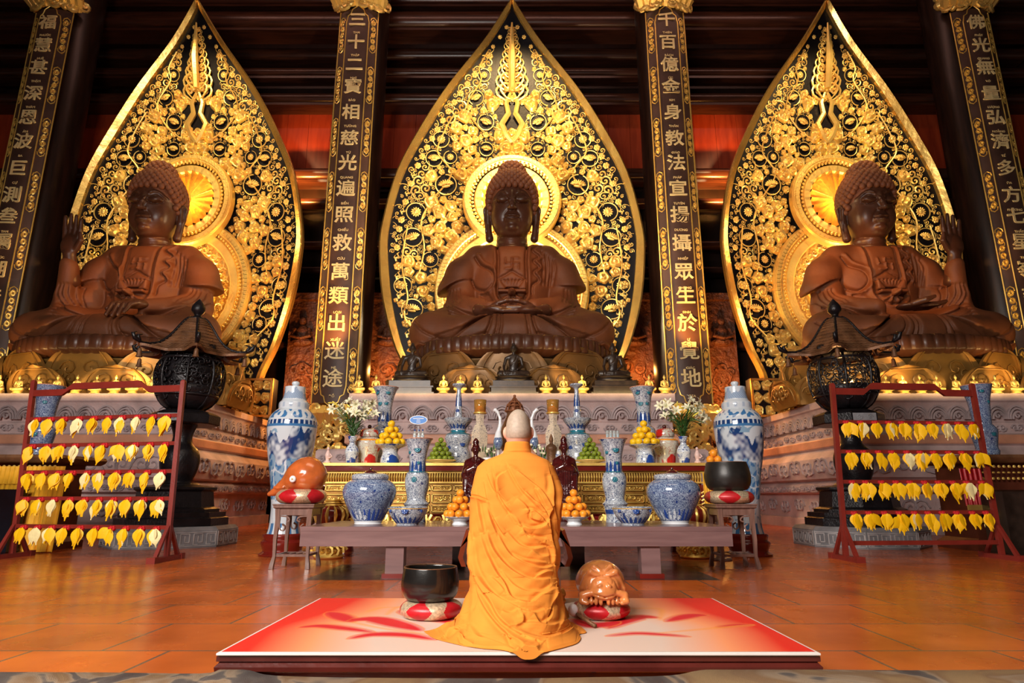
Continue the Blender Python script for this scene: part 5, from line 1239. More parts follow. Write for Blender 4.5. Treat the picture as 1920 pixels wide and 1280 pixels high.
# ------------------------------------------------------------ small Buddhas
def mini_buddha(h, earth=False):
    f = Field((-.62, -.5, -.02), (.62, .42, 1.46), h)
    f.ell((0, 0, 1.19), (.10, .11, .135)); f.ell((0, .01, 1.325), (.055, .06, .06), k=.02); f.cap((0, 0, .96), (0, 0, 1.10), .048, k=.015); f.ell((0, -.105, 1.17), (.018, .025, .03), k=.01); f.ell((.10, 0, 1.16), (.016, .03, .06), k=.01, two=True)
    f.ell((0, 0, .78), (.165, .11, .20)); f.cap((.08, 0, .93), (.21, .01, .87), .062, k=.04, two=True); f.ell((0, 0, .54), (.145, .11, .2), k=.05)
    if earth:
        f.chain([(.24, .01, .86), (.29, -.02, .60), (.12, -.20, .47)], [.058, .046, .036], k=.012); f.chain([(-.24, .01, .86), (-.31, -.06, .60), (-.30, -.24, .42)], [.058, .046, .036], k=.012); f.ell((-.30, -.29, .34), (.045, .035, .08), k=.015)
    else: f.chain([(.24, .01, .86), (.29, -.02, .60), (.06, -.20, .47)], [.066, .058, .036], k=.012, two=True)
    f.chain([(.12, 0, .36), (.42, -.12, .34)], [.13, .11], k=.04, two=True); f.chain([(.42, -.14, .34), (.05, -.30, .34)], [.10, .07], k=.02, two=True); f.ell((0, -.1, .28), (.44, .28, .07), k=.03)
    f.stroke([(.11, .96), (.04, .76), (-.15, .60)], .014, .02); f.stroke([(-.1, .46), (0, .44), (.1, .46)], .012, .012)
    return f
mf = mini_buddha(.024); MV, MF = mf.mesh(); mgold = mesh_obj('figure', MV, MF, M['gold']); MGD = mgold.data; bpy.data.objects.remove(mgold)
b = MB(); b.lathe(lprof([(.40, 0), (.42, .03), (.32, .09), (.30, .12), (.42, .22), (.44, .25), (.38, .27)], 3), 20, mod=lambda a, z: 1+.05*math.cos(a*10), sy=.8); o = b.build('lotus_base', M['gold'], None, True); MGB = o.data; bpy.data.objects.remove(o)
def gold_buddha(u, Y, lab, grp, s=.42):
    x = xat(u, 737, Y); t = thing('gilded_buddha', lab, 'statuette', (x, Y, PT), 0, grp); t.scale = (s*.76, s*.74, s*.83)
    inst(MGD, 'figure', t); inst(MGB, 'lotus_base', t); return t
ORD = ['first', 'second', 'third', 'fourth', 'fifth', 'sixth', 'seventh', 'eighth', 'ninth', 'tenth', 'eleventh']
for k, u in enumerate((672, 704, 831, 863, 895, 1024, 1057, 1092, 1218, 1247)): gold_buddha(u, 15.56, 'tiny gilded Buddha on the middle stone altar, %s from the left' % ORD[k], 'tiny gilded Buddhas on the middle altar')
for k, u in enumerate((-5, 32, 68, 104, 141, 178, 214, 248, 282)): gold_buddha(u, 15.58, 'tiny gilded Buddha on the left stone altar, %s from the frame edge' % ORD[k], 'tiny gilded Buddhas on the left altar')
for k, u in enumerate((1664, 1696, 1728, 1760, 1796, 1830, 1870, 1906)): gold_buddha(u, 15.58, 'tiny gilded Buddha on the right stone altar, %s from the lantern' % ORD[k], 'tiny gilded Buddhas on the right altar')
V, Fc = mini_buddha(.02, True).mesh(); dk = None
for u, w_ in ((771, 'left'), (963, 'middle'), (1151, 'right')):
    Y = 15.84; x = xat(u, 720, Y); t = thing('dark_buddha', 'small black seated Buddha on a pedestal, %s one before the lotus throne' % w_, 'statue', (x, Y, PT), 0, 'three small black Buddhas')
    k = 1.03
    if dk is None: o = mesh_obj('figure', V, Fc, M['bronzedk'], t); dk = o.data
    else: o = inst(dk, 'figure', t)
    o.location = (0, 0, .27); o.scale = (.80, .62, .80)
    MB().bx(-.56, .56, -.28, .30, .0, .16).bx(-.60, .60, -.31, .32, .16, .20).bx(-.62, .62, -.31, .32, 0, .04).bx(-.52, .52, -.26, .28, .20, .34).lathe(lprof([(.48, .34), (.50, .38), (.42, .42), (.48, .46), (.44, .48)], 3), 28, sy=.58).build('pedestal', M['bronzedk'], t)
# ------------------------------------------------------------ kneeling dais, mat, front rug
DZ = .15; X0, X1 = -1.62, 1.64
DY0 = .75/(-ray(960, 1222)[2]/ray(960, 1222)[1]); DY1 = .75/(-ray(960, 1121)[2]/ray(960, 1121)[1])
X0, X1 = xat(410, 1222, DY0), xat(1534, 1222, DY0)
d = thing('kneeling_dais', 'low red-brown wooden dais under the lotus mat', 'dais')
pr = [(-.06, 0), (-.06, .045), (.0, .05), (.015, .06), (.018, .08), (.0, .10), (.012, .105), (.012, .128), (0, .132)]
MB().sweep_rect(X0-.0, X1, DY0+.02, DY1, pr).build('frame', M['dais'], d, 30)
NXm, NYm = 420, 240; cols = np.zeros((NYm+1, NXm+1, 3)); xs = np.linspace(X0+.01, X1-.01, NXm+1); ys = np.linspace(DY0+.005, DY1, NYm+1); XX, YY = np.meshgrid(xs, ys)
cx = (X0+X1)/2; rx = np.abs(XX-cx)/((X1-X0)/2); ry = (YY-DY0)/(DY1-DY0)
red = np.clip((rx**1.6*.95+.16*ry*rx-.28-.12*np.exp(-((ry-.35)/.25)**2))*1.9, 0, 1)[..., None]
cream = np.array([.66, .50, .42]); pk = np.array([.86, .30, .13]); rd = np.array([.72, .018, .008])
c = cream*(1-np.clip(red*2, 0, 1))+pk*np.clip(red*2, 0, 1); c = c*(1-np.clip(red*2-1, 0, 1))+rd*np.clip(red*2-1, 0, 1)
def mat_pt(u, v):
    x, yy, zz = ray(u, v); t = -.75/zz; return x*t, yy*t
def paint_petal(px, wpx, col, line=None, k=1.):
    global c
    P = np.array([mat_pt(u, v) for u, v in spl(px, 6)]); n = len(P); best = np.full(XX.shape, 9.); tt = np.zeros(XX.shape)
    for i in range(n-1):
        A, B = P[i], P[i+1]; D = B-A; Lq = D@D+1e-9; t = np.clip(((XX-A[0])*D[0]+(YY-A[1])*D[1])/Lq, 0, 1); q = np.sqrt((XX-A[0]-t*D[0])**2+(YY-A[1]-t*D[1])**2); m = q < best
        best = np.where(m, q, best); tt = np.where(m, (i+t)/(n-1), tt)
    w_ = wpx*np.sin(np.clip(tt, 0, 1)*PI)**.7+.002; a = np.clip((w_-best)/.05+.5, 0, 1)[..., None]*k
    if line is not None: l = np.clip(1-np.abs(best-w_-.012)/.010, 0, 1)[..., None]*.8; c = c*(1-l)+np.array(line)*l
    c = c*(1-a)+np.array(col)*a
OR = (.85, .30, .05); RP = (.62, .012, .02)
for px, w_ in (([(617, 1147), (640, 1156), (662, 1166)], .07), ([(655, 1163), (700, 1160), (745, 1170), (790, 1182)], .085), ([(560, 1176), (600, 1173), (650, 1178), (700, 1185)], .05), ([(655, 1197), (700, 1189), (760, 1190), (815, 1199)], .055),
               ([(1140, 1178), (1165, 1165), (1200, 1156), (1235, 1158)], .075), ([(1250, 1165), (1275, 1158), (1300, 1153), (1325, 1153)], .06), ([(1345, 1176), (1380, 1172), (1410, 1171)], .035), ([(1140, 1192), (1190, 1187), (1240, 1189), (1290, 1193)], .035),
               ([(750, 1144), (790, 1152), (850, 1168)], .09), ([(1075, 1160), (1110, 1172), (1160, 1165)], .07)): paint_petal(px, w_, RP, OR)
for px in ([(690, 1146), (715, 1139), (745, 1138)], [(725, 1152), (740, 1140), (760, 1135)], [(1180, 1140), (1235, 1141), (1240, 1152), (1238, 1162)], [(662, 1166), (720, 1178), (800, 1188)], [(1410, 1171), (1340, 1177), (1240, 1186)]): paint_petal(px, .008, OR)
vs = np.stack([XX, YY, np.full(XX.shape, DZ)], -1).reshape(-1, 3); edgew = (YY < DY0+.012); c[edgew] = (.75, .68, .64)
idx = np.arange((NYm+1)*(NXm+1)).reshape(NYm+1, NXm+1); F_ = np.stack([idx[:-1, :-1], idx[:-1, 1:], idx[1:, 1:], idx[1:, :-1]], -1).reshape(-1, 4)
mt_ = thing('lotus_mat', 'large red and cream mat printed with lotus petals on the dais', 'mat', (0, 0, 0))
mesh_obj('printed_top', vs, F_, vcol('mat_print', .6, .0, .12, 300), mt_, False, (0, 0, 0), c.reshape(-1, 3))
MB().sweep_rect(X0, X1, DY0, DY1+.005, [(0, .132), (.008, .137), (.008, .146), (0, DZ-.001)]).build('white_edge', simple('mat_edge', (.72, .66, .62), .6, 0, .05, 5, 0), mt_, False)
# rug in the very foreground with a wavy front outline
rm, t, bs_ = nt('grey_brown_rug'); co = coords(t); nz = node(t, 'ShaderNodeTexNoise', Scale=1.6, Detail=3., Distortion=1.5); L(t, co, nz.inputs['Vector'])
L(t, ramp(t, nz.outputs[0], [(.40, (.065, .045, .04)), (.47, (.10, .08, .07)), (.49, (.28, .20, .13)), (.55, (.20, .11, .05)), (.62, (.26, .16, .07))]), bs_.inputs['Base Color']); bs_.inputs['Roughness'].default_value = .9; n2 = node(t, 'ShaderNodeTexNoise', Scale=260.); L(t, co, n2.inputs['Vector']); bump(t, bs_, n2.outputs[0], .6, .01)
def rug_pt(u, v, z=.07): x, yy, zz = ray(u, v); q = (z-CH)/zz; return (x*q, yy*q)
E_ = [rug_pt(u, v) for u, v in spl([(-80, 1257), (200, 1258), (380, 1260), (420, 1252), (470, 1254), (520, 1264), (700, 1268), (960, 1269), (1100, 1267), (1250, 1264), (1310, 1254), (1380, 1250), (1500, 1252), (1700, 1254), (2000, 1252)], 4)]
b = MB(); n_ = len(E_); vs = []
for x, y in E_: vs += [(x, y, 0), (x, y, .055), (x, y-.02, .07), (x, y-.55, .07), (x, y-.55, 0)]
b.add(vs, [(i*5+k, (i+1)*5+k, (i+1)*5+k+1, i*5+k+1) for i in range(n_-1) for k in range(4)]); o = b.build('rug', rm, None, True); tag(o, 'grey and brown patterned rug with a wavy edge at the very front', 'rug')
# ------------------------------------------------------------ cushions, bowls, wooden fish
def cushion(x, y, z, r, h, label, grp, rings_=5):
    t = thing('round_cushion', label, 'cushion', (x, y, z), 0, grp)
    prof = [(r*(.62+.38*math.sin(PI*q)**.45) if 0 < q < 1 else r*.55, h*q) for q in [i/24 for i in range(25)]]
    vs = []; fs = []; n_ = 64; MBB = MB(); G = MB()
    def face(a, q): return (math.cos(a*rings_) > 0)
    for part, test in ((MBB, 0), (G, 1)):
        n_ = rings_*36; V_ = [(R_*math.cos(2*PI*k/n_)*(1+.012*math.cos(rings_*PI*2*k/n_*1)), R_*math.sin(2*PI*k/n_)*(1+.012*math.cos(rings_*2*PI*k/n_)), zz) for R_, zz in prof for k in range(n_)]; fs = []
        for i in range(24):
            for k in range(n_):
                ph = (k % 36)/36; w_ = .12+.52*math.sin(PI*i/24); isred = abs(ph-.5) < w_/2+.02
                if isred == (test == 0): fs.append((i*n_+k, i*n_+(k+1) % n_, (i+1)*n_+(k+1) % n_, (i+1)*n_+k))
        if test == 0: fs.append(tuple(range(n_-1, -1, -1))); fs.append(tuple(24*n_+k for k in range(n_)))
        part.add(V_, fs)
    MBB.build('red_panels', M['redsatin'], t, True); G.build('brocade_panels', M['brocade'], t, True)
    MB().tube([((r*1.005)*math.cos(2*PI*k/48), (r*1.005)*math.sin(2*PI*k/48), h*.97) for k in range(48)], h*.0+.004, 4, closed=True); return t
def bowl_bell(x, y, z, r, h, label, mat='blacklac', top=.92):
    t = thing('singing_bowl', label, 'singing bowl', (x, y, z), 0, 'black singing bowls')
    P = lprof([(r*.55, 0), (r*.80, h*.04), (r*.95, h*.22), (r, h*.50), (r*(.6+.4*top), h*.78), (r*(top+.01), h*.97), (r*top, h)], 4); q = P+[(r*(top-.03), h), (r*(top-.02), h*.93), (r*.95, h*.5), (r*.8, h*.12), (0, h*.06)]
    MB().lathe(q, 64).build('bowl', M[mat], t, True); MB().tube([(r*(top-.015)*math.cos(2*PI*k/64), r*(top-.015)*math.sin(2*PI*k/64), h) for k in range(64)], r*.02, 6, closed=True).build('rim', M['roofb'], t, True); return t
# on the mat
Y = 4.32; xb = xat(808, 1150, Y); cushion(xb, Y, DZ, .20, .105, 'red and silver brocade cushion under the black bowl on the mat', 'brocade cushions'); bowl_bell(xb-.01, Y, DZ+.103, .186, .20, 'glossy black singing bowl on its cushion on the mat, left of the monk')
xf = xat(1127, 1150, Y); cushion(xf, Y, DZ, .185, .10, 'red and silver brocade cushion under the amber wooden fish on the mat', 'brocade cushions')
def fish_front():       # wooden fish seen from its tail end, with carved dragon head
    f = Field((-.24, -.28, -.02), (.24, .28, .40), .0075)
    f.ell((0, .02, .15), (.185, .21, .155)); f.ell((0, .0, .21), (.150, .16, .145), k=.08); f.ell((0, -.15, .13), (.105, .07, .10), k=.03)
    f.ell((.035, -.215, .165), (.020, .014, .018), k=.004, two=True); f.ell((0, -.19, .10), (.085, .05, .06), k=.02)
    f.chain([(.04, -.16, .24), (.09, -.15, .27), (.12, -.12, .22), (.155, -.10, .13), (.165, -.08, .06)], [.022, .026, .022, .020, .018], k=.01, two=True)
    f.chain([(.02, -.14, .28), (.06, -.12, .31), (.10, -.10, .27)], [.018, .02, .012], k=.01, two=True); f.chain([(.10, -.17, .10), (.15, -.16, .08), (.16, -.17, .03), (.13, -.19, .02)], [.03, .03, .026, .02], k=.01, two=True)
    for i in range(4): f.ell((.028+.033*i, -.195+.012*i, .03), (.015, .02, .035), k=.006, two=True)
    f.stroke([(.11, .12), (.07, .22), (.0, .24)], .006, .008, two=True); f.stroke([(.07, .09), (0, .07)], .006, .012, two=True, curve=False)
    f.stroke([(.03, .19), (.055, .17), (.07, .20), (.05, .23)], .005, .006, two=True)
    f.cutz(0); return f.mesh()
V, Fc = fish_front(); t = thing('wooden_fish', 'carved amber wooden fish drum on the mat, right of the monk', 'wooden fish', (xf+.0, Y-.01, DZ+.098), 0, 'wooden fish drums'); o = mesh_obj('body', V, Fc, M['amberwood'], t); o.scale = (.84, .90, .70)
t = thing('mallet', 'wooden mallet with pale padded head leaning by the amber wooden fish', 'mallet', (xat(1075, 1170, 4.12), 4.12, DZ)); MB().ball((0, 0, .075), (.032, .032, .036), 14, 10).build('padded_head', M['white'], t, True); MB().tube([(.01, -.0, .06), (.115, -.16, .012)], [.010, .012], 8).build('handle', M['roofb'], t, True)
t = thing('hand_bell', 'small gold hand bell between the monk and the wooden fish', 'bell', (xat(1056, 1165, 4.3), 4.3, DZ)); MB().lathe(lprof([(.040, 0), (.035, .03), (.02, .06), (.012, .08), (.02, .10), (.012, .12), (.022, .14), (.012, .165), (0, .18)], 3), 20).build('bell', M['goldp'], t, True)
# stools
def stool(x, y, label, rz=0):
    t = thing('wooden_stool', label, 'stool', (x, y, 0), rz, 'tall carved stools'); H = .80; w_ = .24
    MB().sweep_rect(-w_, w_, -w_, w_, [(0, H-.06), (.02, H-.045), (.02, H-.02), (.03, H-.015), (.03, H)]).build('seat', M['stoolwood'], t)
    MB().bx(-w_+.01, w_-.01, -w_+.01, -w_+.035, H-.14, H-.06).bx(-w_+.01, w_-.01, w_-.035, w_-.01, H-.14, H-.06).bx(-w_+.01, -w_+.035, -w_+.01, w_-.01, H-.14, H-.06).bx(w_-.035, w_-.01, -w_+.01, w_-.01, H-.14, H-.06).build('apron', M['stoolwood'], t)
    for sx in (-1, 1):
        for sy in (-1, 1):
            b = MB(); P = [(sx*(w_-.03), sy*(w_-.03), H-.06), (sx*(w_-.035), sy*(w_-.035), H-.2), (sx*(w_-.025), sy*(w_-.025), H*.45), (sx*(w_-.03), sy*(w_-.03), .16), (sx*(w_-.015), sy*(w_-.015), .06), (sx*(w_-.01), sy*(w_-.01), .0)]
            b.tube(P, [.042, .036, .030, .026, .034, .038], 4); b.build('leg', M['stoolwood'], t)
    for sy in (-1, 1):
        b = MB()
        for sx in (-1, 1):
            b.tube(spl([(sx*(w_-.06), sy*(w_-.02), H-.14), (sx*(w_-.07), sy*(w_-.02), H-.30), (sx*(w_-.12), sy*(w_-.02), H-.33), (sx*(w_-.14), sy*(w_-.02), H-.28), (sx*(w_-.10), sy*(w_-.02), H-.25)], 4), .012, 4); b.tube(spl([(sx*(w_-.05), sy*(w_-.02), H-.15), (sx*(w_-.16), sy*(w_-.02), H-.16), (sx*(w_-.19), sy*(w_-.02), H-.20), (sx*(w_-.15), sy*(w_-.02), H-.22)], 4), .012, 4)
        b.build('carved_bracket', M['stoolwood'], t)
    b = MB()
    for s in (-1, 1): b.bx(-w_+.03, w_-.03, s*(w_-.04)-.012, s*(w_-.04)+.012, .15, .18).bx(s*(w_-.04)-.012, s*(w_-.04)+.012, -w_+.03, w_-.03, .15, .18)
    for k in range(5): b.bx(-w_+.06+k*.09, -w_+.08+k*.09, -w_+.05, w_-.05, .16, .172)
    b.build('shelf_grid', M['stoolwood'], t); return t
YS = 8.62; xl, xr = xat(554, 1060, YS), xat(1377, 1060, YS)
xl = min(xl, TX0-.29) if False else xl
stool(xl, YS, 'square carved stool under the orange wooden fish, left of the table', 0); stool(xr, YS, 'square carved stool under the matt black bowl, right of the table', 0)
cushion(xl+.01, YS, .80, .325, .19, 'red and silver brocade cushion under the orange wooden fish on the left stool', 'brocade cushions'); cushion(xr, YS, .80, .32, .17, 'red and silver brocade cushion under the black bowl on the right stool', 'brocade cushions')
bowl_bell(xr, YS, .968, .30, .37, 'large matt black singing bowl on the cushion of the right stool', 'bowlmatt', .86) if 'bowlmatt' in M else None
f = Field((-.46, -.30, -.12), (.34, .30, .48), .011)
f.ell((.06, 0, .17), (.25, .24, .21)); f.ell((.06, 0, .26), (.19, .18, .17), k=.08); f.cap((-.08, 0, .16), (-.26, 0, .02), .13, .07, k=.10); f.chain([(-.24, 0, .03), (-.33, 0, -.03), (-.40, 0, -.06)], [.07, .045, .03], k=.04)
f.cap((.0, -.245, .15), (.12, -.25, .215), .016, .010, k=.004, sub=True); f.cap((.12, -.25, .215), (.27, -.17, .235), .010, .008, k=.004, sub=True); f.ell((-.045, -.19, .13), (.05, .05, .05), k=.005)
f.chain([(-.20, -.09, .03), (-.28, -.07, .02), (-.33, -.05, .03)], [.02, .022, .015], k=.01); V, Fc = f.mesh()
t = thing('wooden_fish', 'big polished orange wooden fish drum on the cushion of the left stool', 'wooden fish', (xl+.0, YS, .985), 0, 'wooden fish drums'); o = mesh_obj('body', V, Fc, M['fishwood'], t); o.scale = (1.05, 1, 1.0)
MB().ball((-.047, -.238, .13), (.044, .02, .044), 16, 8).build('eye', M['white'], t, True); MB().ball((-.047, -.258, .13), (.012, .008, .012), 8, 6).build('pupil', M['goldp'], t, True)
# ------------------------------------------------------------ giant landscape vases
def land_vase(u, word):
    Y = 10.35; x = xat(u, 1030, Y); t = thing('landscape_vase', 'man-high blue-and-white lidded vase painted with mountains, on the %s' % word, 'vase', (x, Y, 0), 0, 'giant landscape vases')
    MB().lathe(lprof([(.34, 0), (.35, .03), (.29, .07), (.31, .13), (.33, .2), (.29, .24), (.31, .30), (.29, .33)], 3), 40).build('wooden_stand', M['redlac'], t)
    q = [(30, 1003), (27, 985), (26, 955), (28, 930), (33, 890), (40, 850), (44, 815), (44.5, 795), (41, 782), (34, 773), (27, 767), (25, 764)]
    P = [(pxr(h, v, Y), zat(v, Y)) for h, v in q]; P[0] = (P[0][0], .33); P = lprof(P, 22); n_ = 256
    vs = np.array([(r_*math.cos(2*PI*k/n_), r_*math.sin(2*PI*k/n_), z) for r_, z in P for k in range(n_)]); z = vs[:, 2]; a = np.arctan2(vs[:, 1], vs[:, 0])+u
    fs = [(i*n_+k, i*n_+(k+1) % n_, (i+1)*n_+(k+1) % n_, (i+1)*n_+k) for i in range(len(P)-1) for k in range(n_)]
    hh = (z-.33)/(P[-1][1]-.33)
    rg = np.random.default_rng(u)
    def nz2(f0, f1, k=26):
        o = np.zeros(len(z))
        for _ in range(k): o += np.sin(np.round(rg.uniform(-f0, f0))*a+rg.uniform(-f1, f1)*hh*6.28+rg.uniform(0, 6.28))
        return o/math.sqrt(k)*1.4
    big, mid_, fine = nz2(3, 1.5), nz2(9, 6), nz2(26, 20); W = np.array([.58, .64, .70]); B1 = np.array([.010, .045, .17]); B2 = np.array([.05, .17, .38]); B3 = np.array([.22, .36, .50])
    ridge = .78+.05*np.sin(a*3)+.035*np.sin(a*7+1)+.018*np.sin(a*19+2)
    c = np.tile(W, (len(z), 1)); mtn = (hh < ridge)&(hh > .56+.03*mid_); t_ = np.clip(.9-(ridge-hh)*2.2+.35*mid_+.25*fine, 0, 1)[:, None]; c = np.where(mtn[:, None], W*(1-t_)+B1*t_, c)
    cl = (hh <= .56+.03*mid_)&(hh > .26); e_ = np.abs(mid_)
    c = np.where(cl[:, None], np.where((e_ < .22)[:, None], W, np.where((fine > .2)[:, None], B2, B3)), c)
    lo = (hh <= .26)&(hh > .08); c = np.where((lo&(np.abs(mid_) < .10))[:, None], B3, c); c = np.where((lo&(big > .9)&(fine > 0))[:, None], B2, c)
    c = np.where(((hh > .83)&(hh < .85))[:, None], B2, c); c = np.where(((hh >= .85)&(hh < .885)&(np.abs(np.sin(a*14)) > .45))[:, None], B1, c); c = np.where(((hh > .78)&(hh < .83)&(np.abs(mid_) < .18))[:, None], B3, c); c = np.where(((hh > .9)&(hh < .97)&(fine > .3))[:, None], B2, c); c = np.where(((hh < .08)&(np.abs(np.sin(a*5)) > .75))[:, None], B2, c)
    mesh_obj('body', vs, fs, vcol('painted_vase_glaze_%s' % word.split()[-1], .12, .6), t, True, (0, 0, 0), c)
    q = [(27, 767), (27, 757), (22, 750), (19, 738), (18.5, 727), (17, 726), (8, 725), (5, 724), (7, 720), (6, 716), (0, 714)]
    P2 = [(pxr(h, v, Y), zat(v, Y)) for h, v in q]; P2 = lprof(P2, 6); n_ = 72
    vs = np.array([(r_*math.cos(2*PI*k/n_), r_*math.sin(2*PI*k/n_), z) for r_, z in P2 for k in range(n_)]); z = vs[:, 2]; a = np.arctan2(vs[:, 1], vs[:, 0]); hh = (z-P2[0][1])/(P2[-1][1]-P2[0][1])
    fs = [(i*n_+k, i*n_+(k+1) % n_, (i+1)*n_+(k+1) % n_, (i+1)*n_+k) for i in range(len(P2)-1) for k in range(n_)]
    k1 = ((hh > .35)&(hh < .62+.08*np.sin(a*4)+.05*np.sin(a*9))).astype(float)*(.55+.4*np.sin(a*31+hh*60))+((hh > .05)&(hh < .2)&(np.sin(a*12) > .2))*.4; c = W*(1-k1[:, None])+B2*k1[:, None]
    mesh_obj('lid', vs, fs, vcol('painted_lid_glaze_%s' % word.split()[-1], .12, .6), t, True, (0, 0, 0), c)
land_vase(529, 'left'); land_vase(1404, 'right')
# ------------------------------------------------------------ bodhi leaf racks
def leaf_mesh():
    vs = []; fs = []; N = 9
    for j in range(N):
        q = j/(N-1); w_ = .060*math.sin(min(q*1.15+.08, 1)*PI)**.62*(1 if q < .88 else 1) if q < .84 else .012*(1-q)/.16+.0015
        w_ = [.012, .040, .053, .056, .050, .037, .020, .007, .002][j]; z = -.165*q
        for s in (-1, 0, 1): vs.append((s*w_, -.010*(1-abs(s))-.004*math.sin(q*PI), z+(.012 if (s and j == 0) else 0)))
    for j in range(N-1):
        for i in range(2): fs.append((j*3+i, j*3+i+1, j*3+i+4, j*3+i+3))
    K = len(vs); vs2 = [(x, y+.003, z) for x, y, z in vs]; fs2 = [tuple(K+i for i in reversed(f)) for f in fs]; return vs+vs2, fs+fs2
LV, LF = leaf_mesh(); M['leafy'] = simple('yellow_paper_leaf', (.98, .54, .0), .55, 0, .08, 18, .1, 60); M['leafp'] = simple('pale_paper_leaf', (.92, .78, .38), .55, 0, .12, 18, .1, 60)
o = mesh_obj('leaf', LV, LF, M['leafy']); LY = o.data; bpy.data.objects.remove(o); o = mesh_obj('leaf', LV, LF, M['leafp']); LP = o.data; bpy.data.objects.remove(o)
b = MB(); rs = random.Random(2)
for i in range(14): b.ball((rs.uniform(-.02, .02), rs.uniform(-.02, .015), rs.uniform(-.012, .018)), .016, 6, 5)
o = b.build('yarn_tie', M['knot'], None, True); KN = o.data; bpy.data.objects.remove(o)
def bundle(x, y, z, rz, lab, grp, rs):
    t = thing('leaf_bundle', lab, 'paper leaf bundle', (x, y, z), rz, grp); inst(KN, 'yarn_tie', t, sc_=(1.5, 1.6, 1.5))
    n_ = rs.randint(5, 7); pale = rs.random() < .12
    for i in range(n_):
        a = rs.uniform(-.30, .30); s = rs.uniform(.85, 1.1); big = rs.random() < .10
        inst(LP if (pale and i > 1) or rs.random() < .10 else LY, 'leaf', t, ((-.022+.044*i/(n_-1)), -.022-.006*i*(1 if not big else 1.2), -.012-(.05 if big else 0)), (rs.uniform(-.15, .05), a+(rs.uniform(-.8, .8) if rs.random() < .08 else 0), rs.uniform(-.45, .45)), (s*1.34, s*1.2, s*1.36))
    return t
def rack(name, UL, UR, YL, YR, vtop, bars, word, bare=None, drop=0):
    # posts lean outwards to the feet; measured at both ends
    xl_, xr_ = UL[0], UR[0]; t = thing('leaf_rack', 'dark red wooden rack of yellow leaf bundles on the %s' % word, 'rack'); mat = M['rackred']
    def post(U, Y, nm='post'):
        utop, vt, ubot, vb = U; zt = zat(vt, Y); x1 = xat(utop, vt, Y); x0 = xat(ubot, vb, Y)
        MB().tube([(x1, Y, zt+.03), (x1, Y, zt), (x0, Y, .06)], [.028, .045, .045], 4).build(nm, mat, t, 30)
        MB().bx(x0-.05, x0+.05, Y-.36, Y+.36, .0, .065).box((x0, Y-.36, .04), (.12, .10, .08)).box((x0, Y+.36, .04), (.12, .10, .08)).build('foot', mat, t)
        for s in (-1, 1): MB().tube([(x0, Y+s*.30, .06), (x0+(x1-x0)*.15, Y+s*.03, .48)], [.036, .030], 4).build('brace', mat, t, 30)
        return (x0, x1, zt)
    L_ = post(UL, YL); R_ = post(UR, YR)
    def endp(z): 
        fl_ = (z/L_[2]); fr_ = (z/R_[2]); return Vector((L_[0]+(L_[1]-L_[0])*fl_, YL, z)), Vector((R_[0]+(R_[1]-R_[0])*fr_, YR, z))
    def bar(z, h, nm='crossbar', over=0):
        A, B = endp(z); d = (B-A).normalized(); ang = math.atan2(d.y, d.x); c_ = (A+B)/2; MB().box((0, 0, 0), ((B-A).length-.05, .04, h), Matrix.Translation(c_) @ Matrix.Rotation(ang, 4, 'Z')).build(nm, mat, t); return A, B, ang
    # raised top rail with stepped shape
    zt = min(L_[2], R_[2])-.09; A, B = endp(zt); d = B-A; Ln = d.length; ang = math.atan2(d.y, d.x)
    pts = [(0, -.055), (.21, -.055), (.26, .035), (.74, .035), (.79, -.055), (1, -.055), (1, .045), (.77, .045), (.72, .135), (.28, .135), (.23, .045), (0, .045)]
    MB().prism([(p*Ln, q) for p, q in pts][::-1], -.022, .022, Matrix.Translation(A) @ Matrix.Rotation(ang, 4, 'Z')).build('top_rail', mat, t)
    rs = random.Random(len(word)*13)
    for bi, (va) in enumerate(bars):
        z = zat(va, (YL+YR)/2); A, B, ang = bar(z, .055); nm = ['top', 'second', 'third', 'fourth', 'lowest'][bi] if bi < len(bars)-1 else 'lowest'
        for k in range(10):
            q = (k+.5)/10+rs.uniform(-.006, .006); p = A+(B-A)*(.02+.96*q)
            bundle(p.x, p.y-.045, p.z-.02, ang, 'yellow leaf bundle on the %s bar of the %s rack, %s from the left' % (nm, word, ORD[k]), 'yellow leaf bundles on the %s rack' % word, rs)
    if bare: bar(zat(bare, (YL+YR)/2), .06, 'lower_stretcher')
rack('l', (64, 716, 22, 1040), (344, 716, 312, 1046), 9.95, 9.45, 716, (782, 833, 884, 934, 987), 'left')
rack('r', (1560, 722, 1586, 1042), (1822, 722, 1878, 1036), 9.55, 9.75, 722, (792, 847, 903, 960), 'right', 1017)
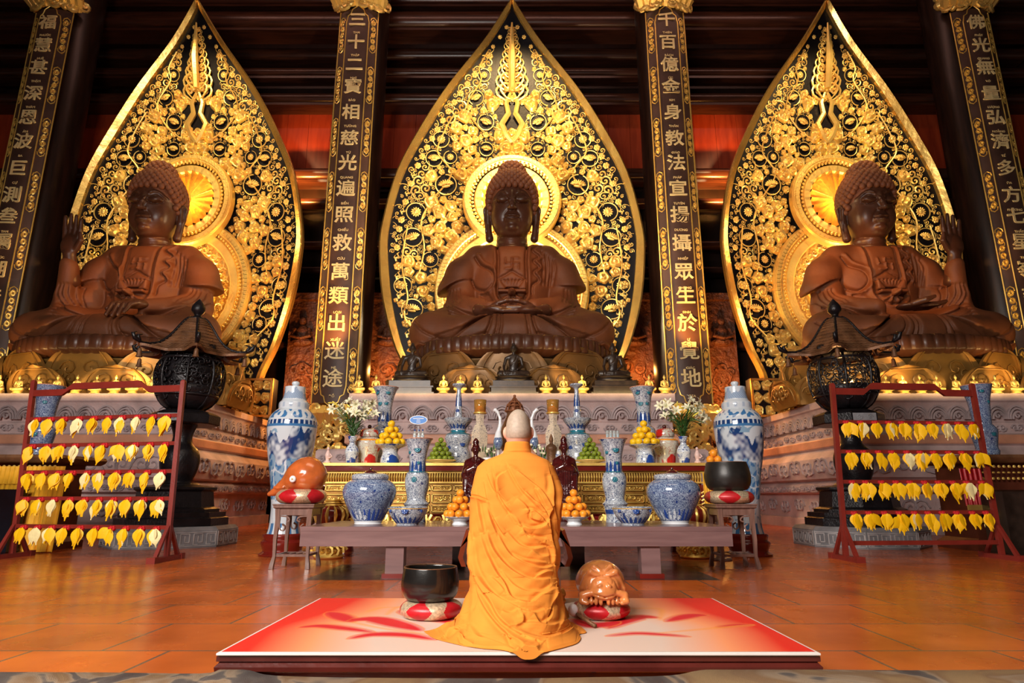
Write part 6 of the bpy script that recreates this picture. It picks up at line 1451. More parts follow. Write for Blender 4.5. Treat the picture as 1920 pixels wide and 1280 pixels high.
# ------------------------------------------------------------ bronze lanterns on octagonal stones
def lantern(u, us, word, lit):
    Y = 12.45; x = xat(us, 1030, Y); SZ = .36; t = thing('stone_slab', 'grey octagonal stone slab with carved key pattern under the %s lantern' % word, 'stone slab', (x, Y, 0), 0, 'octagonal slabs under the lanterns')
    MB().lathe([(1.16, 0), (1.16, SZ-.06), (1.10, SZ), (0, SZ+.001)], 8, rot=PI/8).build('body', M['slab'], t, False)
    b = MB(); ap = 1.16*math.cos(PI/8)
    for f_ in range(8):
        a = -PI/2+f_*PI/4; Mx = Matrix.Rotation(a+PI/2, 4, 'Z') @ Matrix.Translation((0, -ap-.004, 0)); hw_ = 1.16*math.sin(PI/8)
        if math.sin(a) > .3: continue
        b.box((0, 0, .27), (hw_*1.86, .012, .012), Mx).box((0, 0, .035), (hw_*1.86, .012, .012), Mx)
        for k in range(4):
            c = -hw_*.75+k*hw_*.5; h_ = .19; w_ = hw_*.42
            for (cx_, cz_, dx, dz) in ((c-w_*.4, .15, .016, h_), (c+w_*.4, .17, .016, h_*.75), (c, .245, w_*.8, .014), (c, .16, .016, h_*.5), (c+w_*.2, .10, w_*.4, .014), (c-w_*.2, .06, w_*.4, .014)): b.box((cx_, 0, cz_), (dx, .012, dz), Mx)
        b.box((-hw_*.95, 0, SZ/2-.02), (.014, .012, .25), Mx).box((hw_*.95, 0, SZ/2-.02), (.014, .012, .25), Mx)
    b.build('key_pattern', M['slabkey'], t)
    xl_ = xat(u, 800, Y); t = thing('bronze_lantern', 'tall black bronze lantern with tiled roof and corner bells on the %s slab' % word, 'lantern', (xl_*.5+x*.5 if False else xl_, Y, SZ), 0, 'bronze lanterns')
    def pr(P): return lprof([(pxr(h, v, Y), zat(v, Y)-SZ) for h, v in P], 3)
    b = MB(); zb = zat(960, Y)-SZ
    b.lathe([(.98, 0), (.98, .14), (.92, .16), (.92, .24)], 8, rot=PI/8).lathe([(.80, .24), (.80, .30), (.70, .34), (.66, .62), (.72, .66), (.72, .70), (.5, .74)], 8, rot=PI/8); b.build('base', M['bronze'], t, False)
    z0 = .74; b = MB(); b.lathe(lprof([(.42, z0), (.34, z0+.05)]+[(pxr(h, v, Y), zat(v, Y)-SZ) for h, v in ((24, 905), (31, 885), (34, 862), (30, 845), (19, 832), (17, 815), (24, 795))], 4), 36); b.build('stem', M['bronze'], t, True)
    z1 = zat(795, Y)-SZ; b = MB(); b.lathe([(.62, z1-.02), (.64, z1), (.64, z1+.16), (.58, z1+.20), (.40, z1+.26)], 8, rot=PI/8); o = b.build('tray', M['bronze'], t, False)
    b = MB(); b.bx(-.22, .22, -.60, -.595, z1+.01, z1+.15)
    for s in (-1, 1): b.tube(spiral_pts((s*.1, -.604, z1+.08), .06, 1.3, 0, s, 10), .008, 4)
    b.build('relief_plaque', M['slab'], t)
    g = pr([(30, 768), (44, 757), (55, 735), (59, 710), (57, 690), (50, 676), (44, 671)])
    zs_ = [p[1] for p in g]; rs_ = [p[0] for p in g]; b = MB()   # openwork body: ribs and leafy lattice
    def gr(z): return float(np.interp(z, zs_, rs_))
    MB().lathe(g[:8], 40).build('bowl', M['bronze'], t, True)
    for k in range(8):
        a = PI/8+2*PI*k/8; b.tube([(gr(z)*math.cos(a), gr(z)*math.sin(a), z) for z in [zs_[0]+(zs_[-1]-zs_[0])*i/12 for i in range(13)]], .028, 5)
    for q in (.25, .93):
        z = zs_[0]+(zs_[-1]-zs_[0])*q; b.tube([(gr(z)*math.cos(2*PI*k/40), gr(z)*math.sin(2*PI*k/40), z) for k in range(40)], .03, 5, closed=True)
    b.build('ribs', M['bronze'], t, True); b = MB(); r_ = random.Random(6)
    for k in range(190):
        a = r_.uniform(0, 6.28); z = zs_[0]+(zs_[-1]-zs_[0])*r_.uniform(.22, .95); R_ = gr(z)*.985; q = r_.uniform(.06, .12); a0 = r_.uniform(0, 6); sg = r_.choice((-1, 1)); P = []
        for j in range(9): qq = q*(1-j/10); an = a0+sg*j*.8; aa = a+qq*math.cos(an)/R_; zz = z+qq*math.sin(an); P.append((R_*math.cos(aa), R_*math.sin(aa), zz))
        b.tube(P, .014, 4)
    b.build('openwork', M['bronze'], t, True)
    zf = zs_[0]+(zs_[-1]-zs_[0])*.42
    if word == 'left': MB().lathe([(gr(z)*.90, z) for z in [zs_[0]+(zs_[-1]-zs_[0])*(.25+.7*i/8) for i in range(9)]], 32).build('inner_drum', M['bronze'], t, True)
    b = MB()
    for k in range(5): b.ball((.12*math.cos(k*1.3), .12*math.sin(k*1.3)-.1, zf+.02*k), (.028, .028, .045), 8, 6)
    b.build('candle_flames', M['flame'], t, True); b = MB()
    for k in range(5): b.lathe([(.025, zf-.25), (.025, zf+.02*k-.03), (0, zf+.02*k-.03)], 8, (.12*math.cos(k*1.3), .12*math.sin(k*1.3)-.1, 0))
    b.build('candles', M['white'], t)
    lp = lamp('lantern_light', 'POINT', (xl_, Y-.1, SZ+zf+.08), None, lit, (1, .55, .2), .05)
    n1 = pr([(44, 672), (52, 668), (54, 655), (46, 648)]); MB().lathe(n1, 8, rot=PI/8).build('neck', M['bronze'], t, False)
    # hexagonal roof with upswept corners
    zr = zat(654, Y-.62)-SZ; zt = zat(598, Y)-SZ; b = MB(); N = 96; rows = 14; vs = []; fs = []
    def roof(q, a):
        cor = abs(math.cos(a*3)); r0 = .06+.64*q; pol = 1+.55*q**3.5*(cor**8); return r0*pol, zr+(zt-zr)*(1+math.cos(PI*q**1.2))/2+.05*q**5*cor**8
    for i in range(rows+1):
        for k in range(N): a = 2*PI*k/N; r_q, z = roof(i/rows, a); vs.append((r_q*math.cos(a), r_q*math.sin(a), z))
    for i in range(rows+1):
        for k in range(N): a = 2*PI*k/N; r_q, z = roof(i/rows, a); vs.append((r_q*math.cos(a)*.99, r_q*math.sin(a)*.99, z-.05))
    K = (rows+1)*N
    for i in range(rows):
        for k in range(N): k2 = (k+1) % N; fs.append((i*N+k2, i*N+k, (i+1)*N+k, (i+1)*N+k2)); fs.append((K+i*N+k, K+i*N+k2, K+(i+1)*N+k2, K+(i+1)*N+k))
    for k in range(N): k2 = (k+1) % N; fs.append((rows*N+k2, rows*N+k, K+rows*N+k, K+rows*N+k2))
    b.add(vs, fs); b.build('roof', M['roofb'], t, 60); b = MB()
    for i in range(1, 14):       # rows of fish-scale tiles
        q = .16+.80*i/14; P = []
        for k in range(N+1): a = 2*PI*k/N; r_q, z = roof(q, a); P.append((r_q*math.cos(a), r_q*math.sin(a), z+.008+.012*abs(math.sin(a*24+i*PI/2))))
        b.tube(P, .010, 4)
    b.build('roof_tiles', M['roofb'], t, True)
    for k in range(6):
        a = k*PI/3; P = []
        for i in range(11): r_q, z = roof(.12+.88*i/10, a); P.append((r_q*math.cos(a), r_q*math.sin(a), z+.02))
        e = P[-1]; c_, s_ = math.cos(a), math.sin(a); P += [(e[0]+.10*c_, e[1]+.10*s_, e[2]+.06), (e[0]+.15*c_, e[1]+.15*s_, e[2]+.14), (e[0]+.08*c_, e[1]+.08*s_, e[2]+.17)]
        MB().tube(P, [.028]*11+[.05, .035, .012], 6).tube([(e[0], e[1], e[2]), (e[0]+.05*c_, e[1]+.05*s_, e[2]+.12), (e[0]-.03*c_, e[1]-.03*s_, e[2]+.15)], [.04, .03, .01], 5).build('dragon_corner', M['bronze'], t, True)
        bz = e[2]-.12; MB().lathe(lprof([(.012, .0), (.035, -.03), (.045, -.12), (.06, -.17)], 3), 14, (e[0]-.02*c_, e[1]-.02*s_, bz)).tube([(e[0]-.02*c_, e[1]-.02*s_, bz), (e[0]-.02*c_, e[1]-.02*s_, e[2])], .006, 4).build('bell', M['roofb'], t, True)
    z2 = zt; MB().lathe(lprof([(.14, z2-.03), (.17, z2+.0), (.08, z2+.05), (.07, z2+.09), (.13, z2+.17), (.12, z2+.27), (.05, z2+.38), (0, z2+.44)], 4), 24).build('finial', M['bronze'], t, True)
lantern(345, 318, 'left', 22); lantern(1592, 1615, 'right', 30)
# ------------------------------------------------------------ the kneeling monk, seen from behind
mk = thing('person', 'shaven-headed person in a long saffron robe kneeling on the lotus mat, seen from behind', 'person', (0, 0, 0))
MY = 3.93; HX = xat(972, 800, MY)
def zz(v): return zat(v, MY)
f = Field((-.36, 3.30, DZ-.02), (.42, 4.55, 1.50), .0085)
hz = (zz(768)+zz(800))/2
f.ell((HX, MY+.015, zz(768)-.118), (.0755, .098, .120)); f.ell((HX, MY+.075, zz(768)-.17), (.062, .055, .085), k=.03); f.ell((HX, MY-.01, zz(820)+.02), (.067, .075, .06), k=.04)   # skull, face, nape
f.ell((HX, MY+.145, zz(768)-.165), (.016, .022, .028), k=.015); f.ell((HX, MY+.125, zz(768)-.205), (.028, .014, .010), k=.006)
for s in (-1, 1):
    f.ell((HX+s*.034, MY+.118, zz(768)-.135), (.022, .012, .012), k=.006); f.ell((HX+s*.081, MY+.006, zz(811)), (.012, .024, .036), e=(0, 0, s*.5), k=.006); f.ell((HX+s*.087, MY+.026, zz(811)), (.007, .012, .02), k=.003, sub=True)
f.cap((HX, MY, zz(845)), (HX, MY+.005, zz(812)), .066, .062, k=.03)
f.ell((.04, MY, 1.0), (.17, .10, .20), k=.05); f.ell((.04, MY, .80), (.15, .10, .2), k=.05); f.ell((.04, MY-.02, .62), (.17, .13, .12), k=.06)
cxm = .04
for s in (-1, 1):
    sh = (cxm+s*.160, MY, 1.045); el = (cxm+s*.195, MY+.10, .82); wr = (cxm+s*.045, MY+.30, 1.0)
    f.chain([sh, el], [.050, .042], k=.03); f.chain([el, wr], [.043, .028], k=.02)
    f.ell((cxm+s*.016, MY+.325, 1.045), (.013, .03, .045), e=(-.25, 0, 0), k=.006)        # palm, hands joined in prayer
    for i, (ln, r_) in enumerate(((.068, .0085), (.078, .009), (.073, .009), (.056, .0075))):
        y_ = MY+.350-.017*i; f.chain([(cxm+s*.011, y_, 1.075), (cxm+s*.0105, y_+.004, 1.075+ln*.55), (cxm+s*.010, y_-.002, 1.075+ln)], [r_, r_*.95, r_*.75], k=.003)
    f.chain([(cxm+s*.018, MY+.295, 1.03), (cxm+s*.016, MY+.275, 1.065), (cxm+s*.012, MY+.272, 1.09)], [.011, .010, .008], k=.004)
    hip = (cxm+s*.10, MY-.02, .60); kn = (cxm+s*.12, MY+.14, DZ+.075); f.chain([hip, kn], [.098, .062], k=.04)
    an = (cxm+s*.10, MY-.16, DZ+.04); f.chain([kn, ((kn[0]+an[0])/2, MY-.05, DZ+.075), an], [.06, .062, .036], k=.02)
    f.chain([an, (cxm+s*.10, MY-.24, DZ+.03), (cxm+s*.10, MY-.27, DZ+.018)], [.034, .026, .016], k=.02)
f.build('body', M['skin'], mk)
g = Field((HX-.2, MY-.2, zz(830)-.03), (HX+.2, MY+.2, 1.5), .006)
g.ell((HX, MY+.012, zz(768)-.1175), (.0775, .100, .122)); g.ell((HX, MY-.012, zz(820)+.022), (.0685, .0765, .058), k=.04)
X, Y_, Z = g._g((slice(None),)*3); g.F = np.maximum(g.F, (Y_-MY-.085-(Z-zz(800))*.45).astype(np.float32)); g.F = np.maximum(g.F, ((zz(824))-Z).astype(np.float32)+0*g.F)
g.ell((HX+.080, MY+.03, zz(808)), (.02, .045, .05), k=.005, sub=True, two=False); g.ell((HX-.080, MY+.03, zz(808)), (.02, .045, .05), k=.005, sub=True)
V, Fc = g.mesh(); mesh_obj('shaved_hair', V, Fc, M['stubble'], mk)
# robe: rows (v, left u, right u, back depth, front depth)
ROWS = [(829, 949, 992, .078, .075), (832, 947, 994, .082, .08), (843, 945, 996, .085, .09), (850, 942, 999, .09, .10), (856, 928, 1012, .10, .12), (863, 908, 1028, .112, .13), (875, 895, 1038, .125, .15), (895, 889, 1046, .14, .19), (920, 884, 1053, .15, .24),
        (945, 881.5, 1056.5, .16, .30), (970, 881, 1054, .165, .30), (1000, 880.5, 1049.5, .17, .26), (1040, 882, 1046, .19, .20), (1075, 883, 1045, .22, .20), (1105, 880, 1046, .27, .22), (1130, 873, 1050, .33, .24), (1150, 868, 1056, .38, .26), (1163, 860, 1062, .42, .28)]
NU, NV = 560, 520
def lerp_rows(v):
    for a, b in zip(ROWS, ROWS[1:]):
        if a[0] <= v <= b[0]:
            t = (v-a[0])/(b[0]-a[0]); return [p+(q-p)*t for p, q in zip(a, b)]
    return list(ROWS[-1])
hem = [(811, 1196), (822, 1200), (845, 1206), (872, 1212), (905, 1217), (940, 1220), (962, 1226), (978, 1237), (990, 1239), (1004, 1236), (1018, 1226), (1040, 1220), (1062, 1214), (1082, 1207), (1089, 1198), (1087, 1190)]
HC = np.array([cxm, MY]); HP = [mat_pt(u, v) for u, v in hem]
HP = [(-.50, 3.86)] + [tuple(p) for p in HP] + [(.42, 3.85), (.36, 4.1), (.16, 4.28), (-.05, 4.28), (-.26, 4.1), (-.34, 3.97)]
hp = np.array(spl(HP+[HP[0]], 8)); ha = np.arctan2(hp[:, 1]-HC[1], hp[:, 0]-HC[0]); hr = np.hypot(hp[:, 0]-HC[0], hp[:, 1]-HC[1])
o_ = np.argsort(ha); ha, hr = ha[o_], hr[o_]; ha = np.concatenate([ha-2*PI, ha, ha+2*PI]); hr = np.tile(hr, 3)
th = np.linspace(0, 2*PI, NU, endpoint=False)-PI/2; th = th+.28*np.sin(2*(th+PI/2))*0
G = np.zeros((NV+1, NU, 3)); vt, vb = 829, 1163
for j in range(NV+1):
    s = j/NV; s1 = min(s/.80, 1); v = vt+(vb-vt)*(s1**1.05); _, ul, ur, yb, yf = lerp_rows(v); z = zz(v); xl_ = xat(ul, v, MY); xr_ = xat(ur, v, MY); xc = (xl_+xr_)/2; hx = (xr_-xl_)/2
    c, n_ = np.cos(th), np.sin(th); p = .82
    x = xc+hx*np.sign(c)*np.abs(c)**p; y = MY+np.where(n_ < 0, -yb*np.abs(n_)**p, yf*np.abs(n_)**p)
    zc = np.full(NU, z)
    if 850 < v < 905: zc = zc+0
    if s > .80:
        e = (s-.80)/.20; ang = np.arctan2(y-HC[1], x-HC[0]); R_ = np.interp(ang, ha, hr); tx = HC[0]+R_*np.cos(ang); ty = HC[1]+R_*np.sin(ang)
        w1 = e**1.15; x = x*(1-w1)+tx*w1; y = y*(1-w1)+ty*w1; ze = DZ+.006+(z-DZ)*(1-e)**1.5; zc = ze
    G[j, :, 0] = x; G[j, :, 1] = y; G[j, :, 2] = zc
# project to photo pixels for laying out the folds
def proj(G):
    X, Y, Z = G[..., 0], G[..., 1], G[..., 2]-CH; d = Y*CP+Z*SP; return 960+FPX*X/d, 640-FPX*(-Y*SP+Z*CP)/d
PU, PV = proj(G); back = (np.sin(th) < .25)[None, :]
def A(*p): return [(860+x/5.118, 750+y/5.12) for x, y in p]
def B(*p): return [(800+x/4.923, 990+y/4.923) for x, y in p]
FO = [  # (path, width px, height mm, crisp side)
 (A((440, 505), (560, 498), (690, 500)), 2.0, -3, 0), (A((120, 925), (180, 935), (280, 975)), 1.8, 12, 1),
 (A((340, 650), (370, 800), (400, 900), (470, 980)), 3, 7, -1), (A((430, 700), (375, 760), (390, 900), (440, 990), (560, 1180)), 3, 8, -1), (A((480, 640), (520, 720), (600, 850), (700, 960), (800, 1060)), 3, 7, -1),
 (A((560, 680), (700, 790), (800, 880), (885, 1040)), 3, 9, 1), (A((640, 880), (720, 960), (790, 1010), (830, 1080)), 3, 9, 1), (A((740, 850), (800, 960), (840, 1060)), 2.5, 8, -1), (A((650, 1050), (720, 1060), (800, 1130), (830, 1180)), 3, 9, 1), (A((690, 1080), (700, 1130), (780, 1160)), 3, 8, -1),
 (A((885, 1040), (860, 1100), (860, 1200), (880, 1280)), 4, 10, 1), (A((880, 720), (900, 850), (900, 1000), (930, 1150)), 5, 9, 1), (A((960, 760), (980, 900), (960, 1050), (960, 1250)), 5, 8, 1), (A((850, 700), (860, 800), (850, 900)), 5, -5, 0),
 (A((280, 700), (330, 830), (380, 890)), 4, 6, -1), (A((250, 780), (270, 900), (300, 1050), (340, 1140)), 4, 6, -1), (A((180, 940), (200, 1080), (240, 1270)), 4, 8, 1), (A((270, 980), (300, 1120), (360, 1280)), 4, 8, 1), (A((340, 1130), (400, 1230), (440, 1290)), 3, 9, -1),
 (A((440, 990), (540, 1110), (620, 1230), (700, 1290)), 4, 8, -1), (A((480, 1080), (560, 1160), (640, 1290)), 4, 7, 1), (A((610, 1200), (700, 1230), (800, 1210), (850, 1150)), 4, 9, 1), (A((560, 940), (640, 1010), (680, 1080)), 4, 6, 1), (A((400, 620), (520, 640), (700, 760)), 6, 3, 1),
 (B((560, 40), (620, 200), (760, 370), (960, 480), (1130, 470)), 5, 12, 1), (B((660, 60), (760, 230), (880, 320), (1050, 370), (1150, 350)), 4, 10, 1), (B((740, 30), (850, 150), (960, 190), (1100, 170)), 4, 8, 1), (B((880, 10), (960, 80), (1100, 110)), 4, 10, 1), (B((800, 240), (900, 290), (1100, 320)), 3, 7, 1),
 (B((500, 60), (560, 230), (640, 400), (720, 520), (790, 650), (940, 680)), 5, 11, 1), (B((430, 100), (440, 320), (520, 500), (640, 640), (800, 730), (960, 790), (1080, 760)), 5, 12, 1), (B((690, 400), (790, 520), (920, 590), (1080, 580), (1150, 520)), 6, 8, 1),
 (B((440, 400), (520, 560), (600, 690), (680, 830), (800, 930), (1000, 1040)), 5, 13, -1), (B((470, 560), (540, 720), (660, 880), (800, 1010), (900, 1100)), 6, 12, -1), (B((440, 500), (440, 640), (420, 750)), 3, -10, 0), (B((380, 560), (350, 760), (320, 950), (330, 1060)), 6, 9, 1),
 (B((600, 460), (680, 540), (720, 600)), 5, 7, 1), (B((850, 690), (960, 700), (1060, 620), (1160, 560)), 6, 9, 1), (B((980, 800), (1060, 880), (1150, 800), (1170, 560)), 5, 9, 1), (B((1170, 350), (1180, 560), (1140, 720), (1110, 830)), 5, 10, 1), (B((1215, 420), (1215, 600), (1250, 800), (1220, 900)), 4, 8, -1),
 (B((800, 900), (950, 880), (1130, 900), (1240, 860)), 5, 8, 1), (B((850, 950), (960, 990), (1100, 1020), (1240, 980)), 5, 10, 1), (B((1100, 1060), (1240, 1020), (1360, 940)), 6, 10, 1), (B((700, 780), (770, 800), (840, 770)), 4, 6, 1), (B((880, 800), (890, 860), (820, 900)), 5, 8, 1), (B((1290, 860), (1340, 940), (1400, 960)), 5, 8, 1),
 (B((330, 900), (250, 940), (170, 990)), 5, 12, 1), (B((340, 800), (230, 880), (100, 930)), 5, 6, 1), (B((400, 900), (500, 1010), (700, 1090), (850, 1130)), 6, 9, 1), (B((320, 1000), (340, 1050), (430, 1090)), 4, 9, -1), (B((750, 980), (800, 1060), (880, 1160)), 5, 8, -1), (B((1050, 1100), (980, 1150), (950, 1200)), 5, 7, 1),
 (B((1130, 0), (1150, 150), (1180, 330)), 3, 8, 1), (B((1060, 130), (1140, 180), (1160, 320)), 3, 7, -1), (B((1190, 40), (1210, 200), (1215, 420)), 3, 7, 1), (B((400, 60), (420, 250), (430, 400)), 4, 6, 1), (B((1020, 440), (1090, 400), (1150, 400)), 4, 7, 1), (B((960, 200), (1050, 260), (1130, 250)), 5, 5, 1)]
D = np.zeros(PU.shape)
for P, w_, h_, side in FO:
    P = np.array(spl(P, 6)); lo = P.min(0)-28; hi = P.max(0)+28; m = (PU > lo[0])&(PU < hi[0])&(PV > lo[1])&(PV < hi[1])&back
    if not m.any(): continue
    x, y = PU[m], PV[m]; best = np.full(x.shape, 1e9); sd = np.zeros(x.shape); tt = np.zeros(x.shape); n_ = len(P)
    for i in range(n_-1):
        a, b = P[i], P[i+1]; d = b-a; L2 = d@d+1e-9; t = np.clip(((x-a[0])*d[0]+(y-a[1])*d[1])/L2, 0, 1); q = np.hypot(x-a[0]-t*d[0], y-a[1]-t*d[1]); mm = q < best; cr = d[0]*(y-a[1])-d[1]*(x-a[0])
        best = np.where(mm, q, best); sd = np.where(mm, np.sign(cr), sd); tt = np.where(mm, (i+t)/(n_-1), tt)
    env = np.sin(np.clip(tt, .02, .98)*PI)**.45
    if side == 0: val = np.exp(-(best/w_)**2)
    else: val = np.where(sd*side > 0, np.exp(-(best/(w_*2.6))**1.3), np.exp(-(best/(w_*.45))**2)) - .45*np.where(sd*side < 0, np.exp(-((best-w_*1.1)/(w_*.9))**2), 0)
    D[m] += val*env*h_*.0019
D += .0012*np.sin(PV*.23+PU*.11+2*np.sin(PU*.05))*np.clip((PV-880)/60, 0, 1)*back
front = ~np.broadcast_to(back, D.shape); D = np.where(front, .006*np.sin(th*22)[None, :]*np.clip((PV-900)/80, 0, 1), D)
Nn = np.cross(np.roll(G, -1, 1)-np.roll(G, 1, 1), np.gradient(G, axis=0)); Nn /= np.linalg.norm(Nn, axis=2, keepdims=True)+1e-9
cen = np.stack([np.full(D.shape, cxm), np.full(D.shape, MY)], -1); sgn = np.sign(((G[..., :2]-cen)*Nn[..., :2]).sum(-1)); 
Nn *= np.where(np.abs(sgn) > 0, sgn, 1)[..., None]; 
we = np.clip((np.arange(NV+1)/NV-.70)/.14, 0, 1)[:, None, None]; rad = np.concatenate([G[..., :2]-cen, np.zeros(G.shape[:2]+(1,))], -1); rad /= np.linalg.norm(rad, axis=2, keepdims=True)+1e-9
eu = np.clip((np.arange(NV+1)/NV-.80)/.12, 0, 1)[:, None, None]; tgt = rad*(1-eu)+np.array([0, 0, 1.])*eu; Nn = Nn*(1-we)+tgt*we; Nn /= np.linalg.norm(Nn, axis=2, keepdims=True)+1e-9
edge_fade = np.clip((NV-np.arange(NV+1))/12, .15, 1)[:, None]
G = G+Nn*(D*edge_fade)[..., None]
G[..., 2] = np.maximum(G[..., 2], DZ+.004)
ov = G[..., 1] < DY0-.02; k_ = (DY0-.02)/G[..., 1]      # the corner of the hem hangs over the edge of the dais
G[..., 2] = np.where(ov, CH+(G[..., 2]-CH)*k_, G[..., 2]); G[..., 0] = np.where(ov, G[..., 0]*k_, G[..., 0]); G[..., 1] = np.where(ov, DY0-.022, G[..., 1])
idx = np.arange((NV+1)*NU).reshape(NV+1, NU); F_ = np.stack([idx[1:, :], np.roll(idx, -1, 1)[1:, :], np.roll(idx, -1, 1)[:-1, :], idx[:-1, :]], -1).reshape(-1, 4)
rb = mesh_obj('robe', G.reshape(-1, 3), F_, M['robecloth'], mk, True); md = rb.modifiers.new('thickness', 'SOLIDIFY'); md.thickness = .004; md.offset = -1
# wooden reading desk with scrolled side panels in front of the kneeling figure
t = thing('reading_desk', 'polished reddish wooden desk with curved sides, mostly hidden in front of the kneeling person', 'desk', (0, 0, 0))
Yd = 4.72; xl_, xr_ = xat(871, 1020, Yd), xat(1062, 1020, Yd); MB().bx(xl_+.03, xr_-.03, Yd, Yd+.34, .62, .66).build('desk_top', M['desk'], t)
for s, xx in ((-1, xl_), (1, xr_)):
    z1, z0 = zat(992, Yd), zat(1062, Yd); P = [(xx-s*.05, z1-.02), (xx-s*.01, z1), (xx+s*.03, (z0+z1)/2), (xx+s*.045, z0+.06), (xx+s*.02, z0), (xx-s*.04, z0)]; Q = [(x-s*.035, z) for x, z in reversed(P)]
    b = MB(); b.prism(P+Q if s < 0 else (P+Q)[::-1], Yd+.0, Yd+.32); b.build('side_panel', M['desk'], t); MB().bx(min(xx-s*.04, xx-s*.08), max(xx-s*.04, xx-s*.08), Yd+.08, Yd+.24, DZ if Yd < DY1 else 0, z0+.02).build('leg', M['stoolwood'], t)
# ------------------------------------------------------------ side altars at both edges of the view
def side_altar(s, word, u_in, Yf):
    t = thing('side_altar', 'carved red-brown side altar at the %s edge of the view' % word, 'altar'); x1 = xat(u_in, 900, Yf); x0 = x1+s*4; a, b_ = min(x0, x1), max(x0, x1); H = zat(852, Yf)
    MB().sweep_rect(a, b_, Yf, Yf+1.2, [(0, H-.14), (.05, H-.10), (.07, H-.05), (.05, H)]).build('top', M['roofb'], t); MB().sweep_rect(a+.05, b_-.05, Yf+.05, Yf+1.1, [(0, 0), (0, .12), (-.1, .2), (-.1, H-.14)]).build('body', simple('altar_brown_%s' % word, (.12, .03, .015), .35, 0, .3, 3, .1), t)
    b = MB()
    for r_ in range(3):
        z = H-.20-.1*r_
        for k in range(46): b.ball((a+.03+(b_-a)*(k+.5)/46, Yf-.0+.03*r_, z), (.028, .02, .028 if r_ != 1 else .018), 6, 4)
    for k in range(60): b.tube(spiral_pts((a+.15+(b_-a-.3)*(k+.5)/60, Yf+.10, .55+.14*math.sin(k*2.1)), .10, 1.3, k, 1 if k % 2 else -1, 9), .02, 4)
    b.build('gilt_carving', M['goldp'], t); return x1, H
x1, H = side_altar(-1, 'left', 100, 10.95)
b = MB(); vs = []; n_ = 90; xa, xb = xat(-40, 900, 10.75), xat(122, 900, 10.75); zt = zat(874, 10.75); z0 = .02
t = thing('yellow_cloth', 'pleated yellow cloth hanging in front of the left side altar', 'cloth')
for i in range(n_+1):
    x = xa+(xb-xa)*i/n_; w_ = .5+.5*math.sin(i*1.35)
    for (z, am) in ((zt, .015), (zt-.28, .03), (zt-.29, .0), (z0+.5, .05), (z0, .07)): vs.append((x+am*.3*math.sin(i), 10.76-am*w_-(.04 if z > zt-.285 else 0), z))
b.add(vs, [(i*5+k, i*5+k+1, (i+1)*5+k+1, (i+1)*5+k) for i in range(n_) for k in range(4)]); b.build('drape', M['clothy'], t, True)
t = thing('tall_dark_box', 'dark box at the far left edge before the yellow cloth', 'box'); xa2, xb2 = xat(-60, 960, 10.4), xat(28, 960, 10.4); MB().sweep_rect(xa2, xb2, 10.35, 10.6, [(0, 0), (.02, .05), (0, .1), (0, zat(920, 10.35)), (.02, zat(917, 10.35))]).build('body', M['ground'], t)
x2, H2 = side_altar(1, 'right', 1812, 10.95)
CP_ = 'blue beaker vases on the side altars'
SP_ = [(18, 851), (20, 846), (18, 838), (21, 818), (22, 806), (17, 798), (15, 795), (15.5, 785), (16, 775), (18, 752), (22, 735), (25, 724), (25.5, 722)]
t, pr, H_ = gu(72, 'x', 11.4, H, [(h, v+1) for h, v in SP_], [(-.3, .9, .9), (.4, .75, .8), (.1, .3, 1)], CP_, P_dn, label='speckled blue beaker vase on the left side altar, behind the rack')
t, pr, H_ = gu(1852, 'x', 11.4, H2, SP_, [(-.3, .9, .9), (.4, .75, .8), (.1, .3, 1)], CP_, P_dn, label='speckled blue beaker vase on the right side altar, beside the rack')
t = thing('red_cloth', 'red cloth with gold fringe hanging on the corner of the right side altar', 'cloth'); xa, xb = xat(1802, 900, 10.85), xat(1842, 900, 10.85); b = MB(); vs = []
for i in range(31):
    x = xa+(xb-xa)*i/30
    for z, am in ((zat(878, 10.85), .01), (zat(920, 10.85), .04), (zat(948, 10.85), .05)): vs.append((x, 10.86-am*(.5+.5*math.sin(i*.9)), z-.06*math.sin(i*.1)*(am > .02)))
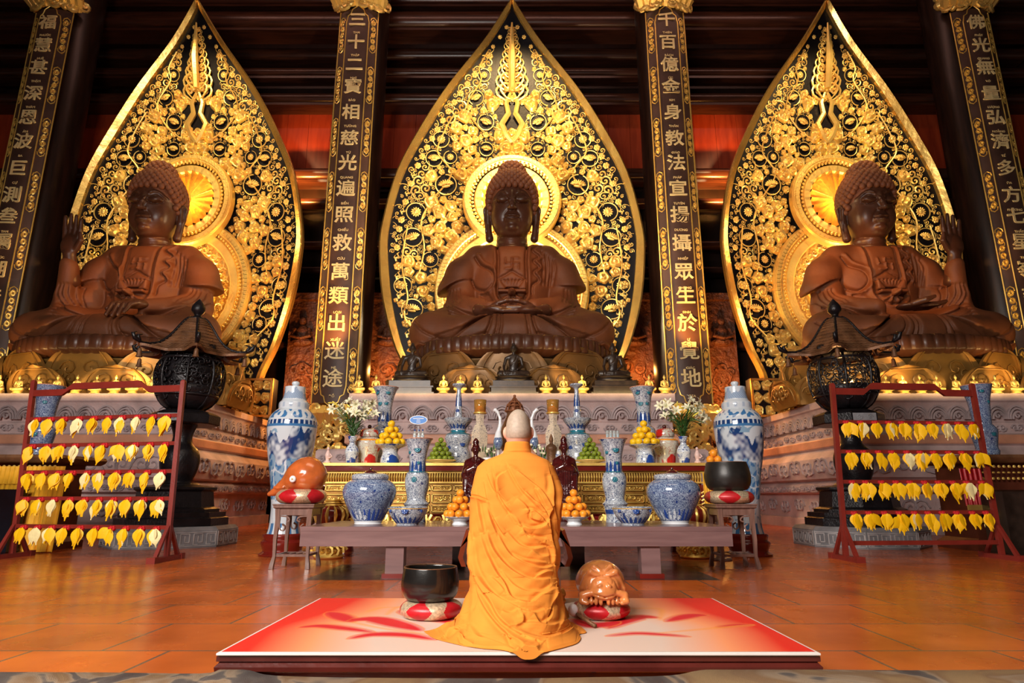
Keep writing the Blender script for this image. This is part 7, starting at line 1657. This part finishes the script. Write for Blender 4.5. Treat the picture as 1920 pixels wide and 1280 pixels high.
b.add(vs, [(i*3+k, i*3+k+1, (i+1)*3+k+1, (i+1)*3+k) for i in range(30) for k in range(2)]); b.build('drape', M['redsatin'], t, True)
b = MB()
for i in range(30): x = xa+(xb-xa)*(i+.5)/30; b.tube([(x, 10.80, zat(946, 10.85)), (x, 10.80, zat(962, 10.85))], .010, 4)
b.build('gold_fringe', M['goldp'], t)
t = thing('dark_box', 'tall black box standing at the far right edge', 'box'); MB().sweep_rect(xat(1893, 1000, 10.3), xat(1990, 1000, 10.3), 10.3, 10.8, [(.03, 0), (.03, .05), (0, .1), (0, zat(921, 10.3)), (.03, zat(918, 10.3))]).build('body', M['bronzedk'], t)
# plinth with two oranges behind the right bowl
Yq = 9.55; xq = xat(1339, 868, Yq); zq = zat(869, Yq); t = thing('plinth_stand', 'narrow dark stand behind the right bowl, holding three oranges', 'stand', (xq, Yq, 0)); MB().lathe(lprof([(.15, 0), (.14, .04), (.05, .10), (.045, zq*.5), (.05, zq-.12), (.12, zq-.03), (.13, zq)], 3), 20).build('body', M['stoolwood'], t, True)
for dx, dz, w_ in ((-.055, .06, 'left'), (.06, .06, 'right'), (.0, .155, 'top')):
    o = MB().ball((0, 0, 0), .058, 16, 12).build('orange', M['orange'], None, True, (xq+dx, Yq, zq+dz)); tag(o, '%s one of three oranges beside the right corner of the gilded altar' % w_, 'orange', 'three oranges on the narrow stand')

t = thing('orange_cloth', 'narrow pleated orange cloth hanging at the right end of the gilded altar', 'cloth'); xa, xb = xat(1316, 920, 9.93), xat(1334, 920, 9.93); b = MB(); vs = []
for i in range(25):
    x = xa+(xb-xa)*i/24
    for z, am in ((zat(886, 9.93), .0), (zat(920, 9.93), .02), (zat(965, 9.93), .03)): vs.append((x, 9.84-am*(.5+.5*math.sin(i*1.1)), z))
b.add(vs, [(i*3+k, i*3+k+1, (i+1)*3+k+1, (i+1)*3+k) for i in range(24) for k in range(2)]); b.build('drape', M['clothy'], t, True); MB().tube([(xa-.03, 9.85, zat(886, 9.93)), (xb+.03, 9.85, zat(886, 9.93))], .012, 6).build('rod', M['goldp'], t)
